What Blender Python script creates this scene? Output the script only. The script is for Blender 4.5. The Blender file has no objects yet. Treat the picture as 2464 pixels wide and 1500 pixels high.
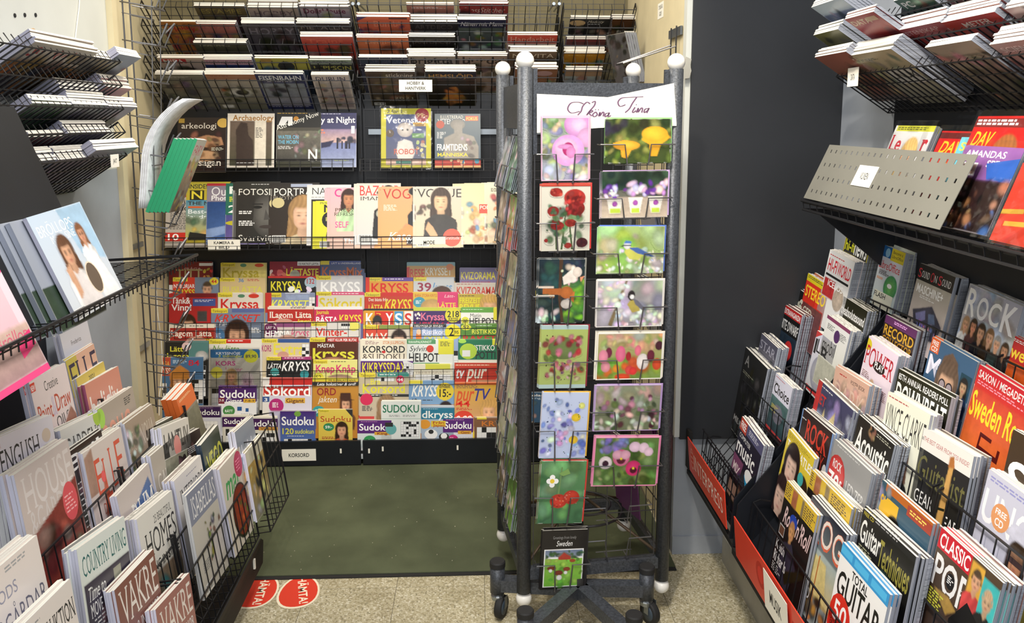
import bpy, math, random, zlib
import numpy as np
from mathutils import Vector, Matrix

# ------------------------------------------------------------------ camera, world, lights, exposure
scn = bpy.context.scene
COL = scn.collection
FPX, CX, CY, EYE = 2000.0, 1232.0, 590.0, 1.6        # focal length in pixels of the 2464x1500 frame, principal point, eye height
VPX, VPY = 1145.0, 290.0                             # where the aisle's direction (+Y) vanishes
_d = np.array([VPX-CX, VPY-CY, FPX]); _d /= np.linalg.norm(_d)
YAW = math.asin(-_d[0]); PITCH = math.asin(-_d[1]/math.cos(YAW))
CR = np.array([math.cos(YAW), -math.sin(YAW), 0.0])
CF = np.array([math.sin(YAW)*math.cos(PITCH), math.cos(YAW)*math.cos(PITCH), -math.sin(PITCH)])
CU = np.array([math.sin(YAW)*math.sin(PITCH), math.cos(YAW)*math.sin(PITCH), math.cos(PITCH)])
CC = np.array([0.0, 0.0, EYE])
cam_d = bpy.data.cameras.new('camera'); cam = bpy.data.objects.new('camera', cam_d); COL.objects.link(cam)
cam_d.sensor_fit = 'HORIZONTAL'; cam_d.sensor_width = 36.0; cam_d.lens = 36.0*FPX/2464.0
cam_d.shift_y = -(750.0-CY)/2464.0; cam_d.clip_start = 0.05
cam.matrix_world = Matrix(((CR[0], CU[0], -CF[0], 0), (CR[1], CU[1], -CF[1], 0), (CR[2], CU[2], -CF[2], EYE), (0, 0, 0, 1)))
scn.camera = cam
scn.view_settings.view_transform = 'Standard'; scn.view_settings.look = 'None'
scn.view_settings.gamma = 1.0; scn.view_settings.use_curve_mapping = False
scn.view_settings.exposure = 0.2
w = bpy.data.worlds.new('shop_ambient'); scn.world = w; w.use_nodes = True
w.node_tree.nodes['Background'].inputs[0].default_value = (0.93, 0.95, 1.0, 1)
w.node_tree.nodes['Background'].inputs[1].default_value = 0.42
def area(name, loc, rot, sx, sy, power, colr):
    l = bpy.data.lights.new(name, 'AREA'); l.shape = 'RECTANGLE'; l.size = sx; l.size_y = sy; l.energy = power; l.color = colr
    o = bpy.data.objects.new(name, l); COL.objects.link(o); o.location = loc; o.rotation_euler = rot; return o
def spot(name, loc, target, power, colr, size=math.radians(60), blend=0.5, rad=0.04):
    l = bpy.data.lights.new(name, 'SPOT'); l.energy = power; l.color = colr; l.spot_size = size; l.spot_blend = blend; l.shadow_soft_size = rad
    o = bpy.data.objects.new(name, l); COL.objects.link(o); o.location = loc
    o.rotation_euler = (Vector(target)-Vector(loc)).to_track_quat('-Z', 'Y').to_euler(); return o
area('ceiling_tube_light_aisle', (0.0, 1.5, 3.0), (0, 0, 0), 0.5, 1.5, 44, (1.0, 0.97, 0.92))
area('ceiling_tube_light_alcove', (-0.3, 3.05, 2.9), (0, 0, 0), 1.4, 0.3, 20, (1.0, 0.90, 0.74))
area('front_fill_daylight', (-0.4, -2.2, 2.4), (math.radians(68), 0, 0), 3.0, 1.6, 76, (0.95, 0.97, 1.0))  # added front fill from behind the camera, raised to brighten what faces it
spot('ceiling_spot_right', (-0.1, 1.0, 2.95), (1.15, 1.75, 1.0), 105, (1.0, 0.90, 0.76), math.radians(75), 0.6, 0.05)
spot('ceiling_spot_alcove', (0.55, 1.9, 2.95), (-0.15, 3.8, 0.42), 92, (1.0, 0.89, 0.70), math.radians(52), 0.8, 0.05)
spot('ceiling_spot_alcove_left', (-0.55, 1.7, 2.95), (-0.85, 3.8, 0.42), 62, (1.0, 0.92, 0.78), math.radians(50), 0.8, 0.05)

# ------------------------------------------------------------------ measuring helpers: a pixel and a known plane give a point of the place
def ray(x, y): return CR*(x-CX)/FPX - CU*(y-CY)/FPX + CF
def on_plane(x, y, O, n):
    v = ray(x, y); return CC + v*(np.dot(np.array(O)-CC, n)/np.dot(v, n))
def onX(x, y, X): return on_plane(x, y, (X, 0, 0), np.array([1., 0, 0]))
def onY(x, y, Y): return on_plane(x, y, (0, Y, 0), np.array([0, 1., 0]))
def onZ(x, y, Z): return on_plane(x, y, (0, 0, Z), np.array([0, 0, 1.]))

# ------------------------------------------------------------------ colours and materials
def lin(c): return c/12.92 if c <= 0.04045 else ((c+0.055)/1.055)**2.4
def hx(s):
    if len(s) == 3: s = ''.join(c*2 for c in s)
    return tuple(lin(int(s[i:i+2], 16)/255.0) for i in (0, 2, 4))
MATS = {}
def nodes(m):
    m.use_nodes = True; nt = m.node_tree; return nt, nt.nodes, nt.links, nt.nodes['Principled BSDF']
def mat(name, col, rough=0.5, metal=0.0, spec=0.5, noise=0.0, nscale=20.0, bump=0.0, bscale=200.0, col2=None, coat=0.0, detail=6.0, lo=.35, hi=.65):
    if name in MATS: return MATS[name]
    m = bpy.data.materials.new(name); nt, N, L, P = nodes(m)
    P.inputs['Roughness'].default_value = rough; P.inputs['Metallic'].default_value = metal
    P.inputs['Specular IOR Level'].default_value = spec; P.inputs['Coat Weight'].default_value = coat
    c = hx(col); P.inputs['Base Color'].default_value = (*c, 1)
    tc = N.new('ShaderNodeTexCoord')
    if noise or col2:
        t = N.new('ShaderNodeTexNoise'); t.inputs['Scale'].default_value = nscale; t.inputs['Detail'].default_value = detail
        r = N.new('ShaderNodeValToRGB'); r.color_ramp.elements[0].position = lo; r.color_ramp.elements[1].position = hi
        c2 = hx(col2) if col2 else tuple(v*(1-noise) for v in c)
        r.color_ramp.elements[0].color = (*c2, 1); r.color_ramp.elements[1].color = (*c, 1)
        L.new(tc.outputs['Object'], t.inputs['Vector']); L.new(t.outputs['Fac'], r.inputs['Fac']); L.new(r.outputs['Color'], P.inputs['Base Color'])
    if bump:
        t = N.new('ShaderNodeTexNoise'); t.inputs['Scale'].default_value = bscale; t.inputs['Detail'].default_value = 3
        b = N.new('ShaderNodeBump'); b.inputs['Strength'].default_value = bump; b.inputs['Distance'].default_value = 0.003
        L.new(tc.outputs['Object'], t.inputs['Vector']); L.new(t.outputs['Fac'], b.inputs['Height']); L.new(b.outputs['Normal'], P.inputs['Normal'])
    MATS[name] = m; return m
def print_mat(name, rough, coat):
    m = bpy.data.materials.new(name); nt, N, L, P = nodes(m)
    P.inputs['Roughness'].default_value = rough; P.inputs['Coat Weight'].default_value = coat; P.inputs['Coat Roughness'].default_value = 0.18
    P.inputs['Specular IOR Level'].default_value = 0.35
    a = N.new('ShaderNodeAttribute'); a.attribute_name = 'ink'
    tc = N.new('ShaderNodeTexCoord')
    t = N.new('ShaderNodeTexNoise'); t.inputs['Scale'].default_value = 55; t.inputs['Detail'].default_value = 7; t.inputs['Roughness'].default_value = 0.62
    L.new(tc.outputs['Object'], t.inputs['Vector'])
    r = N.new('ShaderNodeMapRange'); r.inputs['From Min'].default_value = 0.32; r.inputs['From Max'].default_value = 0.68
    r.inputs['To Min'].default_value = 0.35; r.inputs['To Max'].default_value = 1.5
    L.new(t.outputs['Fac'], r.inputs['Value'])
    mul = N.new('ShaderNodeMix'); mul.data_type = 'RGBA'; mul.blend_type = 'MULTIPLY'
    L.new(a.outputs['Alpha'], mul.inputs['Factor']); L.new(a.outputs['Color'], mul.inputs['A'])
    L.new(r.outputs['Result'], mul.inputs['B']); L.new(mul.outputs['Result'], P.inputs['Base Color'])
    MATS[name] = m; return m
print_mat('glossy_print', 0.38, 0.25); print_mat('matt_print', 0.6, 0.0)
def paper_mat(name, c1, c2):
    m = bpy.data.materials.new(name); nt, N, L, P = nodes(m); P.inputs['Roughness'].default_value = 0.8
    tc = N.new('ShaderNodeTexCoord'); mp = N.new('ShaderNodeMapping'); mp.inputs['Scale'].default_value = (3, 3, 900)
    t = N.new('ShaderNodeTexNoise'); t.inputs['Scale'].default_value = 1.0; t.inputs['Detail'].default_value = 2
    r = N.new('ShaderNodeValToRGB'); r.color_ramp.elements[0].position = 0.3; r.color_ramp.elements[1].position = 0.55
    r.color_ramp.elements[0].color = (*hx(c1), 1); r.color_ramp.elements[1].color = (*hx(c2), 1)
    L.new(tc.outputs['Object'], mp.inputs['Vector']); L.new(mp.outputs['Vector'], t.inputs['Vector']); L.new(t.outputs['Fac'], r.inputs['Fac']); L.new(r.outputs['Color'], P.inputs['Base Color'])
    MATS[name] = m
paper_mat('page_edges', 'a9a49a', 'f1ede2'); paper_mat('fore_edges', '4e535e', 'a4a9b4')  # fore edges: grey of bled ink, plus side-edge shade put into the colour
def film_mat():
    m = bpy.data.materials.new('clear_film'); nt, N, L, P = nodes(m)
    g = N.new('ShaderNodeBsdfGlossy'); g.inputs['Roughness'].default_value = 0.12; t = N.new('ShaderNodeBsdfTransparent'); mx = N.new('ShaderNodeMixShader')
    tc = N.new('ShaderNodeTexCoord'); n = N.new('ShaderNodeTexNoise'); n.inputs['Scale'].default_value = 16; n.inputs['Detail'].default_value = 2
    b = N.new('ShaderNodeBump'); b.inputs['Strength'].default_value = 0.35; b.inputs['Distance'].default_value = 0.012
    L.new(tc.outputs['Object'], n.inputs['Vector']); L.new(n.outputs['Fac'], b.inputs['Height']); L.new(b.outputs['Normal'], g.inputs['Normal'])
    fr = N.new('ShaderNodeFresnel'); fr.inputs['IOR'].default_value = 1.45
    L.new(fr.outputs['Fac'], mx.inputs['Fac']); L.new(t.outputs[0], mx.inputs[1]); L.new(g.outputs[0], mx.inputs[2])
    L.new(mx.outputs[0], N['Material Output'].inputs['Surface']); MATS['clear_film'] = m
film_mat()
mat('black_wire', '17171a', 0.42, 0.0, 0.5); mat('steel_wire', '77777a', 0.35, 0.8); mat('dark_steel_wire', '4a4a4c', 0.4, 0.6)
mat('hammered_grey', '50545b', 0.4, 0.3, 0.5, noise=0.45, nscale=160, bump=0.25, bscale=220)
mat('white_plastic', 'f2f0ea', 0.22, 0, 0.5, noise=0.04, nscale=8)
mat('black_steel', '15181f', 0.45, 0, 0.5, noise=0.25, nscale=9, bump=0.03, bscale=90)
mat('dark_steel', '252423', 0.65, 0.0, 0.25, noise=0.3, nscale=12)
mat('dark_wall_paint', '2a2c30', 0.55, 0, 0.4, noise=0.2, nscale=2.5, bump=0.06, bscale=260)
mat('white_wall_paint', 'cdcfc8', 0.6, 0, 0.4, noise=0.06, nscale=5, bump=0.05, bscale=60)
mat('cream_wall_paint', 'd8cba6', 0.7, 0, 0.3, noise=0.10, nscale=7, bump=0.08, bscale=120)
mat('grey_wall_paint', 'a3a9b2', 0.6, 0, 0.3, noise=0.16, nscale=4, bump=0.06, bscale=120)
mat('olive_wall_paint', '7d7457', 0.7, 0, 0.3, noise=0.15, nscale=6)
mat('sheet_metal', '8b897f', 0.42, 0.2, 0.5, noise=0.10, nscale=5)
mat('plinth_grey', 'aeaba0', 0.5, 0.1, 0.4, noise=0.25, nscale=7)
mat('rubber', '1b1b1c', 0.7); mat('blue_rubber', '35424e', 0.5); mat('zinc', '9aa0a4', 0.3, 0.9)
mat('sign_card', 'f0ece0', 0.6, 0, 0.3, noise=0.05, nscale=10)

# ------------------------------------------------------------------ mesh collector
class MB:
    def __init__(s): s.v = []; s.f = []
    def add(s, vs, fs):
        b = len(s.v); s.v += [tuple(map(float, p)) for p in vs]; s.f += [tuple(i+b for i in q) for q in fs]; return s
    def box(s, a, b):
        (x0, y0, z0), (x1, y1, z1) = [(min(p, q)) for p, q in zip(a, b)], [(max(p, q)) for p, q in zip(a, b)]
        return s.add([(x0,y0,z0),(x1,y0,z0),(x1,y1,z0),(x0,y1,z0),(x0,y0,z1),(x1,y0,z1),(x1,y1,z1),(x0,y1,z1)],
                     [(3,2,1,0),(4,5,6,7),(0,1,5,4),(1,2,6,5),(2,3,7,6),(3,0,4,7)])
    def obox(s, O, ax, ay, az):            # box from a corner and three edge vectors
        O, ax, ay, az = map(np.array, (O, ax, ay, az))
        p = [O, O+ax, O+ax+ay, O+ay]; p += [q+az for q in p]
        fs = [(3,2,1,0),(4,5,6,7),(0,1,5,4),(1,2,6,5),(2,3,7,6),(3,0,4,7)]
        if np.dot(np.cross(ax, ay), az) < 0: fs = [f[::-1] for f in fs]
        return s.add(p, fs)
    def tube(s, pts, r, n=4, closed=False, caps=True):
        pts = [np.array(p, float) for p in pts]; m = len(pts); vs = []; fs = []
        up = None
        for i, p in enumerate(pts):
            a = pts[(i-1) % m] if (closed or i > 0) else p; b = pts[(i+1) % m] if (closed or i < m-1) else p
            t = b-a; l = np.linalg.norm(t); t = t/l if l > 1e-9 else np.array([0, 0, 1.])
            if up is None:
                up = np.array([0, 0, 1.]) if abs(t[2]) < 0.9 else np.array([1., 0, 0])
            u = up - t*np.dot(up, t); ln = np.linalg.norm(u)
            if ln < 1e-5: u = np.cross(t, [1., .3, .2]); ln = np.linalg.norm(u)
            u /= ln; up = u; w_ = np.cross(t, u)
            k = 1.0
            if 0 < i < m-1 or closed:
                t1 = p-a; t2 = b-p; c = np.dot(t1, t2)/max(1e-9, np.linalg.norm(t1)*np.linalg.norm(t2)); k = min(1.8, 1/math.sqrt(max(0.3, (1+c)/2)))
            for j in range(n):
                q = 2*math.pi*(j+.5)/n; vs.append(p + (u*math.cos(q)+w_*math.sin(q))*r*k)
        for i in range(m if closed else m-1):
            i2 = (i+1) % m
            for j in range(n): fs.append((i*n+j, i*n+(j+1) % n, i2*n+(j+1) % n, i2*n+j))
        if caps and not closed: fs += [tuple(range(n))[::-1], tuple((m-1)*n+j for j in range(n))]
        return s.add(vs, fs)
    def lathe(s, prof, n=20, O=(0, 0, 0), axis=None):  # profile of (radius, height)
        ax = np.array(axis if axis is not None else (0, 0, 1.), float); ax /= np.linalg.norm(ax)
        u = np.cross(ax, [0, 1., 0]) if abs(ax[1]) < .9 else np.cross(ax, [1., 0, 0]); u /= np.linalg.norm(u); v = np.cross(ax, u); O = np.array(O, float)
        vs = []; fs = []
        for r, h in prof:
            for j in range(n): q = 2*math.pi*j/n; vs.append(O+ax*h+(u*math.cos(q)+v*math.sin(q))*r)
        for i in range(len(prof)-1):
            for j in range(n): fs.append((i*n+j, i*n+(j+1) % n, (i+1)*n+(j+1) % n, (i+1)*n+j))
        fs += [tuple(range(n))[::-1], tuple((len(prof)-1)*n+j for j in range(n))]
        return s.add(vs, fs)
    def ball(s, c, r, n=20, m=12):
        return s.lathe([(max(1e-4, r*math.sin(math.pi*i/m)), -r*math.cos(math.pi*i/m)) for i in range(m+1)], n, c)
    def mesh(s, name, m, smooth=False):
        me = bpy.data.meshes.new(name); me.from_pydata(s.v, [], s.f); me.materials.append(MATS[m])
        if smooth: me.polygons.foreach_set('use_smooth', [True]*len(me.polygons))
        me.update(); return me
    def obj(s, name, m, parent=None, smooth=False):
        o = bpy.data.objects.new(name, s.mesh(name, m, smooth)); COL.objects.link(o); o.parent = parent
        return o
def tag(o, label=None, cat=None, group=None, kind=None):
    if label: o['label'] = label
    if cat: o['category'] = cat
    if group: o['group'] = group
    if kind: o['kind'] = kind
    return o
def empty(name, M=None, label=None, cat=None, group=None, loc=None):
    o = bpy.data.objects.new(name, None); o.empty_display_size = 0.05; COL.objects.link(o)
    if M is not None: o.matrix_world = M
    if loc is not None: o.location = loc
    return tag(o, label, cat, group)
def WM(o): return (WM(o.parent) @ o.matrix_basis) if o.parent else o.matrix_basis.copy()
def wpart(mb, name, m, parent, smooth=False):
    """a part whose vertices are given in world space under a parent that sits at its own base"""
    inv = np.array(WM(parent).inverted())
    P = np.array(mb.v); P = P @ inv[:3, :3].T + inv[:3, 3]; mb.v = [tuple(p) for p in P]
    return mb.obj(name, m, parent, smooth)
def frame(O, right, up):
    r = np.array(right, float); r /= np.linalg.norm(r); u = np.array(up, float); u -= r*np.dot(u, r); u /= np.linalg.norm(u); n = np.cross(r, u)
    return Matrix(((r[0], u[0], n[0], O[0]), (r[1], u[1], n[1], O[1]), (r[2], u[2], n[2], O[2]), (0, 0, 0, 1)))

# ------------------------------------------------------------------ print: flat artwork laid out as coloured shapes on a cover
_glyph = {}
def text_mesh(s, style):
    key = (s, style)
    if key in _glyph: return _glyph[key]
    c = bpy.data.curves.new('t', 'FONT'); c.body = s; c.resolution_u = 4 if len(s) < 3 else (3 if len(s) < 9 else 2)
    c.offset = 0.016 if 'b' in style else (-0.005 if 'l' in style else 0.0)
    if 'i' in style: c.shear = 0.3
    o = bpy.data.objects.new('t', c); me = bpy.data.meshes.new_from_object(o)
    n = len(me.vertices); V = np.zeros(n*3); me.vertices.foreach_get('co', V); V = V.reshape(-1, 3)[:, :2].copy()
    T = [tuple(p.vertices) for p in me.polygons]
    if 's' in style and n:                    # serifs on the stems that end flat on the base or cap line
        cnt = {}
        for p in T:
            for a, b in zip(p, p[1:]+p[:1]): k = (min(a, b), max(a, b)); cnt[k] = cnt.get(k, 0)+1
        hi = V[:, 1].max(); ext = []
        for (a, b), k in cnt.items():
            if k == 1 and abs(V[a, 1]-V[b, 1]) < 2e-3 and 0.03 < abs(V[a, 0]-V[b, 0]) < 0.2:
                y = V[a, 1]
                for lv, d in ((0.0, 1), (hi, -1), (0.73, -1), (0.55, -1)):
                    if abs(y-lv) < 0.02: ext += [(min(V[a, 0], V[b, 0])-.055, min(V[a, 0], V[b, 0]), y, y+d*.035), (max(V[a, 0], V[b, 0]), max(V[a, 0], V[b, 0])+.055, y, y+d*.035)]; break
        nv = []
        for x0, x1, y0, y1 in ext:
            k = n+len(nv); nv += [(x0, y0), (x1, y0), (x1, y1), (x0, y1)]; T.append((k, k+1, k+2, k+3))
        if nv: V = np.vstack([V, np.array(nv)])
    bpy.data.meshes.remove(me); bpy.data.objects.remove(o); bpy.data.curves.remove(c)
    if len(V):
        V[:, 0] -= V[:, 0].min(); low = any(ch in 'gjpqy,' for ch in s); y0 = V[:, 1].min() if not low else max(V[:, 1].min(), -0.2)
        y0 = 0.0 if (low or y0 < 0) else y0
        V[:, 1] -= y0; V /= np.array([max(1e-6, V[:, 0].max()), max(1e-6, V[:, 1].max())])
    _glyph[key] = (V, T); return V, T

class Art:
    """print of one cover: sharp vector shapes and lettering; photo areas (after 'n amount') are laid down as a fine grid of ink values"""
    STEP = 0.00005
    def __init__(s, W, H, seed, res=56):
        s.W, s.H = W, H; s.V = []; s.F = []; s.C = []; s.n = 0; s.z = 0.0; s.al = 0.0; s.rot = 0.0; s.rng = random.Random(seed); s.np = np.random.RandomState(seed % 2**31)
        s.nx = res; s.ny = max(8, int(round(res*H/W))); s.k = W/H
        gx, gy = np.meshgrid(np.linspace(0, 1, s.nx+1), np.linspace(0, 1, s.ny+1)); s.gx, s.gy = gx, gy
        s.can = np.ones((s.ny+1, s.nx+1, 3)); s.msk = np.zeros((s.ny+1, s.nx+1)); s.sx = .6/s.nx
        t = np.zeros_like(gx)
        for o, am in ((4, .5), (9, .3), (20, .2)):
            g = s.np.rand(o+2, o+2); fx = gx*o; fy = gy*o; ix = fx.astype(int); iy = fy.astype(int); u = fx-ix; v = fy-iy; u = u*u*(3-2*u); v = v*v*(3-2*v)
            t += am*(g[iy, ix]*(1-u)*(1-v)+g[iy, ix+1]*u*(1-v)+g[iy+1, ix]*(1-u)*v+g[iy+1, ix+1]*u*v)
        s.tone = .82+.36*t
    # ---- ink grid
    def ink(s, cov, col):
        cov = np.clip(cov, 0, 1); col = np.asarray(col, float)
        if s.al > 0: col = (col if col.ndim == 3 else col[None, None, :])*s.tone[:, :, None]; s.msk = np.maximum(s.msk, cov)
        elif col.ndim == 1: col = col[None, None, :]
        s.can = s.can*(1-cov[:, :, None])+col*cov[:, :, None]
    def cov_ell(s, cx, cy, rx, ry, ang=0.0, soft=None):
        ca, sa = math.cos(ang), math.sin(ang); dx = s.gx-cx; dy = (s.gy-cy)/s.k; x = (dx*ca+dy*sa)/rx; y = (-dx*sa+dy*ca)/ry
        r = np.sqrt(x*x+y*y); sf = soft or min(.9, 1.3*s.sx/max(1e-4, min(rx, ry)))
        return np.clip((1-r)/sf+.5, 0, 1), r
    def cov_rect(s, x0, y0, x1, y1):
        e = s.sx; f = e*s.k
        return np.clip((s.gx-x0)/e+.5, 0, 1)*np.clip((x1-s.gx)/e+.5, 0, 1)*np.clip((s.gy-y0)/f+.5, 0, 1)*np.clip((y1-s.gy)/f+.5, 0, 1)
    def cov_poly(s, pts):
        c = 0
        for ox, oy in ((-.3, -.3), (.3, -.3), (-.3, .3), (.3, .3)):
            X = s.gx+ox/s.nx; Y = s.gy+oy/s.ny; ins = np.zeros(X.shape, bool); n = len(pts)
            for i in range(n):
                (x0, y0), (x1, y1) = pts[i], pts[(i+1) % n]
                if y0 == y1: continue
                ins ^= ((y0 > Y) != (y1 > Y)) & (X < (x1-x0)*(Y-y0)/(y1-y0)+x0)
            c = c+ins*.25
        return c
    def flush(s):
        if s.msk.max() < .03: return
        m = s.msk > .03; q = m[:-1, :-1] | m[1:, :-1] | m[:-1, 1:] | m[1:, 1:]; J, I = np.nonzero(q)
        used = np.zeros(m.shape, bool)
        for a, b in ((0, 0), (1, 0), (0, 1), (1, 1)): used[J+a, I+b] = True
        idx = -np.ones(m.shape, int); idx[used] = np.arange(used.sum())
        F = list(zip(idx[J, I], idx[J+1, I], idx[J+1, I+1], idx[J, I+1]))
        s.put(np.column_stack([s.gx[used], s.gy[used]]), F, s.can[used]); s.msk[:] = 0
    def put(s, xy, faces, cols, layer=True):
        if layer: s.z += s.STEP
        a = np.clip(np.array(xy, float), 0, 1); k = len(a)
        s.V.append(np.column_stack([(a[:, 0]-.5)*s.W, (1-a[:, 1])*s.H, np.full(k, s.z)]))
        s.F += [tuple(int(i)+s.n for i in f) for f in faces]; s.n += k
        c = np.array(cols, float)
        if c.ndim == 1: c = np.tile(c, (k, 1))
        s.C.append(np.column_stack([c, np.full(k, s.al)]))
    def rect(s, x0, y0, x1, y1, c, c2=None, layer=True, track=True):
        c2 = c2 or c
        if track:
            t = np.clip((s.gy-y0)/max(1e-6, y1-y0), 0, 1)[:, :, None]; s.ink(s.cov_rect(x0, y0, x1, y1), np.array(c)[None, None, :]*(1-t)+np.array(c2)[None, None, :]*t)
            if s.al > 0: return
        s.put([(x0, y0), (x0, y1), (x1, y1), (x1, y0)], [(0, 1, 2, 3)], [c, c2, c2, c], layer)
    def ell(s, cx, cy, rx, ry, c, c2=None, n=18, ang=0.0, layer=True, track=True):
        if track:
            cv, r = s.cov_ell(cx, cy, rx, ry, ang); t = np.clip(r, 0, 1)[:, :, None]**1.5
            e2 = np.array(c2 or (tuple(v*.72 for v in c) if s.al > 0 else c)); s.ink(cv, np.array(c)[None, None, :]*(1-t)+e2[None, None, :]*t)
            if s.al > 0: return
        k = s.k; pts = [(cx, cy)]; ca, sa = math.cos(ang), math.sin(ang)
        for i in range(n):
            q = -2*math.pi*i/n; x, y = rx*math.cos(q), ry*math.sin(q); pts.append((cx+x*ca-y*sa, cy+(x*sa+y*ca)*k))
        s.put(pts, [(0, 1+i, 1+(i+1) % n) for i in range(n)], [c]+[c2 or c]*n, layer)
    def poly(s, pts, c):
        s.ink(s.cov_poly(pts), np.array(c))
        if s.al > 0: return
        n = len(pts); ar = sum(pts[i][0]*pts[(i+1) % n][1]-pts[(i+1) % n][0]*pts[i][1] for i in range(n))
        s.put(pts[::-1] if ar > 0 else pts, [tuple(range(n))], c)
    def text(s, t, x, y, w_, h, c, style=''):
        V, T = text_mesh(t.replace('_', ' '), style)
        if not len(V): return
        P = V*np.array([w_, h]); q = math.radians(s.rot); k = s.k
        dx = P[:, 0]; dy = P[:, 1]/k
        xx = dx*math.cos(q)-dy*math.sin(q); yy = (dx*math.sin(q)+dy*math.cos(q))*k
        s.put(np.column_stack([x+xx, y+h-yy]), T, c)
    def lines(s, x, y, w_, n, c, h=.011, gap=.021):
        s.z += s.STEP
        for i in range(n):
            xx = x; e = x+w_*s.rng.uniform(.6, 1.0)
            while xx < e:
                d = s.rng.uniform(.03, .09); s.rect(xx, y+i*gap, min(e, xx+d), y+i*gap+h, c, layer=False, track=False); xx += d+.018
    def blobs(s, x0, y0, x1, y1, n, size, cols):
        for i in range(n):
            s.z += s.STEP*.15
            r = size*s.rng.uniform(.5, 1.3); c = s.rng.choice(cols); c = tuple(v*s.rng.uniform(.7, 1.2) for v in c)
            cx, cy, ry, an = s.rng.uniform(x0, x1), s.rng.uniform(y0, y1), r*s.rng.uniform(.5, 1), s.rng.uniform(0, 3)
            if s.al > 0: cv, q = s.cov_ell(cx, cy, r, ry, an, .7); s.ink(cv*.92, np.array(c)[None, None, :]*(1.15-.4*np.clip(q, 0, 1))[:, :, None])
            else: s.ell(cx, cy, r, ry, c, n=9, ang=an, layer=False)
    def face(s, cx, cy, d, skin, hair, cloth, long=1):
        """a head and shoulders photograph, d wide"""
        own = s.al; s.al = own or .08
        if own == 0: s.msk[:] = 0
        k = s.k; u = (s.gx-cx)/d; v = (s.gy-cy)/(d*k); e = 1.6*s.sx/d; A = lambda q: np.clip(q/e+.5, 0, 1); m = lambda x, y: (cx+x*d, cy+y*d*k)
        sk, ha, cl = (np.array(q)[None, None, :] for q in (skin, hair, cloth)); ph = s.rng.uniform(0, 6)
        strand = (.85+.12*np.sin(u*30+ph+3*np.sin(v*5+ph))+.25*s.tone-.2)[:, :, None]; lit = np.clip(1.12-.28*u-.12*np.abs(u), .5, 1.3)[:, :, None]
        ell = lambda x, y, rx, ry: 1-np.sqrt(((u-x)/rx)**2+((v-y)/ry)**2)
        if long: s.ink(np.maximum(A(ell(0, -.2, .68, .8)*.6), s.cov_poly([m(-.64, -.2), m(.64, -.2), m(.74, .9), m(.5, 1.3), m(-.55, 1.25), m(-.74, .9)])), ha*strand)
        s.ink(s.cov_poly([m(-1.0, 2.8), m(-1.08, 1.4), m(-.8, 1.05), m(-.24, .82), m(.24, .82), m(.8, 1.05), m(1.08, 1.4), m(1.0, 2.8)]), cl*lit*(.9+.12*np.sin(u*9+v*4+ph))[:, :, None])
        s.ink(s.cov_poly([m(-.21, .3), m(.21, .3), m(.25, .85), m(.0, 1.2), m(-.25, .85)]), sk*.74*lit)
        q = np.sqrt((u/.47)**2+((v+.0)/.63)**2); s.ink(A((1-q)*.47), sk*lit*(1.06-.34*np.clip(q, 0, 1)**2.5)[:, :, None])
        g = lambda x, y, a, b: np.exp(-((u-x)/a)**2-((v-y)/b)**2)
        s.ink(.35*(g(-.25, .16, .16, .12)+g(.25, .16, .16, .12)), np.array((skin[0]*1.0, skin[1]*.72, skin[2]*.68)))
        dk = np.array((.02, .015, .012)); ex = max(.09, 1.1/(s.nx*d)); ey = max(.045, .9/(s.nx*d))
        for i in (-1, 1):
            s.ink(.85*g(.19*i, -.03, ex, ey), dk); s.ink(.6*g(.19*i, -.16, .13, max(.03, ey*.8)), np.array(hair)*.5)
        s.ink(.4*g(.04, .16, .07, .07), np.array(skin)*.5); s.ink(.8*g(0, .34, .15, max(.05, ey)), np.array((.36, .07, .07)))
        top = A(ell(0, -.1, .56, .86)*.55)*np.clip((-(v+.36)-.45*u*u*np.sign(.3)+.28*np.abs(u)*0)/.14+.5, 0, 1)
        side = A(ell(0, -.05, .58, .8)*.55)*np.clip((np.abs(u)-.40+.06*v)/.07, 0, 1)*np.clip((.55-v)/.2, 0, 1)
        s.ink(np.maximum(top, side if long else side*np.clip((-v)/.1, 0, 1)), ha*strand*1.05)
        if own == 0: s.flush(); s.al = 0
    def grid(s, x0, y0, x1, y1, n):
        k = s.k; m = max(1, int(round((y1-y0)/k/((x1-x0)/n)))); s.rect(x0, y0, x1, y1, (.85, .85, .85)); s.z += s.STEP
        for i in range(n):
            for j in range(m):
                if s.rng.random() < .28: s.rect(x0+(x1-x0)*i/n, y0+(y1-y0)*j/m, x0+(x1-x0)*(i+1)/n, y0+(y1-y0)*(j+1)/m, (.02, .02, .02), layer=False, track=False)
        s.z += s.STEP; g = (.35, .35, .38)
        for i in range(n+1): x = x0+(x1-x0)*i/n; s.rect(x-.003, y0, x+.003, y1, g, layer=False, track=False)
        s.z += s.STEP*.5
        for j in range(m+1): y = y0+(y1-y0)*j/m; s.rect(x0, y-.002, x1, y+.002, g, layer=False, track=False)
    def bars(s, x0, y0, x1, y1):
        s.rect(x0, y0, x1, y1, (.82, .82, .8)); s.z += s.STEP; x = x0+.02
        while x < x1-.02:
            d = s.rng.choice((.005, .009, .013)); s.rect(x, y0+.008, x+d, y1-.012, (.03, .03, .03), layer=False, track=False); x += d+s.rng.choice((.006, .01))
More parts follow.
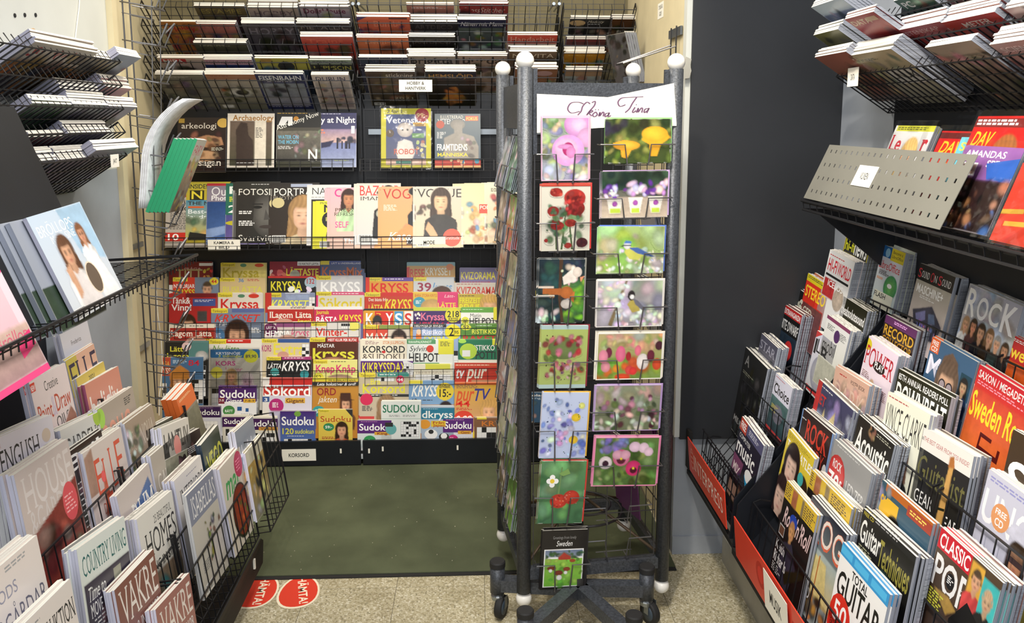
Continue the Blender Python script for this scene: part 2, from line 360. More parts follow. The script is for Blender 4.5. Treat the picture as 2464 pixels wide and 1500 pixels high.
    def run(s, spec):
        for op in spec.split('|'):
            a = op.split(); k = a[0]
            if s.al > 0 and k in 'tlxmwb': s.flush()
            if k == 'b': s.rect(0, 0, 1, 1, hx(a[1]), hx(a[2]) if len(a) > 2 else None)
            elif k == 'n': s.flush(); s.al = float(a[1])
            elif k == 'a': s.rot = float(a[1])
            elif k == 'r': s.rect(*map(float, a[1:5]), hx(a[5]), hx(a[6]) if len(a) > 6 else None)
            elif k == 'e': s.ell(*map(float, a[1:5]), hx(a[5]), hx(a[6]) if len(a) > 6 else None)
            elif k == 'p': s.poly([tuple(map(float, q.split(','))) for q in a[2:]], hx(a[1]))
            elif k == 't': s.text(a[1], *map(float, a[2:6]), hx(a[6]), a[7] if len(a) > 7 else '')
            elif k == 'l': s.lines(*map(float, a[1:4]), int(a[4]), hx(a[5]), *map(float, a[6:8]))
            elif k == 'g': s.blobs(*map(float, a[1:5]), int(a[5]), float(a[6]), [hx(c) for c in a[7:]])
            elif k == 'f': s.face(*map(float, a[1:4]), hx(a[4]), hx(a[5]), hx(a[6]), int(a[7]) if len(a) > 7 else 1)
            elif k == 'x': s.grid(*map(float, a[1:5]), int(a[5]))
            elif k == 'm': s.bars(*map(float, a[1:5]))
            elif k == 'w':
                c = hx(a[1]); q = float(a[2]); qq = q*s.W/s.H; al, s.al = s.al, 0
                s.rect(0, 0, 1, qq, c); s.rect(0, 1-qq, 1, 1, c, layer=False); s.rect(0, qq, q, 1-qq, c, layer=False); s.rect(1-q, qq, 1, 1-qq, c, layer=False); s.al = al
            else: raise ValueError(op)
        s.flush()
    def mesh(s, name, m='glossy_print', bend=None):
        V = np.vstack(s.V); C = np.vstack(s.C)
        V[:, 2] += .0002
        me = bpy.data.meshes.new(name); me.from_pydata(V.tolist(), [], s.F); me.materials.append(MATS[m])
        at = me.color_attributes.new('ink', 'FLOAT_COLOR', 'POINT'); at.data.foreach_set('color', C.astype(np.float32).ravel()); me.update(); return me

def block_mesh(name, W, H, T, spine, flat_top=False):
    x, t = W/2, T
    v = [(-x, 0, -t), (x, 0, -t), (x, H, -t), (-x, H, -t), (-x, 0, 0), (x, 0, 0), (x, H, 0), (-x, H, 0)]
    f = [(3, 2, 1, 0), (4, 5, 6, 7), (0, 1, 5, 4), (1, 2, 6, 5), (2, 3, 7, 6), (3, 0, 4, 7)]
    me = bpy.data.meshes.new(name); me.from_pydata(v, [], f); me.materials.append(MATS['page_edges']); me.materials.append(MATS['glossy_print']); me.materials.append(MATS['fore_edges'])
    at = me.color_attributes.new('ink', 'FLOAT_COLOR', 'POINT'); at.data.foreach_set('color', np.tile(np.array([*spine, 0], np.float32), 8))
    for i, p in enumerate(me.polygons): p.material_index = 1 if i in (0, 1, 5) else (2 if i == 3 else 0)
    me.update(); return me
KIND = [0]; QUEUE = []
def magazine(M, W, H, T, art, label, copies=0, spine='ddd', group=None, name='magazine', cat='magazine', spare=None, seed=None, film=False, step=None, jit=1.0, matt=False, pages='pages', res=56):
    """one magazine at matrix M (origin: bottom centre of the cover, x along the cover, y up it, z out of it) and its further copies behind it"""
    seed = zlib.crc32((label+str(round(M[0][3], 3))).encode()); rng = random.Random(seed)
    A = Art(W, H, seed, res); A.run(art); cm = A.mesh('cover', 'matt_print' if matt else 'glossy_print'); bm_ = block_mesh('pages', W, H, T, hx(spine))
    root = empty(name, M, label, cat, group)
    def fill(r):
        b = bpy.data.objects.new(pages, bm_); COL.objects.link(b); b.parent = r
        c = bpy.data.objects.new('cover', cm); COL.objects.link(c); c.parent = r
        if film:
            mb = MB(); x0, y0, t0 = -W/2-.006, -.008, .0035
            N_ = 8; vs = []; fs = []
            for i in range(N_+1):
                for j in range(N_+1): vs.append((x0+(W+.012)*i/N_, y0+(H+.022)*j/N_, t0+.0012*rng.uniform(-1, 1)))
            for i in range(N_):
                for j in range(N_): k = i*(N_+1)+j; fs.append((k, k+N_+1, k+N_+2, k+1))
            mb.add(vs, fs).obj('plastic_sleeve', 'clear_film', r)
    fill(root)
    if name == 'magazine': KIND[0] += 1
    for i in range(copies):
        z = -(i+1)*(step or T*1.12)
        Mi = M @ Matrix.Translation((rng.uniform(-.004, .004)*jit, rng.uniform(-.003, .005)*jit, z)) @ Matrix.Rotation(rng.uniform(-.008, .008)*jit, 4, 'Z')
        args = (name, Mi, ORD[i]+' '+(spare or ('copy back behind '+label)), cat, group or ('copies of one title: '+label))
        if name == 'magazine':
            q = np.array(Mi.translation)-CC; QUEUE.append((float(q@CF)*(1+.12*i)*(1.6 if abs(M[2][2]) > .5 else 1.0), len(QUEUE), args, fill, W, H, T, hx(spine), A.can.mean((0, 1))))
        else: fill(empty(*args))
    if copies and not group: root['group'] = 'copies of one title: '+label
    return root

ORD = ('first', 'second', 'third', 'fourth', 'fifth', 'sixth', 'seventh', 'eighth', 'ninth', 'tenth')
class Row:
    """a row of a rack: the plane its covers lie in, through point O, leaning alpha degrees back from upright"""
    def __init__(s, side, pos, z, alpha):
        q = math.radians(alpha); sn, cs = math.sin(q), math.cos(q); s.side = side
        if side == 'back': s.O = (0, pos, z); s.r = np.array([1., 0, 0]); s.u = np.array([0, sn, cs])
        elif side == 'left': s.O = (pos, 0, z); s.r = np.array([0, 1., 0]); s.u = np.array([-sn, 0, cs])
        else: s.O = (pos, 0, z); s.r = np.array([0, -1., 0]); s.u = np.array([sn, 0, cs])
        s.n = np.cross(s.r, s.u)
    def at(s, x, y): return on_plane(x, y, s.O, s.n)
    def place(s, tl, tr, W=None, H=None, ratio=1.31, anchor='l', tilt=True, push=0.0):
        A, B = s.at(*tl), s.at(*tr); x = B-A if tilt else s.r*np.dot(B-A, s.r); w_ = np.linalg.norm(x); x = x/w_; u = np.cross(s.n, x)
        if W:
            if anchor == 'r': A = B-x*W
            elif anchor == 'c': A = (A+B)/2-x*W/2
            w_ = W
        h = H or w_*ratio
        return frame(A+x*w_/2-u*h+s.n*push, x, u), w_, h
# ------------------------------------------------------------------ the setting: floor, walls
XL, XR, YP, YJ, YB, XA, XAL = -1.21, 1.26, 2.87, 2.9, 4.02, 0.72, -1.46   # left wall, right wall, pier front, left jamb, alcove back, alcove right side, alcove left side
def struct(name, mb, m): return tag(mb.obj(name, m), kind='structure')
mat('floor_bed', '5d5644', 0.8)
def tile_mat():
    m = bpy.data.materials.new('speckled_vinyl'); nt, N, L, P = nodes(m); P.inputs['Roughness'].default_value = 0.42
    tc = N.new('ShaderNodeTexCoord'); v = N.new('ShaderNodeTexVoronoi'); v.inputs['Scale'].default_value = 190
    r = N.new('ShaderNodeValToRGB'); r.color_ramp.interpolation = 'CONSTANT'
    e = r.color_ramp.elements; e[0].color = (*hx('a59b7c'), 1); e[1].position = .25; e[1].color = (*hx('b9b092'), 1)
    for p, c in ((.55, 'c5bda2'), (.82, 'dad4bf'), (.93, '918a70')): q = e.new(p); q.color = (*hx(c), 1)
    n = N.new('ShaderNodeTexNoise'); n.inputs['Scale'].default_value = 5; n.inputs['Detail'].default_value = 5
    s = N.new('ShaderNodeSeparateColor'); mx = N.new('ShaderNodeMix'); mx.data_type = 'RGBA'; mx.blend_type = 'MULTIPLY'; mx.inputs['Factor'].default_value = .55
    r2 = N.new('ShaderNodeValToRGB'); r2.color_ramp.elements[0].position = .3; r2.color_ramp.elements[1].position = .65; r2.color_ramp.elements[0].color = (.55, .52, .45, 1)
    L.new(tc.outputs['Object'], v.inputs['Vector']); L.new(v.outputs['Color'], s.inputs[0]); L.new(s.outputs[0], r.inputs['Fac'])
    L.new(tc.outputs['Object'], n.inputs['Vector']); L.new(n.outputs['Fac'], r2.inputs['Fac'])
    L.new(r.outputs['Color'], mx.inputs['A']); L.new(r2.outputs['Color'], mx.inputs['B']); L.new(mx.outputs['Result'], P.inputs['Base Color']); MATS['speckled_vinyl'] = m
tile_mat()
floor = struct('floor', MB().box((-2.2, -3, -.05), (2.2, 4.2, -.003)), 'floor_bed')
tm = None
S = .305
for i in range(-5, 6):
    for j in range(4, 13):
        x, y = i*S+.02, j*S-.06
        if y > 3.1 or x < -1.3 or x+S > 1.4: continue
        if tm is None:
            b = MB().box((.0008, .0008, -.003), (S-.0008, S-.0008, 0)); tm = b.mesh('tile', 'speckled_vinyl')
        o = bpy.data.objects.new('tile', tm); COL.objects.link(o); o.parent = floor; o.location = (x, y, 0)
struct('wall_back', MB().box((XAL-.1, YB, 0), (XA+.1, YB+.1, 3.0)), 'olive_wall_paint')
struct('wall_left', MB().box((XL-.5, -3, 1.44), (XL, YJ-.035, 3.0)), 'white_wall_paint')
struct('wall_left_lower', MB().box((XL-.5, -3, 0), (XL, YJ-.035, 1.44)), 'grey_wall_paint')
struct('trim_1', MB().box((XL-.3, YJ, 0), (XL+.012, YJ+.02, 3.0)).box((XL-.3, YJ+.02, 0), (XL-.004, 3.08, 3.0)).box((XL-.03, YJ-.035, 0), (XL+.02, YJ, 3.0)), 'cream_wall_paint')
struct('wall_alcove_left', MB().box((XAL-.3, 3.08, 0), (XAL, YB, 3.0)), 'cream_wall_paint')
struct('wall_alcove_right', MB().box((XA, YP+.03, 0), (XA+.2, YB, 3.0)), 'cream_wall_paint')
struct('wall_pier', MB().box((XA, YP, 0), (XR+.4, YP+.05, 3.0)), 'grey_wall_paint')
struct('trim_2', MB().box((XA-.006, YP-.012, .46), (XA+.012, YP+.03, 3.0)), 'white_wall_paint')
struct('wall_panel_dark', MB().box((XA+.012, YP-.022, .455), (XR, YP, 3.0)), 'dark_wall_paint')
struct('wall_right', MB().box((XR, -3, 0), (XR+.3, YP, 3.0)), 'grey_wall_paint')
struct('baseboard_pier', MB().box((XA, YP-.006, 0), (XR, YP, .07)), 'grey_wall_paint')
# three drilled holes with plugs and a filler patch high on the left wall
for px, py in ((35, 37), (59, 36), (85, 36)):
    c = onX(px, py, XL); tag(MB().lathe([(.0055, 0), (.0055, .002), (.0035, .0025)], 12, (XL, c[1], c[2]), (1, 0, 0)).obj('drill_hole_plug', 'rubber'), 'dark screw plug in the white wall, %s of three' % {35: 'leftmost', 59: 'middle', 85: 'rightmost'}[px], 'plug', 'screw plugs in the white wall')
def patch(name, px, py, rx, rz, m, lab):
    c = onX(px, py, XL); n = 14
    vs = [(XL+.0012, c[1]+rx*math.cos(q)*(1+.2*math.sin(3*q)), c[2]+rz*math.sin(q)) for q in [2*math.pi*i/n for i in range(n)]]
    vs += [(XL, v[1], v[2]) for v in vs]
    return tag(MB().add(vs, [tuple(range(n))]+[(i, (i+1) % n, n+(i+1) % n, n+i) for i in range(n)]).obj(name, m), lab, 'patch')
mat('old_filler', 'c9a77f', .8, noise=.2, nscale=60)
patch('filler_patch', 80, 75, .012, .008, 'old_filler', 'brown filler patch on the white wall above the rack')
# thin cable tacked up the left wall
cb = [onX(x, y, XL+.003) for x, y in ((193, -20), (190, 20), (185, 60), (181, 95), (178, 130))]
tag(MB().tube(cb, .0018, 5).obj('wall_cable', 'sign_card'), 'thin white cable running up the white wall', 'cable')
# green mat and red floor stickers
mat('green_mat', '5a6049', 0.9, 0, 0.15, noise=.28, nscale=5, bump=.5, bscale=420, detail=9)
o = MB().box((-.98, 2.768, 0), (XA-.01, 3.735, .007)).obj('floor_mat', 'green_mat'); tag(o, 'dark green rubber-backed mat on the alcove floor', 'mat')
rim = MB().box((-.98, 2.75, 0), (XA-.01, 2.768, .004)); rim.obj('edge_strip', 'rubber', o)
rr = random.Random(4); cr = MB()
mat('crumb', 'b9b39a', .8)
for i in range(70):
    x, y, s = rr.uniform(-.9, .3), rr.uniform(2.8, 3.7), rr.uniform(.0012, .003); cr.box((x, y, .0068), (x+s, y+s*rr.uniform(.6, 2), .0085))
tag(cr.obj('crumbs', 'crumb', None), 'pale crumbs scattered on the green mat', 'crumbs', kind='stuff')
def sticker(px, py, lab, sc=1.0, ang=0.0):
    c = onZ(px, py, 0); k = 30
    prof = []
    for i in range(k):
        q = 2*math.pi*i/k; r = 1.0+.13*math.cos(2*q)-.06*math.cos(q)
        prof.append((math.cos(q)*.062*r*(1-.18*math.sin(q)), math.sin(q)*.118*r))
    A = Art(.2, .3, 3)
    o = empty('floor_sticker', frame((c[0], c[1], .0006), (math.cos(ang), math.sin(ang), 0), (-math.sin(ang), math.cos(ang), 0)), lab, 'floor sticker', 'red floor stickers')
    T = lambda p, s: (.5+p[0]*s/.2, 1-(.15+p[1]*s)/.3)
    A.poly([T(p, 1.0) for p in prof], hx('efe3c8')); A.poly([T(p, .9) for p in prof], hx('d83a25'))
    A.rot = -80; A.text('HÄMTA!', .40, .10, .82, .12, hx('f6ead0'), 'b')
    me = A.mesh('print', 'matt_print'); b = bpy.data.objects.new('print', me); COL.objects.link(b); b.parent = o; b.location = (0, -.15, 0)
sticker(622, 1425, 'red HÄMTA floor sticker half hidden by the black front lip', 1, -.12)
sticker(722, 1424, 'red HÄMTA floor sticker lying clear on the beige tiles', 1, .06)

# ------------------------------------------------------------------ wire helpers
def wgrid(mb, O, ax, ay, nx, ny, r, rx=None, skip_edge=False):
    """a welded grid: nx wires along ay spaced over ax, ny wires along ax spaced over ay"""
    O, ax, ay = map(np.array, (O, ax, ay))
    for i in range(nx+1): p = O+ax*i/max(1, nx); mb.tube([p, p+ay], r, 4)
    for j in range(ny+1): p = O+ay*j/max(1, ny); mb.tube([p, p+ax], rx or r, 4)
    return mb
def sign(px, py, wpx, hpx, row, lines, lab, push=0.006, th=.0012, tw=.8, tag_=True):
    """small white card shelf sign; corners measured on the row's plane"""
    tl = row.at(px, py); tr = row.at(px+wpx, py); W = np.linalg.norm(tr-tl); bl = row.at(px, py+hpx); H = np.linalg.norm(bl-tl)
    M = frame(tl+row.r*W/2-row.u*H+row.n*push, row.r, row.u)
    return sign_at(M, W, H, lines, lab, th, tw)
def sign_at(M, W, H, lines, lab, th=.0012, tw=.8, name='shelf_sign'):
    A = Art(W, H, 1); A.run('b f4f1e6'); n = len(lines); hh = .32 if n == 1 else .26
    for i, (t, wd) in enumerate(lines): A.text(t, .5-wd/2, (.5-hh/2) if n == 1 else (.15+.42*i), wd, hh, hx('222'), 'b')
    o = empty(name, M, lab, 'sign', 'white shelf signs')
    mb = MB().box((-W/2, 0, -th), (W/2, H, 0)); mb.obj('card', 'sign_card', o)
    c = bpy.data.objects.new('lettering', A.mesh('lettering', 'matt_print')); COL.objects.link(c); c.parent = o; return o
# ------------------------------------------------------------------ rack frames
# --- right lower rack: eight stepped rows climbing from the red lip to the wall
RA = 8.0
RROW = {}
for k, (X, z) in dict(A=(.85, .675), B=(.905, .74), C=(.96, .80), c=(1.0, .857), D=(1.05, .92), d=(1.10, .965), E=(1.155, 1.055), F=(1.215, 1.22)).items(): RROW[k] = Row('right', X, z, RA)
rk = empty('magazine_rack', None, 'stepped black magazine rack along the right wall with red front lip', 'rack', loc=(1.05, 1.6, 0))
wpart(MB().box((XR-.012, 0.3, .35), (XR-.002, 2.46, 2.3)), 'back_panel', 'black_steel', rk)
wpart(MB().obox((.80, .3, .335), (0, 2.3, 0), (.43, 0, .50), (.008, 0, -.008)), 'sloping_deck', 'black_steel', rk)
wpart(MB().box((.905, .3, .02), (1.25, 2.80, .33)).box((.893, .3, 0), (.905, 2.815, .10)), 'plinth', 'plinth_grey', rk)
for y in (2.60, 2.335, 2.30):
    wpart(MB().add([(.76, y, .34), (.80, y, .33), (XR-.02, y, .33), (XR-.02, y, 1.1), (.95, y, .70), (.77, y, .47)]+[(.76, y-.006, .34), (.80, y-.006, .33), (XR-.02, y-.006, .33), (XR-.02, y-.006, 1.1), (.95, y-.006, .70), (.77, y-.006, .47)],
        [(0, 1, 2, 3, 4, 5), (11, 10, 9, 8, 7, 6)]+[(i, 6+i, 6+(i+1) % 6, (i+1) % 6) for i in range(6)]), 'end_plate', 'black_steel', rk) if y < 2.5 else None
def lip_text(o, W, H, ops):
    A = Art(W, H, 2); A.run(ops); c = bpy.data.objects.new('lettering', A.mesh('lettering', 'matt_print')); COL.objects.link(c); c.parent = o; return c
mat('red_sheet', 'e4452f', 0.35, 0, 0.5, noise=.1, nscale=6, coat=.2)
def red_lip(y0, y1, z0, z1, ops, lab, name='front_lip'):
    up = np.array([-.012, 0, z1-z0]); H = np.linalg.norm(up); W = y1-y0
    M = frame((.756, (y0+y1)/2, z0), (0, -1, 0), up); e = MB().box((-W/2, 0, -.003), (W/2, H, 0)).obj(name, 'red_sheet', rk)
    e.matrix_basis = WM(rk).inverted() @ M
    tag(e, lab); return e, W, H
e, W, H = red_lip(2.35, 2.79, .365, .488, '', 'red lip with white lettering')
lip_text(e, W, H, 'e .115 .5 .045 .09 e8a090|e .115 .5 .036 .072 d23a2a|r .085 .3 .145 .34 e8a090|r .085 .44 .145 .48 e8a090|r .085 .58 .145 .62 e8a090|t INTERPRESS .17 .3 .77 .42 f6e6d8 sl')
wpart(MB().box((.759, 2.30, .33), (.775, 2.84, .345)).box((.753, 2.80, .36), (.765, 2.84, .50)), 'lip_channel', 'dark_steel', rk)
e, W, H = red_lip(.6, 2.25, .335, .458, '', 'red lip with faded lettering')
lip_text(e, W, H, 't MAG .23 .32 .09 .3 bf3322 b'); lip_text(e, W, H, 'e .135 .45 .022 .022 b8301f|e .135 .45 .014 .014 d23a2a').name = 'faded_emblem'
wpart(MB().box((.759, .5, .315), (.775, 2.30, .335)), 'lip_channel', 'dark_steel', rk)
def rbasket(key, y0, y1, dz0, dz1, n, push=.012, r=.0022):
    R = RROW[key]; top = np.array([R.O[0], 0, R.O[2]]); base = top-R.u*.285
    mb = MB(); O = base+R.n*push+R.u*dz0+np.array([0, y0, 0])
    wgrid(mb, O, np.array([0, y1-y0, 0]), R.u*(dz1-dz0), n, 1, r*.8, r*1.3)
    for y in (y0, y1): p = O*1.0; p[1] = y; mb.tube([p+R.u*(dz1-dz0), p+R.u*(dz1-dz0+.012)-R.n*.02, p+R.u*(dz1-dz0+.012)-R.n*.05], r*1.3, 4)
    p0 = O*1.0
    for i in range(n+1): q = O+np.array([0, (y1-y0)*i/n, 0]); mb.tube([q, q-R.n*.055], r*.8, 4)
    return wpart(mb, 'wire_basket', 'black_wire', rk)
for (a, b) in ((.9, 1.76), (1.78, 2.42)): rbasket('F', a, b, .0, .13, int((b-a)/.042))
for (a, b) in ((.9, 1.70), (1.72, 2.34), (2.36, 2.62)): rbasket('D', a, b, .0, .15, int((b-a)/.042))
for (a, b) in ((.9, 1.60), (1.62, 2.30), (2.34, 2.72)): rbasket('C', a, b, -.03, .10, int((b-a)/.042))
for (a, b) in ((.9, 1.60), (1.62, 2.28), (2.33, 2.78)): rbasket('A', a, b, -.05, .09, int((b-a)/.042))
mb = MB()
for (a, b) in ((2.34, 2.78),):          # empty far end of the lower tiers: bare wire pockets
    wgrid(mb, (.80, a, .37), (0, b-a, 0), (.2, 0, .25), 9, 5, .0016)
    for i in range(10):
        y = a+(b-a)*i/9; mb.tube([(.79, y, .36), (.80, y, .52)], .0017, 4); mb.tube([(.92, y, .52), (.935, y, .70)], .0017, 4)
    for z in (.44, .52): mb.tube([(.795, a, z), (.795, b, z)], .002, 4)
    for z in (.62, .70): mb.tube([(.93, a, z), (.93, b, z)], .002, 4)
wpart(mb, 'wire_basket', 'black_wire', rk)
RMUS = Row('right', .752, .40, -4)
# --- right shelf for bagged magazines with the perforated front
sh = empty('wire_shelf', None, 'black wire shelf with perforated grey front sheet under the right top rack', 'shelf', loc=(1.1, 1.9, 1.36))
mb = MB(); wgrid(mb, (.985, .9, 1.355), (0, 1.55, 0), (.27, 0, -.015), 62, 6, .0016, .002)
mb.tube([(.98, .9, 1.362), (.98, 2.46, 1.362), (1.25, 2.46, 1.35)], .0035, 5); mb.tube([(.985, .9, 1.335), (.985, 2.46, 1.335), (1.25, 2.46, 1.32)], .003, 5)
for i in range(0, 63, 2): y = .9+1.55*i/62; mb.tube([(.98, y, 1.362), (.985, y, 1.335)], .0015, 4)
wpart(mb, 'wire_deck', 'black_wire', sh)
wpart(MB().add([(1.0, 2.40, 1.335), (1.245, 2.40, 1.335), (1.245, 2.40, 1.16), (1.22, 2.40, 1.16)]+[(1.0, 2.406, 1.335), (1.245, 2.406, 1.335), (1.245, 2.406, 1.16), (1.22, 2.406, 1.16)], [(0, 1, 2, 3), (7, 6, 5, 4), (0, 4, 5, 1), (1, 5, 6, 2), (2, 6, 7, 3), (3, 7, 4, 0)]), 'bracket', 'black_steel', sh)
VROW = Row('right', .975, 1.372, 24.0)
def perforated():
    W, H, T = .735, .172, .0014; nx, ny = 21, 4; V = []; F = []
    # sheet with real slots: a lattice of quads that leaves each slot open
    xs = [0.0]; px_ = (W-.03)/nx
    for i in range(nx): c = .015+px_*(i+.5); xs += [c-.0036, c+.0036]
    xs.append(W); ys = [0.0]
    for j in range(ny): c = .026+(H-.046)*(j)/(ny-1); ys += [c-.0052, c+.0052]
    ys.append(H); nX, nY = len(xs), len(ys)
    for s in (0, -T):
        for y in ys:
            for x in xs: V.append((x-W/2, y, s))
    idx = lambda i, j, s: s*nX*nY+j*nX+i
    hole = lambda i, j: i % 2 == 1 and j % 2 == 1
    for j in range(nY-1):
        for i in range(nX-1):
            a = (idx(i, j, 0), idx(i+1, j, 0), idx(i+1, j+1, 0), idx(i, j+1, 0)); b = tuple(q+nX*nY for q in a)
            if not hole(i, j): F += [a, b[::-1]]
            else: F += [(a[k], a[(k+1) % 4], b[(k+1) % 4], b[k]) for k in range(4)]
    for i in range(nX-1): F += [(idx(i, 0, 0), idx(i, 0, 1), idx(i+1, 0, 1), idx(i+1, 0, 0)), (idx(i, nY-1, 0), idx(i+1, nY-1, 0), idx(i+1, nY-1, 1), idx(i, nY-1, 1))]
    for j in range(nY-1): F += [(idx(0, j, 0), idx(0, j+1, 0), idx(0, j+1, 1), idx(0, j, 1)), (idx(nX-1, j, 0), idx(nX-1, j, 1), idx(nX-1, j+1, 1), idx(nX-1, j+1, 0))]
    return MB().add(V, F)
p = perforated(); o = p.obj('perforated_front', 'sheet_metal', sh)
o.matrix_basis = WM(sh).inverted() @ frame(np.array([VROW.O[0], 2.065, 1.372]), VROW.r, VROW.u)
tag(o, 'grey perforated metal sheet')
# --- the forward-leaning wire racks high on the walls
TT = -57.0
def top_rack(lab, side, pos, ztop, nrow, dz, a0, a1, step, base, drop=0.0, m='black_wire', seglen=None):
    """rows of wire shelves whose covers face down to the aisle; pos: where the row tops stand out, a0..a1 along the wall"""
    e = empty('wire_rack', None, lab, 'rack', loc=base); rows = []
    for k in range(nrow):
        R = Row(side, pos, ztop-k*dz, TT); rows.append(R)
        P0 = np.array(R.O, float)+R.n*.009; ax = np.array([1., 0, 0]) if side == 'back' else np.array([0, 1., 0])
        mb = MB(); L_ = .30 if side == 'back' else .242; n = int(round((a1-a0)/step))
        for i in range(n+1): q = P0+ax*(a0+(a1-a0)*i/n); mb.tube([q+R.u*(-.045)-R.n*.03, q+R.u*(-.045), q-R.u*L_, q-R.u*(L_)-R.n*.03], .0015, 4)
        for t, r_ in ((-.045, .0024), (-.10, .0019), (-.17, .0019), (-.22, .0019), (-L_, .0024)): mb.tube([P0+ax*a0+R.u*t, P0+ax*a1+R.u*t], r_, 4)
        for a in (a0, a1):
            q = P0+ax*a; mb.tube([q-R.u*.045, q-R.u*.045-R.n*.035, q-R.u*L_-R.n*.035, q-R.u*L_], .0024, 4)
        wpart(mb, 'wire_tier', m, e)
    return e, rows
lt, LT = top_rack('black wire rack of forward-leaning magazines high on the left wall', 'left', -1.0, 1.80, 5, .0675, 1.25, 2.52, .03, (-1.1, 1.9, 1.4))
rt, RT = top_rack('black wire rack of forward-leaning magazines high on the right wall', 'right', 1.05, 1.90, 3, .069, 1.2, 2.50, .03, (1.15, 1.9, 1.6))
bt1, BT1 = top_rack('black wire rack above the archaeology and astronomy magazines', 'back', 3.72, 2.115, 5, .0775, -1.44, -.54, .05, (-1.0, 3.8, 1.7))
bt2, BT2 = top_rack('black wire rack above the hobby sign', 'back', 3.72, 2.13, 5, .0775, -.52, .37, .05, (-.1, 3.8, 1.7))
bt3, BT3 = top_rack('black wire rack behind the card spinner, nearest the pier', 'back', 3.72, 2.115, 5, .0775, .39, .71, .05, (.55, 3.8, 1.7))
mb = MB()          # wire grid behind the top racks and two pegs that carry them
wgrid(mb, (XAL+.02, 3.985, 1.70), (2.14, 0, 0), (0, 0, .75), 43, 12, .0014)
g = tag(mb.obj('wall_grid', 'dark_steel_wire'), 'dark wire grid on the alcove wall behind the top racks', 'grid')
for px in (855, 1340):
    c = onY(px, 8, 3.70); tag(MB().lathe([(.007, 0), (.007, .004), (.004, .004), (.004, .25)], 10, (c[0]-.012, 3.71, c[2]), (0, 1, 0)).lathe([(.007, 0), (.007, .004), (.004, .004), (.004, .25)], 10, (c[0]+.012, 3.71, c[2]), (0, 1, 0)).obj('rack_peg', 'zinc'), 'pair of zinc pegs above the %s rack joint' % ('left' if px < 1000 else 'right'), 'peg', 'rack pegs')
# --- back lower rack: black panels, two display shelves, two stepped crossword bays
BA = 9.0
br = empty('magazine_rack', None, 'black magazine rack filling the alcove back wall', 'rack', loc=(-.4, 3.8, 0))
for x0, x1 in ((XAL+.02, -.545), (-.535, .37), (.38, XA-.01)):
    wpart(MB().box((x0, 3.955, .02), (x1, 3.965, 1.72)), 'back_panel', 'black_steel', br)
    wpart(MB().box((x0, 3.708, .012), (x1, 3.722, .128)), 'front_lip', 'black_steel', br)
    wpart(MB().obox((x0, 3.745, .03), (x1-x0, 0, 0), (0, .2, .80), (0, .008, -.003)), 'sloping_deck', 'black_steel', br)
for x in (-.54, .375):
    mb = MB().box((x-.011, 3.925, .0), (x+.011, 3.955, 1.74)); o = wpart(mb, 'upright', 'black_steel', br)
    sl = MB()
    for i in range(30): sl.box((x-.003, 3.9245, .2+i*.05), (x+.003, 3.926, .222+i*.05))
    tag(wpart(sl, 'slots', 'rubber', o), kind='stuff')
MB1 = Row('back', 3.83, 1.5, 13.0); MB2 = Row('back', 3.80, 1.2, 13.0)
def bshelf(x0, x1, R, ztop, zbot, m='black_wire'):
    mb = MB(); t = np.array(R.O, float)
    P = lambda x, z: np.array([x, R.O[1]+(z-R.O[2])*math.tan(math.radians(13.0)), z])+R.n*.011
    n = int((x1-x0)/.045)
    for i in range(n+1): x = x0+(x1-x0)*i/n; mb.tube([P(x, ztop), P(x, zbot), P(x, zbot)+np.array([0, .07, .0])], .0015, 4)
    for q, r_ in ((0, .0028), (.4, .0015), (.7, .0015), (1, .002)): z = ztop+(zbot-ztop)*q; mb.tube([P(x0, z), P(x1, z)], r_, 4)
    for y in (.025, .05, .07): mb.tube([P(x0, zbot)+np.array([0, y, 0]), P(x1, zbot)+np.array([0, y, 0])], .0015, 4)
    for x in (x0, x1): mb.tube([P(x, ztop), P(x, ztop)+np.array([0, .09, 0])], .0028, 4)
    wpart(mb, 'wire_shelf', m, br)
z1t, z1b = onY(700, 385, 3.80)[2], onY(700, 413, 3.80)[2]; z2t, z2b = onY(700, 572, 3.77)[2], onY(700, 600, 3.77)[2]
for x0, x1 in ((XAL+.05, -.555), (-.525, .36)): bshelf(x0, x1, MB1, z1t, z1b); bshelf(x0, x1, MB2, z2t, z2b)
mb = MB(); wgrid(mb, (-.52, 3.95, .85), (.88, 0, 0), (0, 0, .80), 18, 10, .0013)
wpart(mb, 'wire_grid', 'dark_steel_wire', br)
wpart(MB().box((-.50, 3.93, 1.535), (-.42, 3.938, 1.56)).box((.02, 3.93, 1.535), (.36, 3.938, 1.56)), 'cross_bar', 'zinc', br)
# crossword rows: top edge of each row as seen from the aisle
KROW = []
for i, y in enumerate((632, 668, 706, 742, 780, 820, 862, 912, 985)):
    Y = 3.93-.022*i if i < 8 else 3.738; z = onY(800, y, Y)[2]; KROW.append(Row('back', Y, z, BA if i < 8 else 3.0))
def kbasket(x0, x1, i, h):
    R = KROW[i]; z = R.O[2]; mb = MB(); n = int((x1-x0)/.05); P = lambda x, zz: np.array([x, R.O[1]-.012+(zz-z)*math.tan(math.radians(BA)), zz])
    for k in range(n+1): x = x0+(x1-x0)*k/n; mb.tube([P(x, z-h), P(x, z-h-.07)], .0013, 4)
    for q in (0, .035, .07): mb.tube([P(x0, z-h-q), P(x1, z-h-q)], .0019 if q == 0 else .0013, 4)
    wpart(mb, 'wire_basket', 'black_wire', br)
for a, b in ((XAL+.05, -.555), (-.525, .36)):
    kbasket(a, b, 3, .062); kbasket(a, b, 6, .055)
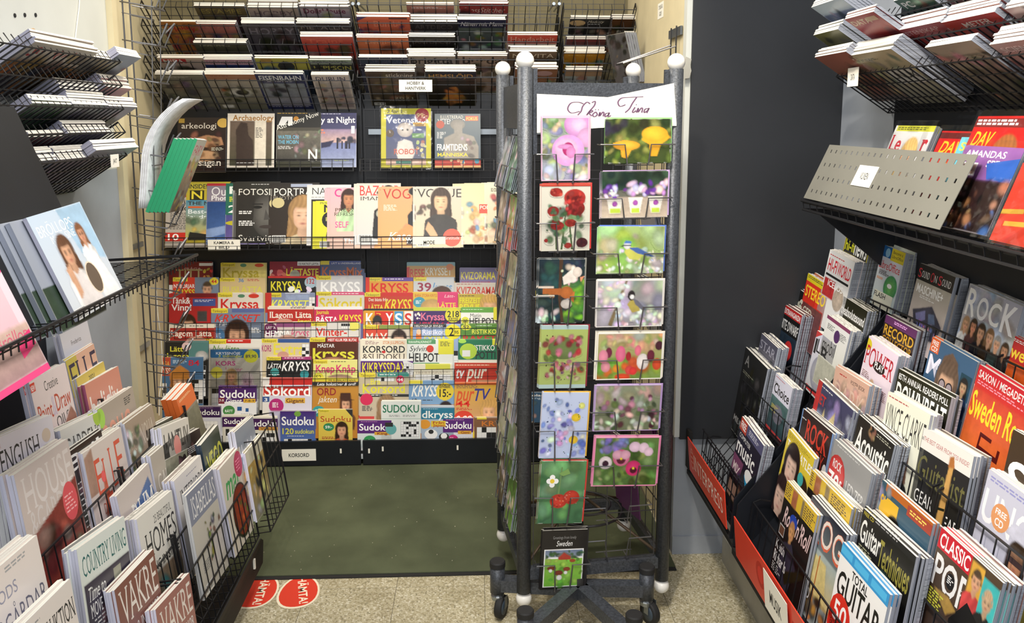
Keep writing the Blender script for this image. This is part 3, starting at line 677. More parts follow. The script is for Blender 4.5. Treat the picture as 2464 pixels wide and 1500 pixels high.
# --- left lower rack
LA = 8.0; LROW = {}
for k, (X, z) in {1: (-.80, .58), 2: (-.86, .62), 3: (-.92, .68), 4: (-.975, .80), 5: (-1.03, .86), 6: (-1.085, .93), 7: (-1.125, .98), 8: (-1.165, 1.04)}.items(): LROW[k] = Row('left', X, z, LA)
lr = empty('magazine_rack', None, 'stepped black wire magazine rack along the left wall', 'rack', loc=(-1.0, 1.8, 0))
wpart(MB().box((XL+.002, 0.4, .2), (XL+.012, 2.30, 1.36)), 'back_panel', 'black_steel', lr)
wpart(MB().add([(-.740, .6, .098), (-.722, .6, .225), (-.722, 2.62, .225), (-.735, 2.695, .18), (-.740, 2.695, .098)]+[(-.744, .6, .098), (-.726, .6, .225), (-.726, 2.62, .225), (-.739, 2.695, .18), (-.744, 2.695, .098)],
    [(4, 3, 2, 1, 0), (5, 6, 7, 8, 9), (0, 1, 6, 5), (1, 2, 7, 6), (2, 3, 8, 7), (3, 4, 9, 8), (4, 0, 5, 9)]), 'front_lip', 'dark_steel', lr)
mb = MB()
for y, z in ((2.56, .15),): mb.box((-.735, y, z), (-.7285, y+.008, z+.034))
wpart(mb, 'tape_remnant', 'sign_card', lr)
wpart(MB().box((-.79, .6, .0), (-1.2, 2.7, .05)), 'foot_plinth', 'dark_steel', lr)
def lbasket(k, y0, y1, dz0, dz1, push=.012, r=.0022, rows=1):
    R = LROW[k]; base = np.array([R.O[0], 0, R.O[2]])-R.u*.29; O = base+R.n*push+R.u*dz0+np.array([0, y0, 0]); n = int((y1-y0)/.042)
    mb = MB(); wgrid(mb, O, np.array([0, y1-y0, 0]), R.u*(dz1-dz0), n, rows, r*.8, r*1.3)
    for i in range(n+1): q = O+np.array([0, (y1-y0)*i/n, 0]); mb.tube([q, q-R.n*.06], r*.8, 4)
    for y in (y0, y1): p = O*1.0; p[1] = y; mb.tube([p, p+R.u*(dz1-dz0+.02), p+R.u*(dz1-dz0+.02)-R.n*.07], r*1.5, 4)
    return wpart(mb, 'wire_basket', 'black_wire', lr)
for a, b in ((.9, 1.45), (1.47, 2.12), (2.14, 2.62)): lbasket(4, a, b, .0, .155)
for a, b in ((.9, 1.45), (1.47, 2.14), (2.16, 2.66)): lbasket(2, a, b, -.05, .13)
for a, b in ((.9, 1.45), (1.47, 2.02), (2.04, 2.68)): lbasket(1, a, b, -.09, .11, push=.002, rows=2)
lbasket(6, .9, 1.75, .0, .16); lbasket(6, 1.77, 2.3, .0, .16); lbasket(8, 1.3, 2.3, -.03, .1)
lbasket(1, 2.72, 3.0, -.10, .21, push=.03, rows=3)
mb = MB(); wgrid(mb, (-.76, .9, .24), (0, 1.78, 0), (-.42, 0, .30), 40, 7, .0016); mb.tube([(-.80, .9, .26), (-.80, 2.68, .26)], .004, 5)
wpart(mb, 'wire_deck', 'dark_steel_wire', lr)
# display shelf above the left lower rack
ls = empty('wire_shelf', None, 'black wire display shelf holding the wedding magazines on the left wall', 'shelf', loc=(-1.0, 1.8, 1.2))
BROW = Row('left', -.815, 1.215, 21.0)
mb = MB(); wgrid(mb, (-.80, .9, 1.212), (0, 1.46, 0), (-.39, 0, -.02), 60, 6, .0015, .002)
mb.tube([(-.795, .9, 1.222), (-.795, 2.37, 1.222), (-1.2, 2.37, 1.20)], .0035, 5)
for i in range(61): y = .9+1.46*i/60; mb.tube([(-.795, y, 1.222), (-.795, y, 1.202)], .0016, 4)
wpart(mb, 'wire_deck', 'black_wire', ls)
wpart(MB().obox((-.855, .9, 1.21), (0, 1.0, 0), (-.16, 0, .42), (-.004, 0, -.002)), 'sloping_back', 'black_steel', ls)
# ------------------------------------------------------------------ magazines of the right lower rack
def RM(k, tl, tr, art, lab, n=0, W=None, H=None, spine='778', ratio=1.33, T=.006, push=0, loc='right rack', **kw):
    M, w_, h = RROW[k].place(tl, tr, W=W, H=H, ratio=ratio, push=push)
    return magazine(M, w_, min(h, .305), T, art, lab+', '+loc, n, spine, spare='copy behind the '+lab, res=68, **kw)
# top row
RM('F', (2040, 553), (2098, 578), 'b cb2 aa3|r .03 .09 .97 .34 111|t hi-fi .05 .12 .38 .15 dd3 b|t news .44 .12 .5 .17 fff b|n .7|r .03 .36 .97 1 344 223|e .5 .6 .3 .2 566|n 0|l .08 .31 .5 1 ed6', 'yellow-edged audio magazine with black masthead', 5, spine='556')
RM('F', (2125, 588), (2180, 610), 'b dde cdd|r 0 0 .45 .18 26a|e .3 .1 .1 .1 9ce|r .45 0 1 .2 dc3|t Become_a .52 .03 .4 .05 333|t LibreOffice .5 .1 .46 .05 333|t LibreOffice .04 .24 .9 .13 d33|l .1 .4 .5 4 433|l .06 .52 .35 2 f80|n .4|e .7 .62 .28 .26 7b6 385|n 0|e .66 .6 .1 .05 fff|r .1 .74 .9 1 eed|t FLASH .1 .76 .5 .08 333 b', 'white magazine with red title and green bird', 6, spine='bb5')
RM('F', (2215, 633), (2300, 668), 'b 998 edd|r 0 0 1 .19 111|t S .02 .05 .09 .11 d34 s|t OUND .12 .07 .22 .08 eee s|t O .38 .05 .09 .11 d34 s|t N .48 .07 .08 .08 eee s|t S .6 .05 .09 .11 d34 s|t OUND .7 .07 .24 .08 eee s|t MASCHINE+ .07 .23 .75 .1 fff b|l .2 .35 .5 2 eee|n .3|p 445 .1,.55 .6,.42 .95,.6 .9,.8 .3,.85|p 88b .2,.58 .45,.5 .5,.6 .28,.68|p 679 .55,.52 .7,.5 .78,.6 .6,.64|g .3 .64 .85 .78 26 .03 fac 99f a8c', 'black and grey magazine showing a purple sampler', 5, spine='889')
RM('F', (2335, 682), (2463, 738), 'b aab ccb|n .3|g 0 0 1 .5 30 .12 ccd bbc 99a|n 0|t R .03 .03 .2 .22 eee b|t O .25 .06 .2 .18 e4e4e8 b|t C .48 .06 .2 .18 eee b|t K .72 .03 .24 .22 f4f4f8 b|f .12 .33 .11 da8 a86 eee|f .27 .32 .11 d97 321 533|f .43 .34 .13 da8 321 112 1|f .6 .34 .12 eb9 864 321|f .75 .36 .11 da8 999 344|f .9 .38 .11 c97 432 222|r 0 .55 1 1 111|t FOO_FIGHTERS .03 .57 .94 .07 eee b|l .1 .66 .8 1 d72', 'grey magazine with six musicians standing below big silver letters', 5, H=.30, spine='99a')
RM('F', (2427, 800), (2525, 850), 'b c33 b22|l .05 .03 .9 2 fff|t Sweden .05 .1 .9 .16 fd4 b|n .2|r 0 .3 1 1 e62 a30', 'red-headed magazine peeking out behind the orange rock one', 2)
# second row down
RM('E', (1998, 600), (2058, 632), 'b eee|l .05 .05 .8 1 c33|t HI-FI .06 .1 .36 .16 d23 b|t WORLD .45 .1 .5 .16 d23 b|r .05 .3 .95 .33 222|n .4|r .05 .36 .5 .6 b33|e .7 .55 .2 .2 cba|n 0|t ICELOS .2 .37 .6 .08 fff b', 'white magazine with tall red two-word title', 5, spine='ccd')
RM('E', (1945, 657), (1997, 690), 'b d32|r 0 0 1 .1 dc2|l .05 .02 .9 2 333|t STEREO .05 .15 .9 .16 fd3 b|n .5|r .05 .4 .95 1 633', 'red and yellow audio magazine at the far end', 5, spine='cca')
RM('E', (2030, 713), (2088, 750), 'b 221 332|t theabsolutesound .03 .1 .94 .13 eee b|n .5|r 0 .3 1 .6 887 443|r 0 .6 1 1 221|n 0|l .1 .9 .7 2 cb9', 'dark brown audio magazine with white lower-case title', 5, spine='889')
RM('E', (2133, 757), (2208, 797), 'b 322 211|r 0 0 1 .1 636|l .3 .03 .6 2 fbf|t RECORD .03 .11 .94 .12 da3 b|t COLLECTOR .03 .245 .94 .1 b82 b|n .5|r .05 .5 .95 1 543 221', 'dark magazine with gold title under a purple strip', 5, spine='889')
RM('E', (2245, 810), (2353, 872), 'b 468 246|r 0 0 .2 .12 d63|t FREE .03 .02 .14 .04 fff b|t CD! .03 .07 .14 .04 fff b|t M .04 .14 .26 .17 eef b|n .2|p 6a5648 .3,.95 .26,.35 .34,.1 .5,.04 .66,.1 .76,.4 .8,.95|f .51 .33 .36 cca488 6a5648 223|n 0|e .43 .325 .075 .075 332c30|e .43 .325 .055 .055 a89aa0|e .59 .325 .075 .075 332c30|e .59 .325 .055 .055 a89aa0|t O .74 .36 .22 .16 eef b|r .76 .14 .98 .45 245|f .86 .25 .13 b97 222 235|e .9 .72 .11 .11 d64|l .08 .5 .2 2 fff|e .14 .42 .06 .06 e63', 'blue magazine with a long-haired portrait in round glasses', 3, H=.30, spine='346')
RM('E', (2358, 877), (2480, 952), 'b c23 e62|t SAXON_/_MEGADETH_/_ACCEPT .03 .03 1.2 .06 eee b|l .04 .11 .9 2 f9a .01 .018|n .12|r 0 .17 1 1 c43 e83|n 0|t Sweden_Rock .03 .19 .95 .2 fd3 b|p 511 .3,.46 .5,.46 .5,.49 .33,.49 .33,.56 .62,.56 .62,.5 .66,.5 .66,.6 .37,.6 .37,.72 .55,.72 .55,.76 .33,.76 .33,.66 .3,.66|n .5|r 0 .8 1 1 420 611|f .15 .84 .1 ca8 111 211|f .38 .84 .09 b97 321 111|f .6 .83 .1 ca8 111 222|f .82 .84 .09 da8 543 322', 'orange rock magazine with tall yellow title and maroon emblem', 3, H=.30, W=.215, spine='633')
# third row
RM('E', (1920, 693), (1962, 725), 'b 111|e .35 .22 .1 .13 ccb|e .31 .21 .03 .03 111|e .4 .21 .03 .03 111|t IM .04 .18 .2 .13 ccb b|t GED .5 .18 .45 .13 ccb b|n .4|r 0 .4 1 1 322', 'black magazine with a skull in its title', 5, spine='889')
RM('d', (1880, 727), (1930, 760), 'b 111|r 0 0 1 .12 b22|t GIFT_EXTRAVAGANZA! .03 .03 .94 .07 fff b|t WHITE_DWARF .03 .18 .94 .13 eee b|n .5|r 0 .35 1 1 234 111|n 0|e .7 .55 .18 .18 c33|l .6 .52 .2 3 fcc', 'black magazine with red strip and round red badge', 7, spine='333', step=.0078)
RM('d', (1992, 757), (2047, 797), 'b eee ddc|r 0 0 1 .05 846|l .1 .1 .3 4 666|e .55 .2 .12 .12 536|l .65 .12 .3 5 777|t mobil .06 .3 .55 .2 333 l|n .3|r 0 .6 1 1 bba', 'white hi-fi magazine with thin purple top strip', 5, spine='99a')
RM('d', (1967, 795), (2013, 833), 'b dde ccc|p c44 0,0 .3,0 0,.12|t 1 .04 .12 .1 .24 222 b|t L .16 .1 .2 .22 222|t B .4 .16 .3 .24 222 b|n .1|e .5 .62 .38 .38 bbb 99a|e .5 .62 .2 .2 ddd aaa|e .5 .62 .05 .05 666|n 0|r .06 .9 .8 .97 c33', 'grey magazine with a silver turntable disc', 3, spine='334')
RM('d', (2092, 808), (2163, 858), 'b ede dcc|e .02 .1 .14 .1 dc3|t POWER .02 .1 .95 .24 b23 s|e .52 .28 .2 .09 211|t PLAY .38 .23 .3 .08 fff b|l .05 .42 .25 4 866|n .2|f .42 .58 .17 da9 ca8 222 0|f .68 .72 .1 b97 111 111|n 0|l .75 .5 .2 6 977|t ICONIC .08 .9 .3 .05 b33 b', 'white magazine with serif red title and black oval', 4, spine='aab')
RM('d', (2163, 887), (2290, 957), 'b 221 111|t 85TH_ANNUAL_READERS_POLL .03 .03 .94 .055 eee b|t DOWNBEAT .03 .11 .94 .2 f4f4f0 sb|n .4|f .5 .75 .3 865 111 222 0', 'black jazz magazine with huge white capitals', 3, H=.29, spine='556')
RM('d', (2450, 1035), (2540, 1085), 'b 432 321|n .3|g 0 .3 1 1 20 .1 644 332|n 0|t S .05 .2 .3 .3 eee b|e .25 .65 .2 .2 b33|t 86 .12 .58 .25 .1 fff b', 'dark brown magazine with red badge at the photo edge', 2, W=.21, push=.01)
# fourth row
RM('D', (2012, 880), (2093, 930), 'b dbaf9a cba|l .15 .05 .3 1 b33|t POSTER_BOOK .5 .05 .4 .04 433|n .3|g .05 .12 .95 .5 25 .08 b98 a87 dba|n 0|t DARK .06 .15 .88 .22 e0c0ac l', 'peach coloured poster magazine with faint title', 4, spine='99a')
RM('D', (2138, 942), (2240, 1000), 'b eed ddc|t VINCE_CLARKE .04 .1 .92 .25 333 l|l .04 .03 .5 1 b55|l .04 .38 .3 1 644|n .2|f .57 .55 .24 d98 754 222', 'white magazine with thin tall grey lettering', 4, spine='99a')
RM('D', (2223, 1028), (2344, 1099), 'b 222 1a1a18|r 0 0 1 .16 eeeae4|t THE_BEST_GEAR_FROM_2020_INSIDE! .05 .06 .9 .035 b66|t Guitarist .03 .2 .94 .2 6d6a3c s|t GEAR .06 .47 .38 .1 eee|t YEAR .6 .52 .36 .1 eee|l .1 .6 .3 2 999|n .15|p d2a35c .5,.98 .62,.15 .7,.13 .66,.98|p b8743a .6,.1 .68,.08 .72,.16 .6,.18|n 0|p 221 .55,.5 .68,.48 .68,.5 .55,.52|n .4|g .05 .75 .5 .98 14 .1 654 322 443|p a65 .45,.85 .72,.85 .78,1 .4,1', 'black guitar magazine with pale top band and guitar neck', 5, H=.30, spine='aab')
RM('D', (2381, 1129), (2500, 1215), 'b ccd bbc|t UNCUT .03 .12 1.1 .22 f0f0f4 b|l .05 .03 .8 2 99c|e .3 .25 .13 .13 d96|t FREE .22 .2 .16 .04 fff b|t CD .24 .26 .12 .05 fff b|n .15|f .62 .44 .2 b86 321 dc6|p ccd .42,.3 .5,.22 .75,.22 .82,.31|n 0|r .5 .42 .74 .46 433|l .05 .5 .3 5 fff .02 .04|n .3|p dc6 .25,.75 .5,.6 .95,.62 1,.8 1,1 .2,1|g .4 .65 .75 .9 20 .05 865 a54 533', 'pale blue magazine with a singer in a yellow jacket and cap', 4, W=.215, H=.30, spine='aab')
# fifth row
RM('c', (1972, 913), (2054, 989), 'b 446 334|l .05 .03 .4 1 ddd|n .4|g 0 .1 1 .6 26 .12 557 446 99b|p cb8 .2,.9 .25,.35 .32,.2 .38,.4 .5,.25 .6,.15 .66,.4 .8,.5 .85,.9|g .25 .4 .8 .95 26 .05 a86 764 dc9|n 0|r 0 0 .12 .4 b33|t HIET .0 .1 .3 .1 c33 b', 'purple-sky magazine with a pale castle', 3, spine='99a')
RM('c', (2068, 998), (2153, 1072), 'b 1c1a18 221|t Acoustic .03 .1 .94 .26 f2f2ee sb|l .45 .03 .5 2 aa9|n .35|f .45 .45 .2 ca9 888 432 0|g .3 .02 .5 .12 8 .05 a86 865|n 0|l .08 .5 .3 3 ddd .02 .04|n .4|r 0 .7 1 1 321', 'black guitar magazine with large white serif title', 8, spine='aab', T=.005)
RM('c', (1833, 802), (1872, 838), 'b 556 334|t STAR .05 .08 .9 .14 aab s|n .5|g 0 .3 1 1 24 .1 667 334 889|n 0|l .1 .3 .6 2 ccc', 'grey film magazine in the far pocket', 5, spine='99a')
# sixth row
RM('C', (1795, 832), (1848, 885), 'b 222 181818|t A .1 .06 .2 .12 888 b|n .5|g 0 .2 1 1 22 .1 333 444 221|n 0|l .1 .25 .5 2 887|t MIDNIGHT .1 .8 .8 .07 aaa b', 'almost black magazine farthest along the rack', 6, spine='889')
RM('C', (1868, 897), (1908, 935), 'b dde|l .05 .04 .8 1 b33|t hi-ficlice .03 .12 .2 .05 333|t Choice .06 .14 .88 .16 333 b|n .4|r 0 .36 1 1 577 234|e .5 .6 .3 .2 889|n 0|l .1 .5 .4 6 dc5|r 0 .9 1 1 c44', 'white and teal audio magazine leaning in the far pocket', 4, spine='aab')
RM('C', (1933, 983), (2007, 1046), 'b 322 211|t ROCK .2 .06 .7 .2 d43 sb|t CANDY .2 .28 .66 .16 c43 l|l .02 .08 .15 1 ddd|n .2|f .16 .4 .17 da9 643 433|f .42 .62 .16 ca8 211 322|f .72 .66 .16 da9 111 b44|f .12 .85 .15 ca8 432 833|n 0|r .96 0 1 1 79c|r 0 0 .03 1 79c|e .92 .4 .06 .09 ddd', 'dark brown band magazine with red lettering and blue border', 5, spine='aab')
RM('C', (2009, 1057), (2099, 1140), 'b 999 888|l .1 .02 .7 1 ccc|e .2 .3 .24 .26 b33|e .2 .3 .2 .22 c44|t ROCK .08 .16 .24 .08 eee b|t 70 .02 .28 .3 .2 fff b|t s .33 .3 .06 .08 fff b|t LED_ZEP .48 .25 .44 .12 ddd s|t AC/DC .46 .4 .48 .14 e4e4e4 s|t PINK_FLOYD .45 .58 .5 .07 ccc s|t THE_WHO .46 .68 .46 .06 bbb s|t BOWIE .46 .77 .4 .07 bbb s', 'grey magazine with a round red seventies badge', 8, spine='aab', T=.005)
RM('C', (2124, 1154), (2246, 1261), 'b 356 468|r .1 0 1 .06 b62|n .2|g 0 .02 .2 .3 8 .08 334 eee 99a|n 0|p e8b830 .05,.16 .2,.1 .4,.1 .4,.22 .06,.3|t SKA .04 .1 .25 .14 e8b830 b|t BiG! .55 .25 .44 .42 eb3 b|n .15|e .36 .42 .2 .3 221 111|e .36 .62 .2 .2 322|n 0|r .55 .02 1 .1 a43|l .6 .04 .35 2 fd6|t CR .1 .75 .2 .1 a44 b|e .8 .75 .1 .1 a44', 'blue music paper with huge yellow letters and a dark afro', 2, H=.29, spine='dca')
RM('C', (2266, 1269), (2414, 1404), 'b 543 322|r 0 0 .55 .14 c23|t CLASSIC .03 .02 .5 .1 fff b|t POP .03 .17 .58 .22 eee b|e .32 .28 .07 .08 111|l .27 .25 .1 4 eee .008 .014|n .1|r .56 .02 .76 .3 da4|f .67 .14 .14 da8 543 c44 0|r .76 .06 1 .33 4bb|f .87 .2 .14 ca8 ca8 222 0|n 0|t GO_WEST .58 .36 .38 .05 fff b|l .6 .43 .34 5 ddd .008 .016|p 111 .42,.5 .62,.3 .8,.36 .74,.65 .9,1 .5,1|n .3|p a84 .1,.4 .35,.38 .5,.42 .36,.5|p d99 0,.75 .3,.62 .55,.8 .5,1 0,1|n 0|l .04 .42 .26 7 cc4 .012 .02|n .2|e .72 .62 .14 .13 554 221|n 0|e .72 .86 .16 .13 dde|t Bronski .6 .84 .2 .05 9ab i', 'pop magazine with red masthead strip and a black hat', 8, H=.30, spine='aab', T=.005)
# seventh row
RM('B', (1899, 1032), (1940, 1081), 'b e2c83a dc4|t THE_BEATLES .05 .1 .95 .1 fff b|l .05 .02 .9 3 a93|n .15|f .35 .38 .42 dba 211 433 1|f .8 .55 .36 ca9 321 222 1|f .2 .8 .4 dba 322 222 1|n 0|e .72 .35 .1 .1 4aa', 'yellow music magazine with long-fringed faces, standing tall', 1, W=.19, spine='dda')
RM('B', (1953, 1129), (2050, 1226), "b 1a1717 111|r 0 0 1 .17 dcb838|l .02 .02 .1 6 654|n .3|r .14 .01 .28 .17 a64|r .4 .01 .5 .17 875|n 0|l .55 .03 .4 6 654|t Rock'n'Roll .03 .24 .94 .18 d9b8b8 bi|e .5 .3 .1 .1 35a|n .3|f .5 .46 .14 ca8 35a 433 0|g .2 .6 .9 .95 14 .1 322 443", 'black yellow-stripped rock magazine behind its twin', 6, H=.29, spine='889', T=.005)
RM('B', (2078, 1223), (2205, 1341), 'b 1b1a18 111|r 0 0 1 .05 222|t FREE_CD .03 .01 .2 .03 dc4|l .26 .01 .7 1 aaa|t Guitar .03 .07 .4 .18 f0f0ec b|t Techniques .42 .1 .55 .2 9b9444 b|t BLUES .04 .36 .36 .2 eee b|l .04 .28 .3 2 aa8|n .2|p 244 .4,.95 .42,.4 .52,.3 .7,.32 .76,.5 .74,.62 .6,.62|f .58 .55 .26 8bc 112 122 0|n 0|e .78 .72 .16 .16 b34|t 75 .66 .54 .22 .12 fff b|t SOLOS .68 .68 .2 .05 fff b|t LICKS .68 .75 .2 .05 fff b', 'black guitar magazine with a blue-lit face and red badge', 5, H=.29, spine='ccd')
# front row behind the red lip
CW = 'b 223 112|r 0 0 1 .12 557|r 0 0 .3 .14 b43|t FREE .04 .03 .22 .08 fff b|l .4 .03 .5 3 ccd|t COMPUTER .06 .16 .5 .05 eee|t music .04 .22 .8 .16 f4f4f4 b|p 746 .0,.42 .45,.42 .4,.62 0,.62|t MIX .06 .5 .3 .1 edd b|n .4|g .3 .5 1 .9 22 .1 445 334 865|n 0|p 29c .55,.5 .9,.46 .92,.55 .7,.62|e .72 .47 .16 .1 eee|r .02 .7 .4 .92 221|r .04 .72 .38 .9 a87|l .5 .9 .4 4 eee'
RM('A', (1786, 1002), (1834, 1068), CW, 'black and purple music-making magazine beside the lettered red lip', 4, W=.21, H=.29, spine='445')
RM('A', (1895, 1156), (1967, 1241), "b 191616 111|r 0 0 1 .16 dcb838|l .02 .02 .2 6 654|n .3|r .24 .01 .4 .16 a64|r .55 .01 .62 .16 875|n 0|l .64 .03 .34 6 654|t Rock'n'Roll .1 .2 .88 .17 e2c4c4 bi|e .42 .27 .12 .09 24a|n .2|f .42 .38 .17 c96 b85 222 0|p 334 .25,.52 .5,.46 .72,.62 .6,.9 .2,.85|p 221 .4,.75 .95,.55 .98,.6 .5,.85|n 0|t Keith .04 .55 .3 .09 eee b|t Richards .04 .66 .42 .1 eee b|l .04 .78 .3 4 ccc|r .05 .4 .22 .5 ccc|r .06 .41 .21 .49 643", 'black rock and roll magazine with yellow strip in front', 2, H=.295, spine='889')
RM('A', (1940, 1190), (2022, 1286), 'b 223 abb|n .1|r 0 .35 1 .75 abb dc8|n 0|t PROG .0 .05 1.0 .26 d9694a b|t PROG .01 .055 .98 .235 efe0d6|n .25|p dc8 .2,.75 .4,.4 .7,.4 .85,.75|g .1 .7 .95 .98 20 .08 321 b84 443|n 0|r .5 .38 .53 .8 b73|t FLOYD .05 .72 .4 .1 eee b', 'dark magazine with big orange letters O and G', 3, H=.29, push=-.016, spine='889')
RM('A', (2029, 1304), (2142, 1432), 'b f4f4f4|r 0 0 1 .1 3a9ad8|r 0 .02 .25 .08 5bE|r .3 .02 .6 .08 5bE|r .66 .02 .96 .08 5bE|t TOTAL .3 .12 .34 .07 222 b|t GUITAR .05 .2 .9 .2 1a1a1a b|e .22 .6 .25 .3 d93022|t 50 .08 .44 .28 .16 fff b|t EASY_LESSONS .06 .62 .32 .05 222 b|l .08 .7 .3 5 fbb|n .2|f .72 .56 .2 da9 211 9ac 1|p 9ac .5,1 .55,.8 .8,.75 1,.85 1,1|p d43 .28,1 .42,.9 .5,1|n 0|e .9 .62 .1 .14 211|l .84 .58 .12 4 f9a .01 .02', 'white guitar magazine with blue top strip and red oval', 3, H=.29, spine='aab')
# shelf cards of the right side
M = frame((.7475, 1.85, .385), (0, -1, 0), (-.012, 0, .123))
e1 = onX(1893, 1390, .747); e2 = onX(1940, 1457, .747)
sign_at(frame((.7485, onX(1873, 1440, .75)[1], .343), (0, -1, 0), (-.012, 0, .123)), .165, .108, [('MUSIK', .5)], 'white sign reading MUSIK on the red lip')
p = VROW.at(2082, 424); sign_at(frame(p-VROW.u*.03+VROW.n*.002, VROW.r, VROW.u), .105, .058, [('VUXEN', .42)], 'white sign reading VUXEN on the perforated sheet')
# ------------------------------------------------------------------ bagged magazines behind the perforated sheet
VR = [Row('right', 1.02+.022*i, 1.45, 20.0) for i in range(5)]
def VM(i, tl, tr, art, lab, n=0, W=None, H=None, **kw):
    H = (VR[i].at(*tl)[2]-1.372)/VR[i].u[2]; M, w_, h = VR[i].place(tl, tr, W=W, H=H, tilt=False); return magazine(M, w_, h, .005, art, lab+', on the right wire shelf', n, '333', spare='copy behind the '+lab, film=True, **kw)
VM(4, (2158, 302), (2255, 316), 'b ddd bbb|r .05 0 1 .07 cc4|l .08 .02 .88 2 553|t Le .02 .12 .3 .2 b23 sb|t r .82 .16 .14 .18 b23 sb|n .15|f .58 .4 .3 eb9 db7 ccc', 'white bagged magazine with serif red title and blonde portrait', 2, W=.2)
VM(4, (2268, 315), (2325, 324), 'b c22 a22|r 0 .02 1 .09 622|t DAV .1 .12 .5 .14 fc3 bi|t DAM .1 .28 .5 .14 fc3 bi|n .2|f .7 .45 .3 da8 964 b33', 'red bagged magazine with yellow slanted title, half hidden', 0, W=.19)
VM(2, (2355, 280), (2500, 345), 'b c22 a22|r 0 .02 1 .1 722|l .03 .03 .94 2 edd .02 .03|t DAV .06 .14 .34 .13 fc3 bi|t DAM .06 .29 .34 .13 fc3 bi|n .15|f .62 .42 .3 e9b48c a86a3a b55|n 0|p ed3 .6,.7 1,.62 1,.85 .62,.9|l .64 .7 .34 5 332 .018 .028', 'large red bagged magazine with red-haired portrait', 1, W=.22)
VM(3, (2315, 330), (2400, 372), 'b 7cd 5bc|t SOFT .05 .06 .6 .1 fd5 b|n .2|f .5 .5 .3 da8 754 57a', 'turquoise bagged magazine wedged between the red ones', 0, W=.19)
VM(1, (2325, 350), (2405, 418), 'b 96a 647|t AMANDAS .06 .05 .7 .08 eee b|t SPECIAL .5 .16 .5 .08 fff b|r .04 .12 .1 .16 fb4|p 36b .5,.2 1,.12 1,.4 .6,.38|r .05 .2 .36 .36 eee|n .2|r .07 .22 .34 .34 b98|n .3|r 0 .4 1 1 322 211|g .05 .42 .95 .98 34 .07 b86 643 c97 322 46a 111', 'purple bagged magazine with small white inset', 1, W=.2)
VM(0, (2462, 392), (2560, 470), 'b d43 c43|t 77 .1 .1 .3 .12 fd5 b|n .1|p 47b .3,.3 1,.25 1,.5 .35,.55|n 0|p ca4 0,.6 .3,.56 .3,.62 0,.66|p ca4 .4,.6 .8,.52 .8,.58 .4,.66|p ca4 .1,.74 .7,.68 .7,.74 .1,.8|l .3 .35 .6 4 fff|e .75 .85 .2 .12 7c5', 'bright red bagged magazine with yellow stripes and green corner', 2, W=.21)
# ------------------------------------------------------------------ right top rack (covers lean out over the aisle)
def TM(R, tl, tr, art, lab, loc, n=3, W=None, H=.238, T=.006, **kw):
    M, w_, h = R.place(tl, tr, W=W, H=H, tilt=False, push=0); return magazine(M, w_, h, T, art, lab+', '+loc, n, '99a', spare='copy behind the '+lab, res=32, **kw)
RW = 'right top rack'
for j, (k, tl, tr, art, lab, n) in enumerate((
 (0, (1952, 18), (2030, 0), 'b cde|n .3|r 0 .2 1 1 89b 556|g 0 .2 1 1 20 .1 bcd 345', 'pale blue computer magazine at the far upper corner', 5),
 (0, (2150, 3), (2235, -10), 'b 465|n .4|g 0 0 1 1 30 .1 354 687 843|n 0|t PC .1 .05 .3 .1 ddd b', 'green computer magazine on the top tier', 3),
 (0, (2270, -5), (2400, -25), 'b a77|n .4|g 0 0 1 1 30 .1 855 ca9 734', 'rose coloured magazine at the top edge', 3),
 (1, (1957, 85), (2018, 72), 'b 774 443|n .4|g 0 .1 1 1 20 .1 886 332 765', 'olive magazine at the far end of the middle tier', 4),
 (1, (2032, 47), (2110, 34), 'b a33 822|t DATA .05 .06 .6 .08 dca b|n .4|g 0 .25 1 1 20 .1 b44 632 733|n 0|r .6 .05 .9 .12 ca8', 'red computer magazine with tan title', 2),
 (1, (2152, 75), (2265, 55), 'b a44 733|n .3|g 0 .2 1 1 20 .1 844 b66 522|n 0|t VETENSKAP .05 .05 .8 .06 dbb', 'dark red magazine with thick pile of cream pages', 5),
 (1, (2265, 55), (2395, 30), 'b b32 832|t METER .3 .06 .5 .07 edc b|n .4|g 0 .25 1 1 24 .1 843 642 b54', 'brick red magazine with the thickest white page edges', 6),
 (1, (2418, 22), (2530, 8), 'b b99|n .4|g 0 0 1 1 24 .1 866 b98 644', 'pinkish magazine by the right photo edge, middle tier', 5),
 (2, (1960, 138), (2035, 124), 'b a65 754|n .4|g 0 .2 1 1 24 .1 965 543 cb9', 'brown magazine at the far end of the lowest tier', 4),
 (2, (2040, 135), (2140, 115), 'b cb9 998|n .3|g 0 .1 1 .6 20 .1 cb9 a97 887|n 0|l .05 .1 .6 2 665|r .3 .35 .9 .6 ddd|t LINUX .35 .4 .5 .1 443 b', 'cream computer magazine above the DATA sign', 6),
 (2, (2225, 115), (2330, 92), 'b a98 665|n .4|g 0 .05 1 1 30 .1 a87 554 c99 443', 'grey-brown magazine in the middle of the lowest tier', 2),
 (2, (2380, 108), (2500, 84), 'b caa 977|t SCIENCE .1 .06 .7 .07 fee|n .3|g 0 .2 1 1 24 .1 b77 cba 855', 'pink magazine with bulging page edges, lowest tier', 6))):
    TM(RT[k], tl, tr, art, lab, RW, n)
p = RT[2].at(2025, 165); sign_at(frame(np.array([1.062, onX(2052, 186, 1.062)[1], onX(2052, 208, 1.062)[2]]), (0, -1, 0), (0, 0, 1)), .066, .052, [('DATA', .36)], 'white sign reading DATA hanging from the right top rack')
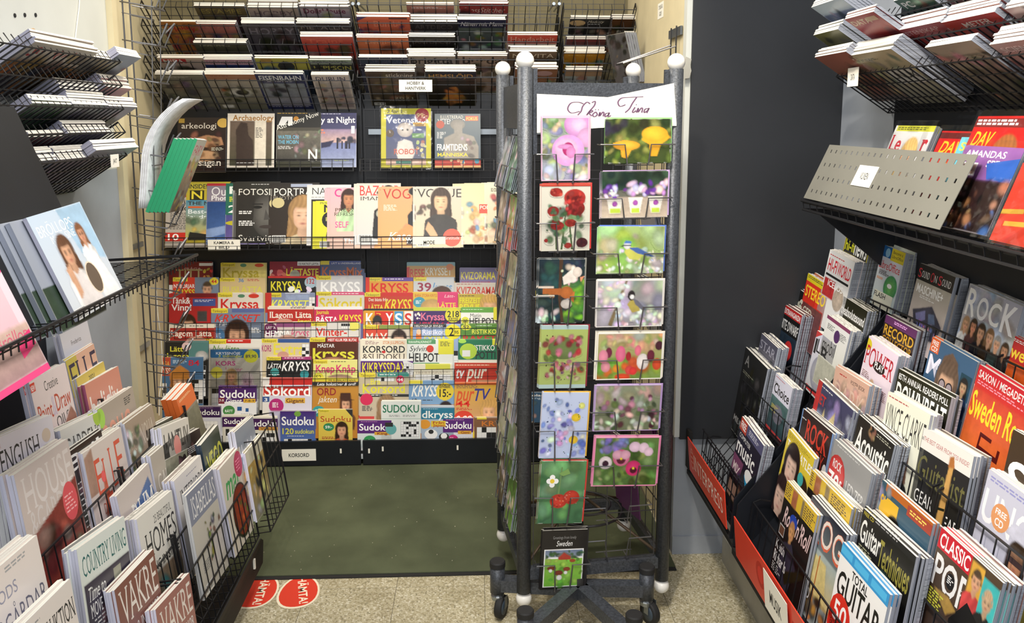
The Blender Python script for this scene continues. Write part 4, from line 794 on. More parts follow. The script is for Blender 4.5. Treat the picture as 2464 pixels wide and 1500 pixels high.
# ------------------------------------------------------------------ magazines of the left lower rack
def LM(k, tl, tr, art, lab, n=0, W=None, H=None, spine='dde', ratio=1.32, T=.006, push=0, loc='left rack', anchor='r', **kw):
    M, w_, h = LROW[k].place(tl, tr, W=W, H=H, ratio=ratio, push=push, anchor=anchor)
    return magazine(M, w_, min(h, .30), T, art, lab+', '+loc, n, spine, spare='copy behind the '+lab, res=64, **kw)
LM(8, (143, 806), (209, 770), 'b d4d4dc|t Frederica .3 .12 .35 .05 444|n .2|r .1 .35 .9 .62 543 321|n 0|r .42 .36 .58 .61 ca9|r .5 .37 .62 .6 765', 'pale grey design magazine standing highest', 2, H=.27)
LM(7, (157, 870), (225, 827), 'b e2b49c dba|r 0 0 .35 .4 cb5|e .3 .45 .18 .2 87a|t ELLE .06 .06 .92 .3 2a2a4a s|n .2|r .4 .4 1 1 cba', 'peach fashion magazine with tall thin black capitals', 1, H=.27)
LM(7, (172, 914), (239, 871), 'b d4bd5c cb5|t 2021 .4 .05 .2 .05 443 b|l .4 .12 .5 1 443|n .3|p 776 .12,.25 .3,.12 .4,.3 .35,.6 .2,.6|n 0|r 0 .55 .3 1 557|r .5 .6 1 1 446', 'mustard yellow magazine tucked between the peach and pink ones', 1, push=.012, H=.27)
LM(6, (69, 921), (156, 873), 'b eedfe0 e8d8d4|r 0 .02 .12 .1 d43|t NEW .01 .04 .1 .05 fff b|t Creative .34 .06 .36 .09 444 l|t Paint .06 .24 .36 .16 c8503c|t & .43 .22 .1 .18 d8c8e0 s|t Draw .53 .22 .42 .16 c8503c|t OILS .46 .42 .36 .11 444 l|n .25|p a76 .2,.75 .5,.6 .9,.4 1,.5 1,.8 .4,.85|g .3 .7 1 1 18 .1 744 c86 446 d98|n 0', 'white art magazine with red script-like title and painting hand', 3, spine='ccd', H=.28)
LM(6, (203, 927), (284, 881), 'b d8907c c98|r 0 .45 1 1 a98 776|t boligliv .06 .14 .8 .24 f4ece4 b|t VINTER .12 .5 .5 .07 444 s|n .3|g .1 .6 1 1 16 .1 a97 654 887', 'salmon pink home magazine with bold white lower-case title', 2, spine='b68', H=.28)
LM(5, (0, 1052), (123, 998), 'b e8e4ee|t THE .03 .05 .06 .03 c99|t ENGLISH .05 .1 .66 .17 333 sl|t HOME .07 .3 .5 .16 333 sl|e .85 .14 .08 .07 dcb|l .5 .28 .4 2 ccc|n .35|r .06 .52 1 1 7a7058 443|g .1 .55 .95 1 22 .1 554 876 332 765', 'white country home magazine with thin black serif title', 4, H=.295, spine='ddd', W=.235)
LM(5, (142, 1038), (240, 990), 'b dcdcd8|t GARDENS .08 .1 .85 .19 444 sl|t ILLUSTRERAD .3 .36 .5 .04 aaa l|e .9 .03 .1 .12 ac4|n .3|r 0 .6 1 1 543 211', 'off-white gardening magazine with a lime green dot', 4, H=.28, W=.21)
LM(5, (233, 987), (318, 930), 'b b0a498 a98|t BOLIG .05 .18 .75 .26 e8a890 b|l .7 .06 .25 4 444|e .05 .1 .1 .12 ad5|n .3|g .1 .5 1 1 16 .1 887 cba 665', 'taupe home magazine with peach capitals', 3, H=.28)
LM(4, (58, 1127), (162, 1056), 'b d8ccc8 cba|t HOUSE .08 .06 .88 .26 e8e0dc s|t &GARDEN .1 .32 .86 .2 e0d8d4 s|n .25|p 8a3a30 .1,.5 .5,.42 1,.3 1,1 .15,1|g .2 .55 .95 .95 20 .1 622 a54 321 876|n 0|e .82 .46 .14 .2 e05a60|l .72 .4 .2 5 fbb .012 .03|t GREAT .5 .85 .4 .05 eee b', 'rose grey interiors magazine with a coral oval', 4, H=.30, W=.23)
LM(4, (165, 1097), (200, 1072), 'b 211 221|t Bril .1 .04 .8 .14 eee b|n .4|g 0 .2 1 1 20 .12 332 644|n 0|l .2 .3 .6 9 ccc .012 .05', 'narrow dark magazine between the rose and beige interiors titles', 1, W=.2, H=.28, push=-.014, anchor='l')
LM(4, (198, 1093), (290, 1028), 'b dacfc8 cbb|n .15|p a87 0,.05 .2,.0 .2,.4 0,.4|p c86a50 .28,.65 .38,.2 .48,.6|n 0|t E .2 .12 .14 .32 d85a40 sl|t L .38 .15 .13 .36 d85a40 sl|t L .56 .1 .13 .36 d85a40 sl|t E .74 .08 .16 .34 d85a40 sl|t DECORATION .25 .52 .68 .1 b06a5a l|e .36 .3 .05 .07 e66|n .25|r .2 .72 1 1 887 554', 'beige interiors magazine with scattered orange capitals', 4, H=.29)
LM(4, (299, 1021), (365, 972), 'b a89684 876|t MAGNOLIA .08 .12 .85 .2 c8bcac s|n .3|g 0 .1 .4 .6 26 .08 6a7a4a dde 4a5a3a|f .66 .75 .2 b86 321 876', 'brown magazine with white blossom and a small woman', 4, H=.28)
LM(4, (378, 1022), (415, 1002), 'b 332|n .3|r 0 .2 1 1 543|n 0|t LEVA .1 .1 .6 .15 eee b', 'dark home magazine behind the wire rail, mid rack', 3, W=.2, H=.27)
LM(3, (407, 1023), (452, 1004), 'b dcd8d0|t LANTLIV .05 .08 .9 .2 333 b|n .3|r 0 .35 1 1 887', 'white magazine with heavy black capitals near the far end', 4, W=.21, H=.27)
LM(3, (280, 1195), (357, 1115), 'b c8beb8 b8aaa4|n .15|p 48689c .2,.3 .9,.1 1,.3 .3,.5|n 0|t RUM .3 .2 .66 .3 f0ece4 sl|n .2|r .1 .55 1 .75 b8455a 935|p ccc .2,.5 .9,.42 1,.55 .3,.65', 'grey design magazine with a blue shape behind white capitals', 2, H=.29)
LM(3, (363, 1097), (430, 1040), 'b b4aca0 a89c90|t GARDENS .1 .22 .84 .18 e4ded4 sl|e .88 .12 .12 .15 d88a84|n .2|g .2 .5 .95 .98 24 .12 b4c45a ddd 8a9a3a ccc 467', 'taupe gardening magazine with green and white shoes', 3, H=.29, W=.22)
LM(3, (438, 1054), (480, 1030), 'b 2a2024 221|n .3|g 0 .1 1 1 20 .1 423 333 645|n 0|l .4 .15 .5 4 ccc', 'black craft magazine near the far end of the left rack', 3, W=.2, H=.27)
LM(2, (-10, 1372), (88, 1288), 'b e8ddd4 ddd|l .5 .03 .4 2 aaa|t GODS .25 .14 .36 .08 99a s|t HERRGÅRDAR .0 .26 .98 .17 667 sl|n .12|r 0 .5 1 1 d8d0c4 c8c0b0|g .3 .55 .9 .95 12 .07 c8a878 bcd dcb', 'cream country-house magazine leaning at the lower left photo edge', 5, W=.235, H=.30)
LM(2, (197, 1314), (298, 1242), 'b dfe6e0|t COUNTRY_LIVING .06 .08 .9 .15 2a6a68 sl|n .2|r .04 .28 1 1 3a3244 222|g .3 .45 1 1 24 .09 433 654 223 877|n 0|r .62 .32 .78 .5 998|t Time_to .1 .32 .34 .1 eee si|t MOVE_ON .1 .44 .4 .1 eee s|l .14 .56 .3 9 ccc .012 .03|e .4 .85 .05 .06 ddd', 'mint and dark blue country magazine with teal title', 4, H=.30, W=.23)
LM(2, (332, 1248), (413, 1180), 'b e2e0d8|t 25_BEAUTIFUL .4 .08 .5 .07 555 s|t HOMES .12 .18 .84 .22 333 sl|t LIVING_IN_STYLE .05 .46 .92 .08 222 b|n .3|r .05 .56 1 1 765 332|g .1 .6 1 1 14 .1 276 543 876', 'white homes magazine with tall black serif capitals', 5, H=.295, W=.23)
LM(2, (420, 1157), (482, 1095), 'b e0dcda|t INTERIORS .12 .14 .84 .14 333 sl|l .4 .06 .4 1 99a|n .2|r .15 .36 1 1 a87440 543|g .2 .4 1 .9 14 .08 b84 432 876', 'white interiors magazine with a brown photo', 4, H=.29, W=.22)
LM(2, (483, 1072), (524, 1022), 'b 3a4438 343|t VEGO .12 .18 .85 .28 c8c850 b|n .3|g .1 .4 1 1 22 .1 565 8a5a30 343 a74', 'dark green food magazine with yellow-green capitals', 2, H=.26, spine='345')
LM(1, (60, 1500), (168, 1393), 'b e4dcd4|t ANTIK_&_AUKTION .1 .12 .88 .14 333 s|l .1 .05 .5 1 999|n .25|r .1 .36 .9 1 a08878 765', 'pale antiques magazine rising from the bottom photo edge', 3, W=.23, H=.28, loc='left rack front')
LM(1, (306, 1410), (390, 1318), 'b 8a5c50 7a4c44|t VAKRE .06 .05 .9 .28 f0e8e0 sl|t HJEM_&_INTERIØR .06 .38 .88 .1 eee sl|n .2|r 0 .55 1 1 6a2c34 321', 'brown interiors magazine with slim white capitals, second of two', 3, H=.295, push=-.022, W=.22)
LM(1, (347, 1488), (446, 1380), 'b a8746c 9a645c|t VAKRE .08 .06 .88 .26 f0e8e0 sl|t HJEM_&_INTERIØR .08 .36 .86 .1 eee sl|n .15|r 0 .5 1 1 8a4c48 633|n 0|r .55 .6 .85 .9 c0ccd0', 'rust interiors magazine with slim white capitals, nearest the lip', 3, H=.29, W=.22, push=.01)
LM(1, (448, 1194), (511, 1129), 'b 8a90a4|r 0 .3 1 1 c8c4bc b8b4ac|t ISABELLAS .1 .06 .86 .2 f2f2f4 sl|n .15|g .4 .38 .95 .8 34 .05 4a3a5a 6a4a3a 3a4a3a b8a8a8 884|p c8c4c4 .6,.6 .95,.5 .98,.8 .6,.85|n 0|l .15 .7 .3 5 888|l .5 .9 .45 2 eee|m .1 .9 .36 .99', 'blue-grey home magazine with a dried flower bouquet', 1, H=.30, W=.22, spine='ccc')
LM(1, (528, 1130), (575, 1075), 'b d8d0c4|t mat .1 .16 .7 .22 4aa860 bi|e .82 .16 .2 .2 c02a5a|l .7 .1 .24 4 f9b .015 .035|n .1|e .62 .65 .4 .42 221|n .4|e .62 .64 .36 .38 a03a20 7a2a18|g .35 .5 .9 .85 30 .05 c86a30 5a6a2a 8a2a1a|n 0', 'cream food magazine with a pan of red stew', 4, H=.285, W=.21, T=.008)
LM(1, (558, 1047), (608, 1002), 'b 8c96a8|t Hembakat .05 .2 .92 .22 eef bi|n .25|r 0 .5 1 1 c4b098 987|g .1 .55 .9 .95 16 .09 dca a87 ca4', 'blue-grey baking magazine at the far end of the left rack', 3, H=.28, W=.21)
LM(1, (586, 1088), (620, 1048), 'b d8d4c0|n .3|r 0 .2 1 1 ba9a48 887|g .1 .2 .9 .9 20 .1 334 dd8 cca', 'food magazine with yellow strip inside the far wire basket', 1, H=.24, W=.2, push=.012)
# orange paperback pile standing at the end of the rack
M0, w0_, h0 = Row('left', -.99, .86, 12).place((424, 962), (456, 926), W=.15, H=.2, anchor='l')
for i in range(3):
    magazine(M0 @ Matrix.Translation((0, .004*i, -.0165*i)), w0_, h0, .0155, 'b e06a2a|r 0 .3 1 1 8a8478|n .3|r 0 .34 1 1 776 554|n 0|l .1 .06 .7 2 fda', 'orange-topped puzzle booklet, %s of the three by the cream jamb' % ('frontmost', 'middle', 'rearmost')[i], 0, 'd66a30', group='orange booklets', name='booklet', cat='booklet')
# ------------------------------------------------------------------ wedding magazines on the display shelf
def BM(tl, tr, art, lab, n, W, H, **kw):
    M, w_, h = BROW.place(tl, tr, W=W, H=H, anchor='l', **kw)
    return M, w_, h
BR2 = Row('left', -.90, 1.43, 21.0)
M, w_, h = BR2.place((64, 528), (208, 484), H=.225, tilt=True, W=.235)
magazine(M, w_, .228, .008, 'b c4d4e4 d8dce0|n .1|p a8c8e0 .5,0 1,0 1,.6 .6,.5|n 0|t BRÖLLOPS .06 .08 .62 .13 eef4f8 s|t MAGASINET .2 .22 .5 .07 f8f8f8 s|n .12|f .36 .42 .19 d8a684 6a4630 f0ece8 1|p e8e0dc .22,.95 .24,.7 .4,.6 .56,.72 .6,1|f .74 .3 .12 d8a080 8a5a3a f2f0ee|p f4f2f0 .62,1 .66,.5 .82,.48 .95,.9 .95,1|n .2|p d8a684 .2,.55 .3,.5 .3,.8 .22,.85|n 0|e .6 .72 .12 .16 e8d8c0|e .6 .72 .105 .145 6a5a4c|m 0 .9 .2 1', 'pale blue bridal magazine with two women in white dresses, left display shelf', 0, 'aab')
for i in range(6):      # a fanned pile of spines beside it
    q = BR2.at(36-13*i, 532-1*i); u = BR2.u; x = np.array([0, 1., 0])
    Mi = frame(q-u*.235-BR2.n*.012*(i+1)-x*.0, x, u)
    mm = magazine(Mi @ Matrix.Translation((.1, 0, 0)), .2, .235, .010, 'b 9aa0ac|n .3|r 0 .6 1 1 343', ORD[i]+' grey-spined copy fanned out left of the bridal magazine', 0, '9298a6', group='fanned bridal copies')
M, w_, h = BR2.place((-110, 690), (0, 650), W=.23, H=.20, anchor='r', tilt=True); 
magazine(M, w_, .245, .010, 'b f0d0d8 e8b8c0|r .9 0 1 1 f4d8e0|e .95 .1 .12 .12 e8508a|l .6 .3 .3 3 8cd|n .15|r 0 .6 1 .95 d8b8a8 a88|n 0|t Bröllop .5 .62 .45 .1 d86a80 i|p e8407a .75,.72 .98,.66 .98,.78 .75,.84|r 0 .95 1 1 f0508a', 'pink wedding magazine cut by the left photo edge', 1, 'c9a')
# ------------------------------------------------------------------ left top rack
LW = 'left top rack'
for k, tl, tr, art, lab, n in (
 (0, (85, 100), (235, 128), 'b e8e4dc|t Svensk_jakt .1 .06 .7 .16 c8302a bi|n .3|r 0 .3 1 1 c8903a 654|g 0 .3 1 .9 20 .1 d8a040 876 445', 'hunting magazine with red italic title', 4),
 (0, (175, 128), (290, 152), 'b 9a8a6a|n .4|g 0 0 1 1 20 .12 c87a3a 665 334 a97', 'brown and orange outdoor magazine on the top tier', 3),
 (0, (288, 130), (338, 141), 'b 8898b8 667|n .3|g 0 .2 1 1 16 .12 a55 88a dcc', 'blue-grey magazine at the far end of the top tier', 3),
 (1, (145, 212), (250, 228), 'b c8c8cc|t Golf .1 .1 .5 .12 444 i|n .2|r 0 .3 1 1 99a 667', 'pale magazine with a scribbled black title', 4),
 (1, (255, 208), (350, 192), 'b d8a0a4 b88|n .2|g 0 .2 1 1 16 .12 c88 ebb 966', 'thick pink magazine, far end of the second tier', 6),
 (2, (78, 248), (180, 252), 'b 4a6a4a 353|n .3|g 0 .1 1 1 16 .12 575 243 785', 'green-covered magazine on the third tier', 3),
 (2, (175, 250), (255, 258), 'b a8b0b8|n .3|g 0 .1 1 1 16 .12 99a 667 bbc', 'silver-blue magazine in a white fanned pile', 5),
 (2, (262, 255), (350, 245), 'b b8b0c8|n .3|g 0 .1 1 1 16 .12 a88 88a 556', 'lilac magazine at the far end of the third tier', 4),
 (3, (70, 330), (160, 334), 'b 5a2a34 322|n .3|g 0 .1 1 1 16 .12 633 422 544', 'maroon magazine on the fourth tier', 2),
 (3, (165, 320), (265, 318), 'b 3a2a5a 423|n .3|g 0 .1 1 1 16 .12 424 733 335', 'purple-blue magazine with thick white pages, fourth tier', 5),
 (4, (50, 392), (135, 385), 'b 8890a8|n .3|g 0 .1 1 1 16 .12 99b 667 ccd', 'grey-blue magazine nearest us on the lowest tier', 5),
 (4, (140, 385), (235, 372), 'b 88809a|n .3|g 0 .1 1 1 16 .12 98a 656 cbc', 'mauve magazine in the middle of the lowest tier', 5),
 (4, (232, 362), (340, 350), 'b a8b0c8|n .3|g 0 .1 1 1 16 .12 99b 778 dde', 'bluish magazine sticking out at the far lowest tier', 4)):
    TM(LT[k], tl, tr, art, lab, LW, n)
q = onX(272, 385, -.99); sign_at(frame((-.985, q[1], q[2]-.02), (0, 1, 0), (0, 0, 1)), .05, .035, [('JAKT', .5)], 'tiny white sign under the left top rack')
# ------------------------------------------------------------------ narrow zigzag wire holder on the jamb
wh = empty('wire_holder', None, 'tall narrow steel wire brochure holder fixed to the cream jamb', 'rack', loc=(-1.15, 3.0, .5))
mb = MB(); X0 = XL+.02; Y0, Y1 = 2.93, 3.03
for y in (Y0+.02, Y1-.02): mb.tube([(X0, y, .55), (X0, y, 2.3)], .0028, 5)
wpart(mb, 'back_rail', 'dark_steel_wire', wh)
for i in range(13):
    z = .62+i*.125; mb = MB()
    mb.tube([(X0, Y0, z), (X0+.035, Y0-.012, z-.006), (X0+.11, Y0, z-.018), (X0+.11, Y1, z-.018), (X0+.035, Y1+.012, z-.006), (X0, Y1, z)], .0024, 5)
    mb.tube([(X0, Y0+.01, z-.035), (X0+.075, Y0+.012, z-.05), (X0+.075, Y1-.012, z-.05), (X0, Y1-.01, z-.035)], .0018, 4)
    mb.tube([(X0+.11, Y0+.02, z-.018), (X0+.145, Y0+.02, z+.055), (X0+.125, (Y0+Y1)/2, z+.025), (X0+.148, Y1-.02, z+.062), (X0+.11, Y1-.02, z-.018)], .002, 4)
    wpart(mb, 'wire_pocket', 'steel_wire', wh)
mb = MB()
for y in (Y0+.012, Y1-.012): mb.tube([(X0+.03, y, .55), (X0+.115, y, 2.3)], .0022, 4)
wpart(mb, 'front_rail', 'steel_wire', wh)
for z in (.78, 1.15): wpart(MB().box((XL, Y0-.03, z), (XL+.006, Y1+.0, z+.018)), 'bracket', 'zinc', wh)
HR = Row('left', -1.10, 1.42, -28)
# curling newspapers and a green pile in the holder
def curl(i):
    W, n = .145, 14; A0 = np.array([-1.16+.007*i, 2.90, 1.30]); mb = MB(); vs = []; fs = []
    prof = []
    for k in range(n+1):
        t = k/n; s_ = t*.43; ang = math.radians(84-62*max(0, t-.35)/.65)
        prof.append(ang)
    p = A0*1.0; P = [p.copy()]
    for k in range(n): p = p+np.array([math.cos(prof[k]), 0, math.sin(prof[k])])*.43/n; P.append(p.copy())
    off = .0028
    for k, q in enumerate(P):
        nn = np.array([-math.sin(prof[min(k, n)]), 0, math.cos(prof[min(k, n)])])
        for s_ in (0, off):
            for y in (0, W): vs.append((q[0]+nn[0]*s_, q[1]+y+.02*k/n, q[2]+nn[2]*s_))
    for k in range(n):
        a, b = 4*k, 4*k+4; fs += [(a, a+1, b+1, b), (a+3, a+2, b+2, b+3), (a+2, a, b, b+2), (a+1, a+3, b+3, b+1)]
    fs += [(0, 2, 3, 1), (4*n+1, 4*n+3, 4*n+2, 4*n)]
    return mb.add(vs, fs)
mat('newsprint', 'eceef4', .75, noise=.22, nscale=45, bump=.05, bscale=80)
for i in range(4):
    tag(curl(i).obj('newspaper', 'newsprint', None, True), 'grey newspaper curling out of the wire holder, %s of four sheets' % ('innermost', 'second', 'third', 'outermost')[i], 'newspaper', 'curling newspapers')
GR = Row('left', -1.02, 1.42, -16)
for i in range(6):
    q = np.array([-1.052-.0135*i, 2.93, 1.285]); up = np.array([.42, 0, 1.0]); rt_ = np.array([-.06, 1, -.05])
    magazine(frame(q, rt_, up), .125, .27, .0118, 'b dde0d8|t FAIRY .1 .08 .8 .14 d8305a i|n .3|r 0 .3 1 1 b8a890 654|g 0 .3 1 1 24 .12 c8b050 a33 543 99a', ORD[i]+' green-spined magazine in the leaning wire-holder pile', 0, '2f9a6c', group='green-spined pile')
# ------------------------------------------------------------------ crossword magazines in the alcove
def KM(r, x0, x1, y, art, lab, n=2, H=None, **kw):
    M, w_, h = KROW[r].place((x0, y), (x1, y), H=H, ratio=1.33)
    h = min(h, M[2][3]+h*.99-.03) if H is None else h
    M, w_, h = KROW[r].place((x0, y), (x1, y), H=h)
    return magazine(M, w_, h, .003, art, lab, n, 'd8d4c8', spare='copy behind the '+lab, name='crossword_magazine', cat='puzzle magazine', step=.0033, res=48, **kw)
S_ = '|r 0 0 .32 .06 e6d640|t Tänkesport .02 .01 .28 .04 533'
def C_(c='eee'): return '|x .04 .34 .96 .96 9'
KM(0, 407, 510, 632, 'b 7a1c1c 511|r .7 .01 1 .06 eee|t FRÅGA .35 .08 .4 .05 b99 b|t TITT .16 .12 .62 .16 a8986a b|g .8 .1 1 .3 6 .04 d33 c9a040|x 0 .4 1 1 9', 'dark red crossword magazine with beige capitals, top left')
KM(0, 531, 640, 633, 'b d8c878'+S_+'|e .5 .04 .07 .04 5a8a6a|e .85 .04 .1 .04 d4502e|t Kryssa .05 .08 .8 .16 b8a83a b|x .1 .34 .95 .96 8', 'tan crossword magazine with olive title, top row')
KM(0, 649, 770, 630, 'b 8a2030|r .55 0 1 .06 eee|t 132_RIKTIGT_LÄTTA .57 .01 .4 .04 333 b|t LÄTTASTE .33 .08 .64 .13 d8d040 b|t kryss! .7 .22 .26 .07 eee bi|e .5 .2 .1 .1 998|g 0 .08 .3 .25 8 .06 b66 cba|x .1 .4 .95 .96 8', 'maroon crossword magazine with lime title')
KM(0, 771, 877, 629, 'b 50608c 667|r .2 0 1 .06 4a5a9a|t LÄTT_&_UNDERHÅLLANDE .25 .01 .7 .04 eee|t KryssMix .04 .1 .92 .16 c87048 b|r 0 0 .2 .06 e6d640|x .1 .4 .95 .96 8', 'slate blue crossword magazine with copper title')
KM(1, 416, 526, 669, 'b d8402c'+S_+'|r .48 0 1 .3 7a8aa0|t NYBÖRJAR .02 .09 .46 .08 fff b|t KRYSS .06 .19 .42 .1 e8e040 b|e .9 .06 .1 .08 e8d840|t 44 .84 .03 .12 .06 c33 b|n .2|f .75 .2 .2 d8a888 543 777 0|n 0|x .1 .42 .95 .96 8', 'red crossword magazine with a face under a grey cap')
KM(1, 530, 639, 669, 'b d8c08c'+S_+'|t 36 .4 .01 .12 .06 5a8ac0 b|l .6 .02 .35 2 c8605a|t BUSLÄTTA .06 .12 .88 .13 e0d860 b|n .2|e .5 .36 .3 .14 dca|n 0|x .1 .42 .95 .96 8', 'sand coloured crossword magazine with pale yellow capitals')
KM(1, 645, 759, 665, 'b 222|r 0 0 1 .03 c33|t KRYSSA .06 .08 .66 .15 e6dc3a b|e .9 .1 .13 .12 a8c0d0|t 132 .82 .04 .16 .08 b33 b|g .4 .2 .9 .28 6 .06 eee ddd|x .1 .4 .95 .96 8', 'black crossword magazine with yellow capitals and blue disc')
KM(1, 761, 873, 665, 'b c8c8cc'+S_+'|t KRYSS .1 .09 .84 .17 f4f4f4 b|x .02 .3 .95 .96 8', 'silver crossword magazine with white capitals')
KM(2, 407, 521, 707, 'b b82a2c|r .35 0 1 .06 7a1c24|t Tänk& .05 .06 .4 .1 fff b|t Vinn! .05 .17 .42 .1 fff b|r .5 .08 .98 .2 46589c|l .54 .1 .4 2 dde|n .2|f .4 .52 .26 d8a888 3a2418 c33|r .6 .28 .8 .45 444|f .84 .75 .22 dba 222 334|n 0|x .02 .7 .2 .95 3', 'red prize-puzzle magazine with three small portraits', 3)
KM(2, 525, 632, 707, 'b e4dcd0'+S_+'|e .52 .04 .08 .04 5a8a6a|e .8 .04 .12 .05 d4402e|t Kryssa .06 .09 .86 .17 d0302c b|t mera .55 .26 .4 .06 c33 b|x .1 .4 .95 .96 8', 'white crossword magazine with bold red title')
KM(2, 639, 758, 706, 'b 8a94b4'+S_+'|r 0 0 .12 .3 c83a30|t KRYSSET .1 .1 .78 .15 ecec60 bi|n .2|r .4 .02 .9 .1 9aa8c8|n 0|x .88 .06 1 .3 2|x .1 .4 .95 .96 8', 'blue-grey crossword magazine with slanted yellow title', 4)
KM(2, 761, 875, 703, 'b dcd8c8|r 0 0 1 .05 d8507a'+S_+'|l .35 .02 .6 1 fff|t Sökord .06 .09 .9 .18 dcc83a b|e .5 .32 .15 .1 b8703a|r 0 .05 .04 .3 e0407a|x .1 .42 .95 .96 8', 'pink-edged word-search magazine with yellow title')
KM(3, 509, 632, 744, 'b 7c88a4 566'+S_+'|r .4 0 1 .05 5a6aa0|t KRYSSET .06 .08 .9 .11 d03a30 bi|t Favoriter .15 .17 .5 .08 e8e8ec i|n .15|f .5 .42 .36 d8a888 3a241c 445|n 0|e .12 .4 .14 .16 4a7aa8|l .04 .36 .16 4 dde|l .78 .28 .2 4 fff', 'blue-grey crossword magazine with a long-haired woman', 4)
KM(3, 644, 754, 739, 'b e8dccc|r 0 .04 1 .24 b8302a|t ILagom_Lätta .04 .08 .92 .1 f4ece0 sb|t kryss! .65 .2 .3 .07 e8dc40 bi|e .35 .25 .2 .08 c98|l .5 .01 .45 1 444|x .1 .4 .95 .96 8', 'red crossword magazine with white serif title, middle column')
KM(3, 756, 873, 739, 'b c8305a|r 0 0 1 .04 eee|t Journals .04 .05 .26 .06 e8d840 b|t BÄSTA .04 .13 .45 .12 fff b|t KRYSS .52 .12 .45 .13 ecd840 b|r 0 .26 1 .5 6a6a98|n .2|e .6 .3 .3 .12 a86|n 0|x .1 .42 .95 .96 8', 'magenta crossword magazine with white and yellow capitals')
KM(4, 407, 516, 781, 'b e8e0d0|r .02 .06 1 .34 a8302a|t Lagom_Lätta .04 .1 .9 .1 f4ece0 sb|t kryss! .68 .21 .28 .07 e8dc40 bi|e .6 .28 .22 .1 c98|l .45 .02 .5 1 444|x .1 .42 .95 .96 8', 'brick red crossword magazine with white serif title, left column', 4)
KM(4, 637, 747, 779, 'b d4c8c4|r .25 .0 1 .06 8a4a78|e .12 .1 .16 .14 6a2a58|t LÄTTA .04 .04 .2 .05 eee b|t HEMMA .02 .11 .54 .1 fff b|t kryss .57 .08 .4 .14 d04878 i|n .2|e .5 .28 .2 .12 c98|e .8 .28 .14 .1 a76|n 0|x .1 .42 .95 .96 8', 'beige and plum crossword magazine with pink script', 3)
KM(4, 749, 865, 776, 'b dcd8d4'+S_+'|t Vinter- .1 .09 .64 .12 d8382c b|t kryss .1 .22 .5 .11 d8382c b|e .88 .06 .12 .1 e8e06a|x .62 .02 .8 .1 4|e .85 .3 .14 .1 b33|x .1 .42 .95 .96 8', 'white winter crossword magazine with red slab title')
KM(5, 397, 501, 823, 'b 222|r .55 0 1 .28 5a8a8a|t Lätt .12 .08 .3 .09 e0d848 b|t & .44 .09 .08 .08 eee s|t lagom .05 .2 .5 .1 e0d848 b|e .5 .08 .11 .1 e8c8c8|n .2|e .85 .25 .14 .12 ccc|n 0|x .1 .42 .95 .96 8', 'black and teal crossword magazine with lower-case yellow title', 3)
KM(5, 503, 632, 818, 'b e4e0d8'+S_+'|r .32 0 .78 .05 c8302a|l .35 .01 .4 1 fff|t Ny_lätta .06 .08 .5 .1 6a9a4a i|x .05 .2 .95 .96 9', 'cream crossword magazine with green script above the bagged pack')
KM(5, 630, 744, 816, 'b d8c8a8'+S_+'|r .34 0 1 .06 3a5a98|t KORS .0 .1 .2 .1 b03a78 b|t Extra .25 .07 .66 .18 e8dc50 b|e .45 .26 .12 .08 c98|x .85 .08 1 .3 2|x .1 .42 .95 .96 8', 'beige crossword magazine with large yellow-green title', 3)
KM(5, 746, 860, 814, 'b 5a2a1c 432|r .36 0 1 .06 b8302a'+S_+'|t MEST_KLUR_PER_RUTA! .38 .01 .6 .04 fff b|t MÄSTAR .16 .08 .36 .07 eee b|t kryss .06 .16 .88 .17 e0dc44 b|n .2|e .5 .38 .3 .1 b86|n 0|x .1 .45 .95 .96 8', 'dark brown crossword magazine with big yellow lower-case title', 3)
KM(6, 377, 489, 861, 'b 4a74a0 468|r 0 .0 .3 .3 b84a34|t UNGA .02 .06 .26 .08 e8b058 b|t KRYSS .0 .17 .3 .1 e8d8c8 b|t 84 .68 .04 .24 .09 c8304a b|l .35 .04 .3 3 cde|n .1|f .5 .4 .3 e0b498 c8803a c8703a|p c8843a .28,.36 .3,.22 .5,.12 .7,.22 .72,.36|n 0|x 0 .42 .22 .8 3|x .72 .36 1 .75 3', 'blue crossword magazine with a woman in a mustard beanie', 2)
KM(6, 508, 625, 843, 'b 3078b0|r 0 .12 1 1 c8c4b8|t KRYSSNÖJE .1 .02 .5 .05 fff b|t 3_tidningar .15 .07 .5 .04 e0e060 b|e .82 .1 .15 .13 dcdc40|t 89,90 .71 .07 .22 .05 346 b|t KORS .1 .17 .4 .07 c03a88 b|t Vinter .3 .27 .35 .06 c8508a i|n .15|f .42 .42 .18 d8a888 b8986a a33|f .75 .5 .2 cab dcc bbb|n 0|e .12 .35 .12 .12 e4dc5a|x .02 .6 .98 .98 9', 'bagged three-pack of crosswords with blue banner', 1, film=True)
KM(6, 642, 749, 859, 'b 262626'+S_+'|r .34 0 1 .05 a83a78|l .4 .015 .55 1 fff|t LÄTTA .02 .1 .3 .1 eee bi|t KRYSS .33 .08 .65 .17 f4f4f4 bi|e .18 .26 .1 .09 4aa0a0|e .85 .3 .1 .1 3a98a0|l .04 .3 .4 1 eee|x .1 .42 .95 .96 8', 'black crossword magazine with slanted white capitals', 3)
KM(6, 754, 860, 867, 'b e8e48c'+S_+'|l .4 .02 .5 1 554|t Knep .06 .08 .42 .13 d83a7a b|t Knåp .52 .08 .44 .13 d83a7a b|e .12 .3 .12 .11 d8d040|t 52 .06 .26 .12 .07 333|n .2|e .6 .32 .3 .1 a87|n 0|x .1 .45 .95 .96 8', 'pale yellow puzzle magazine with pink title', 2)
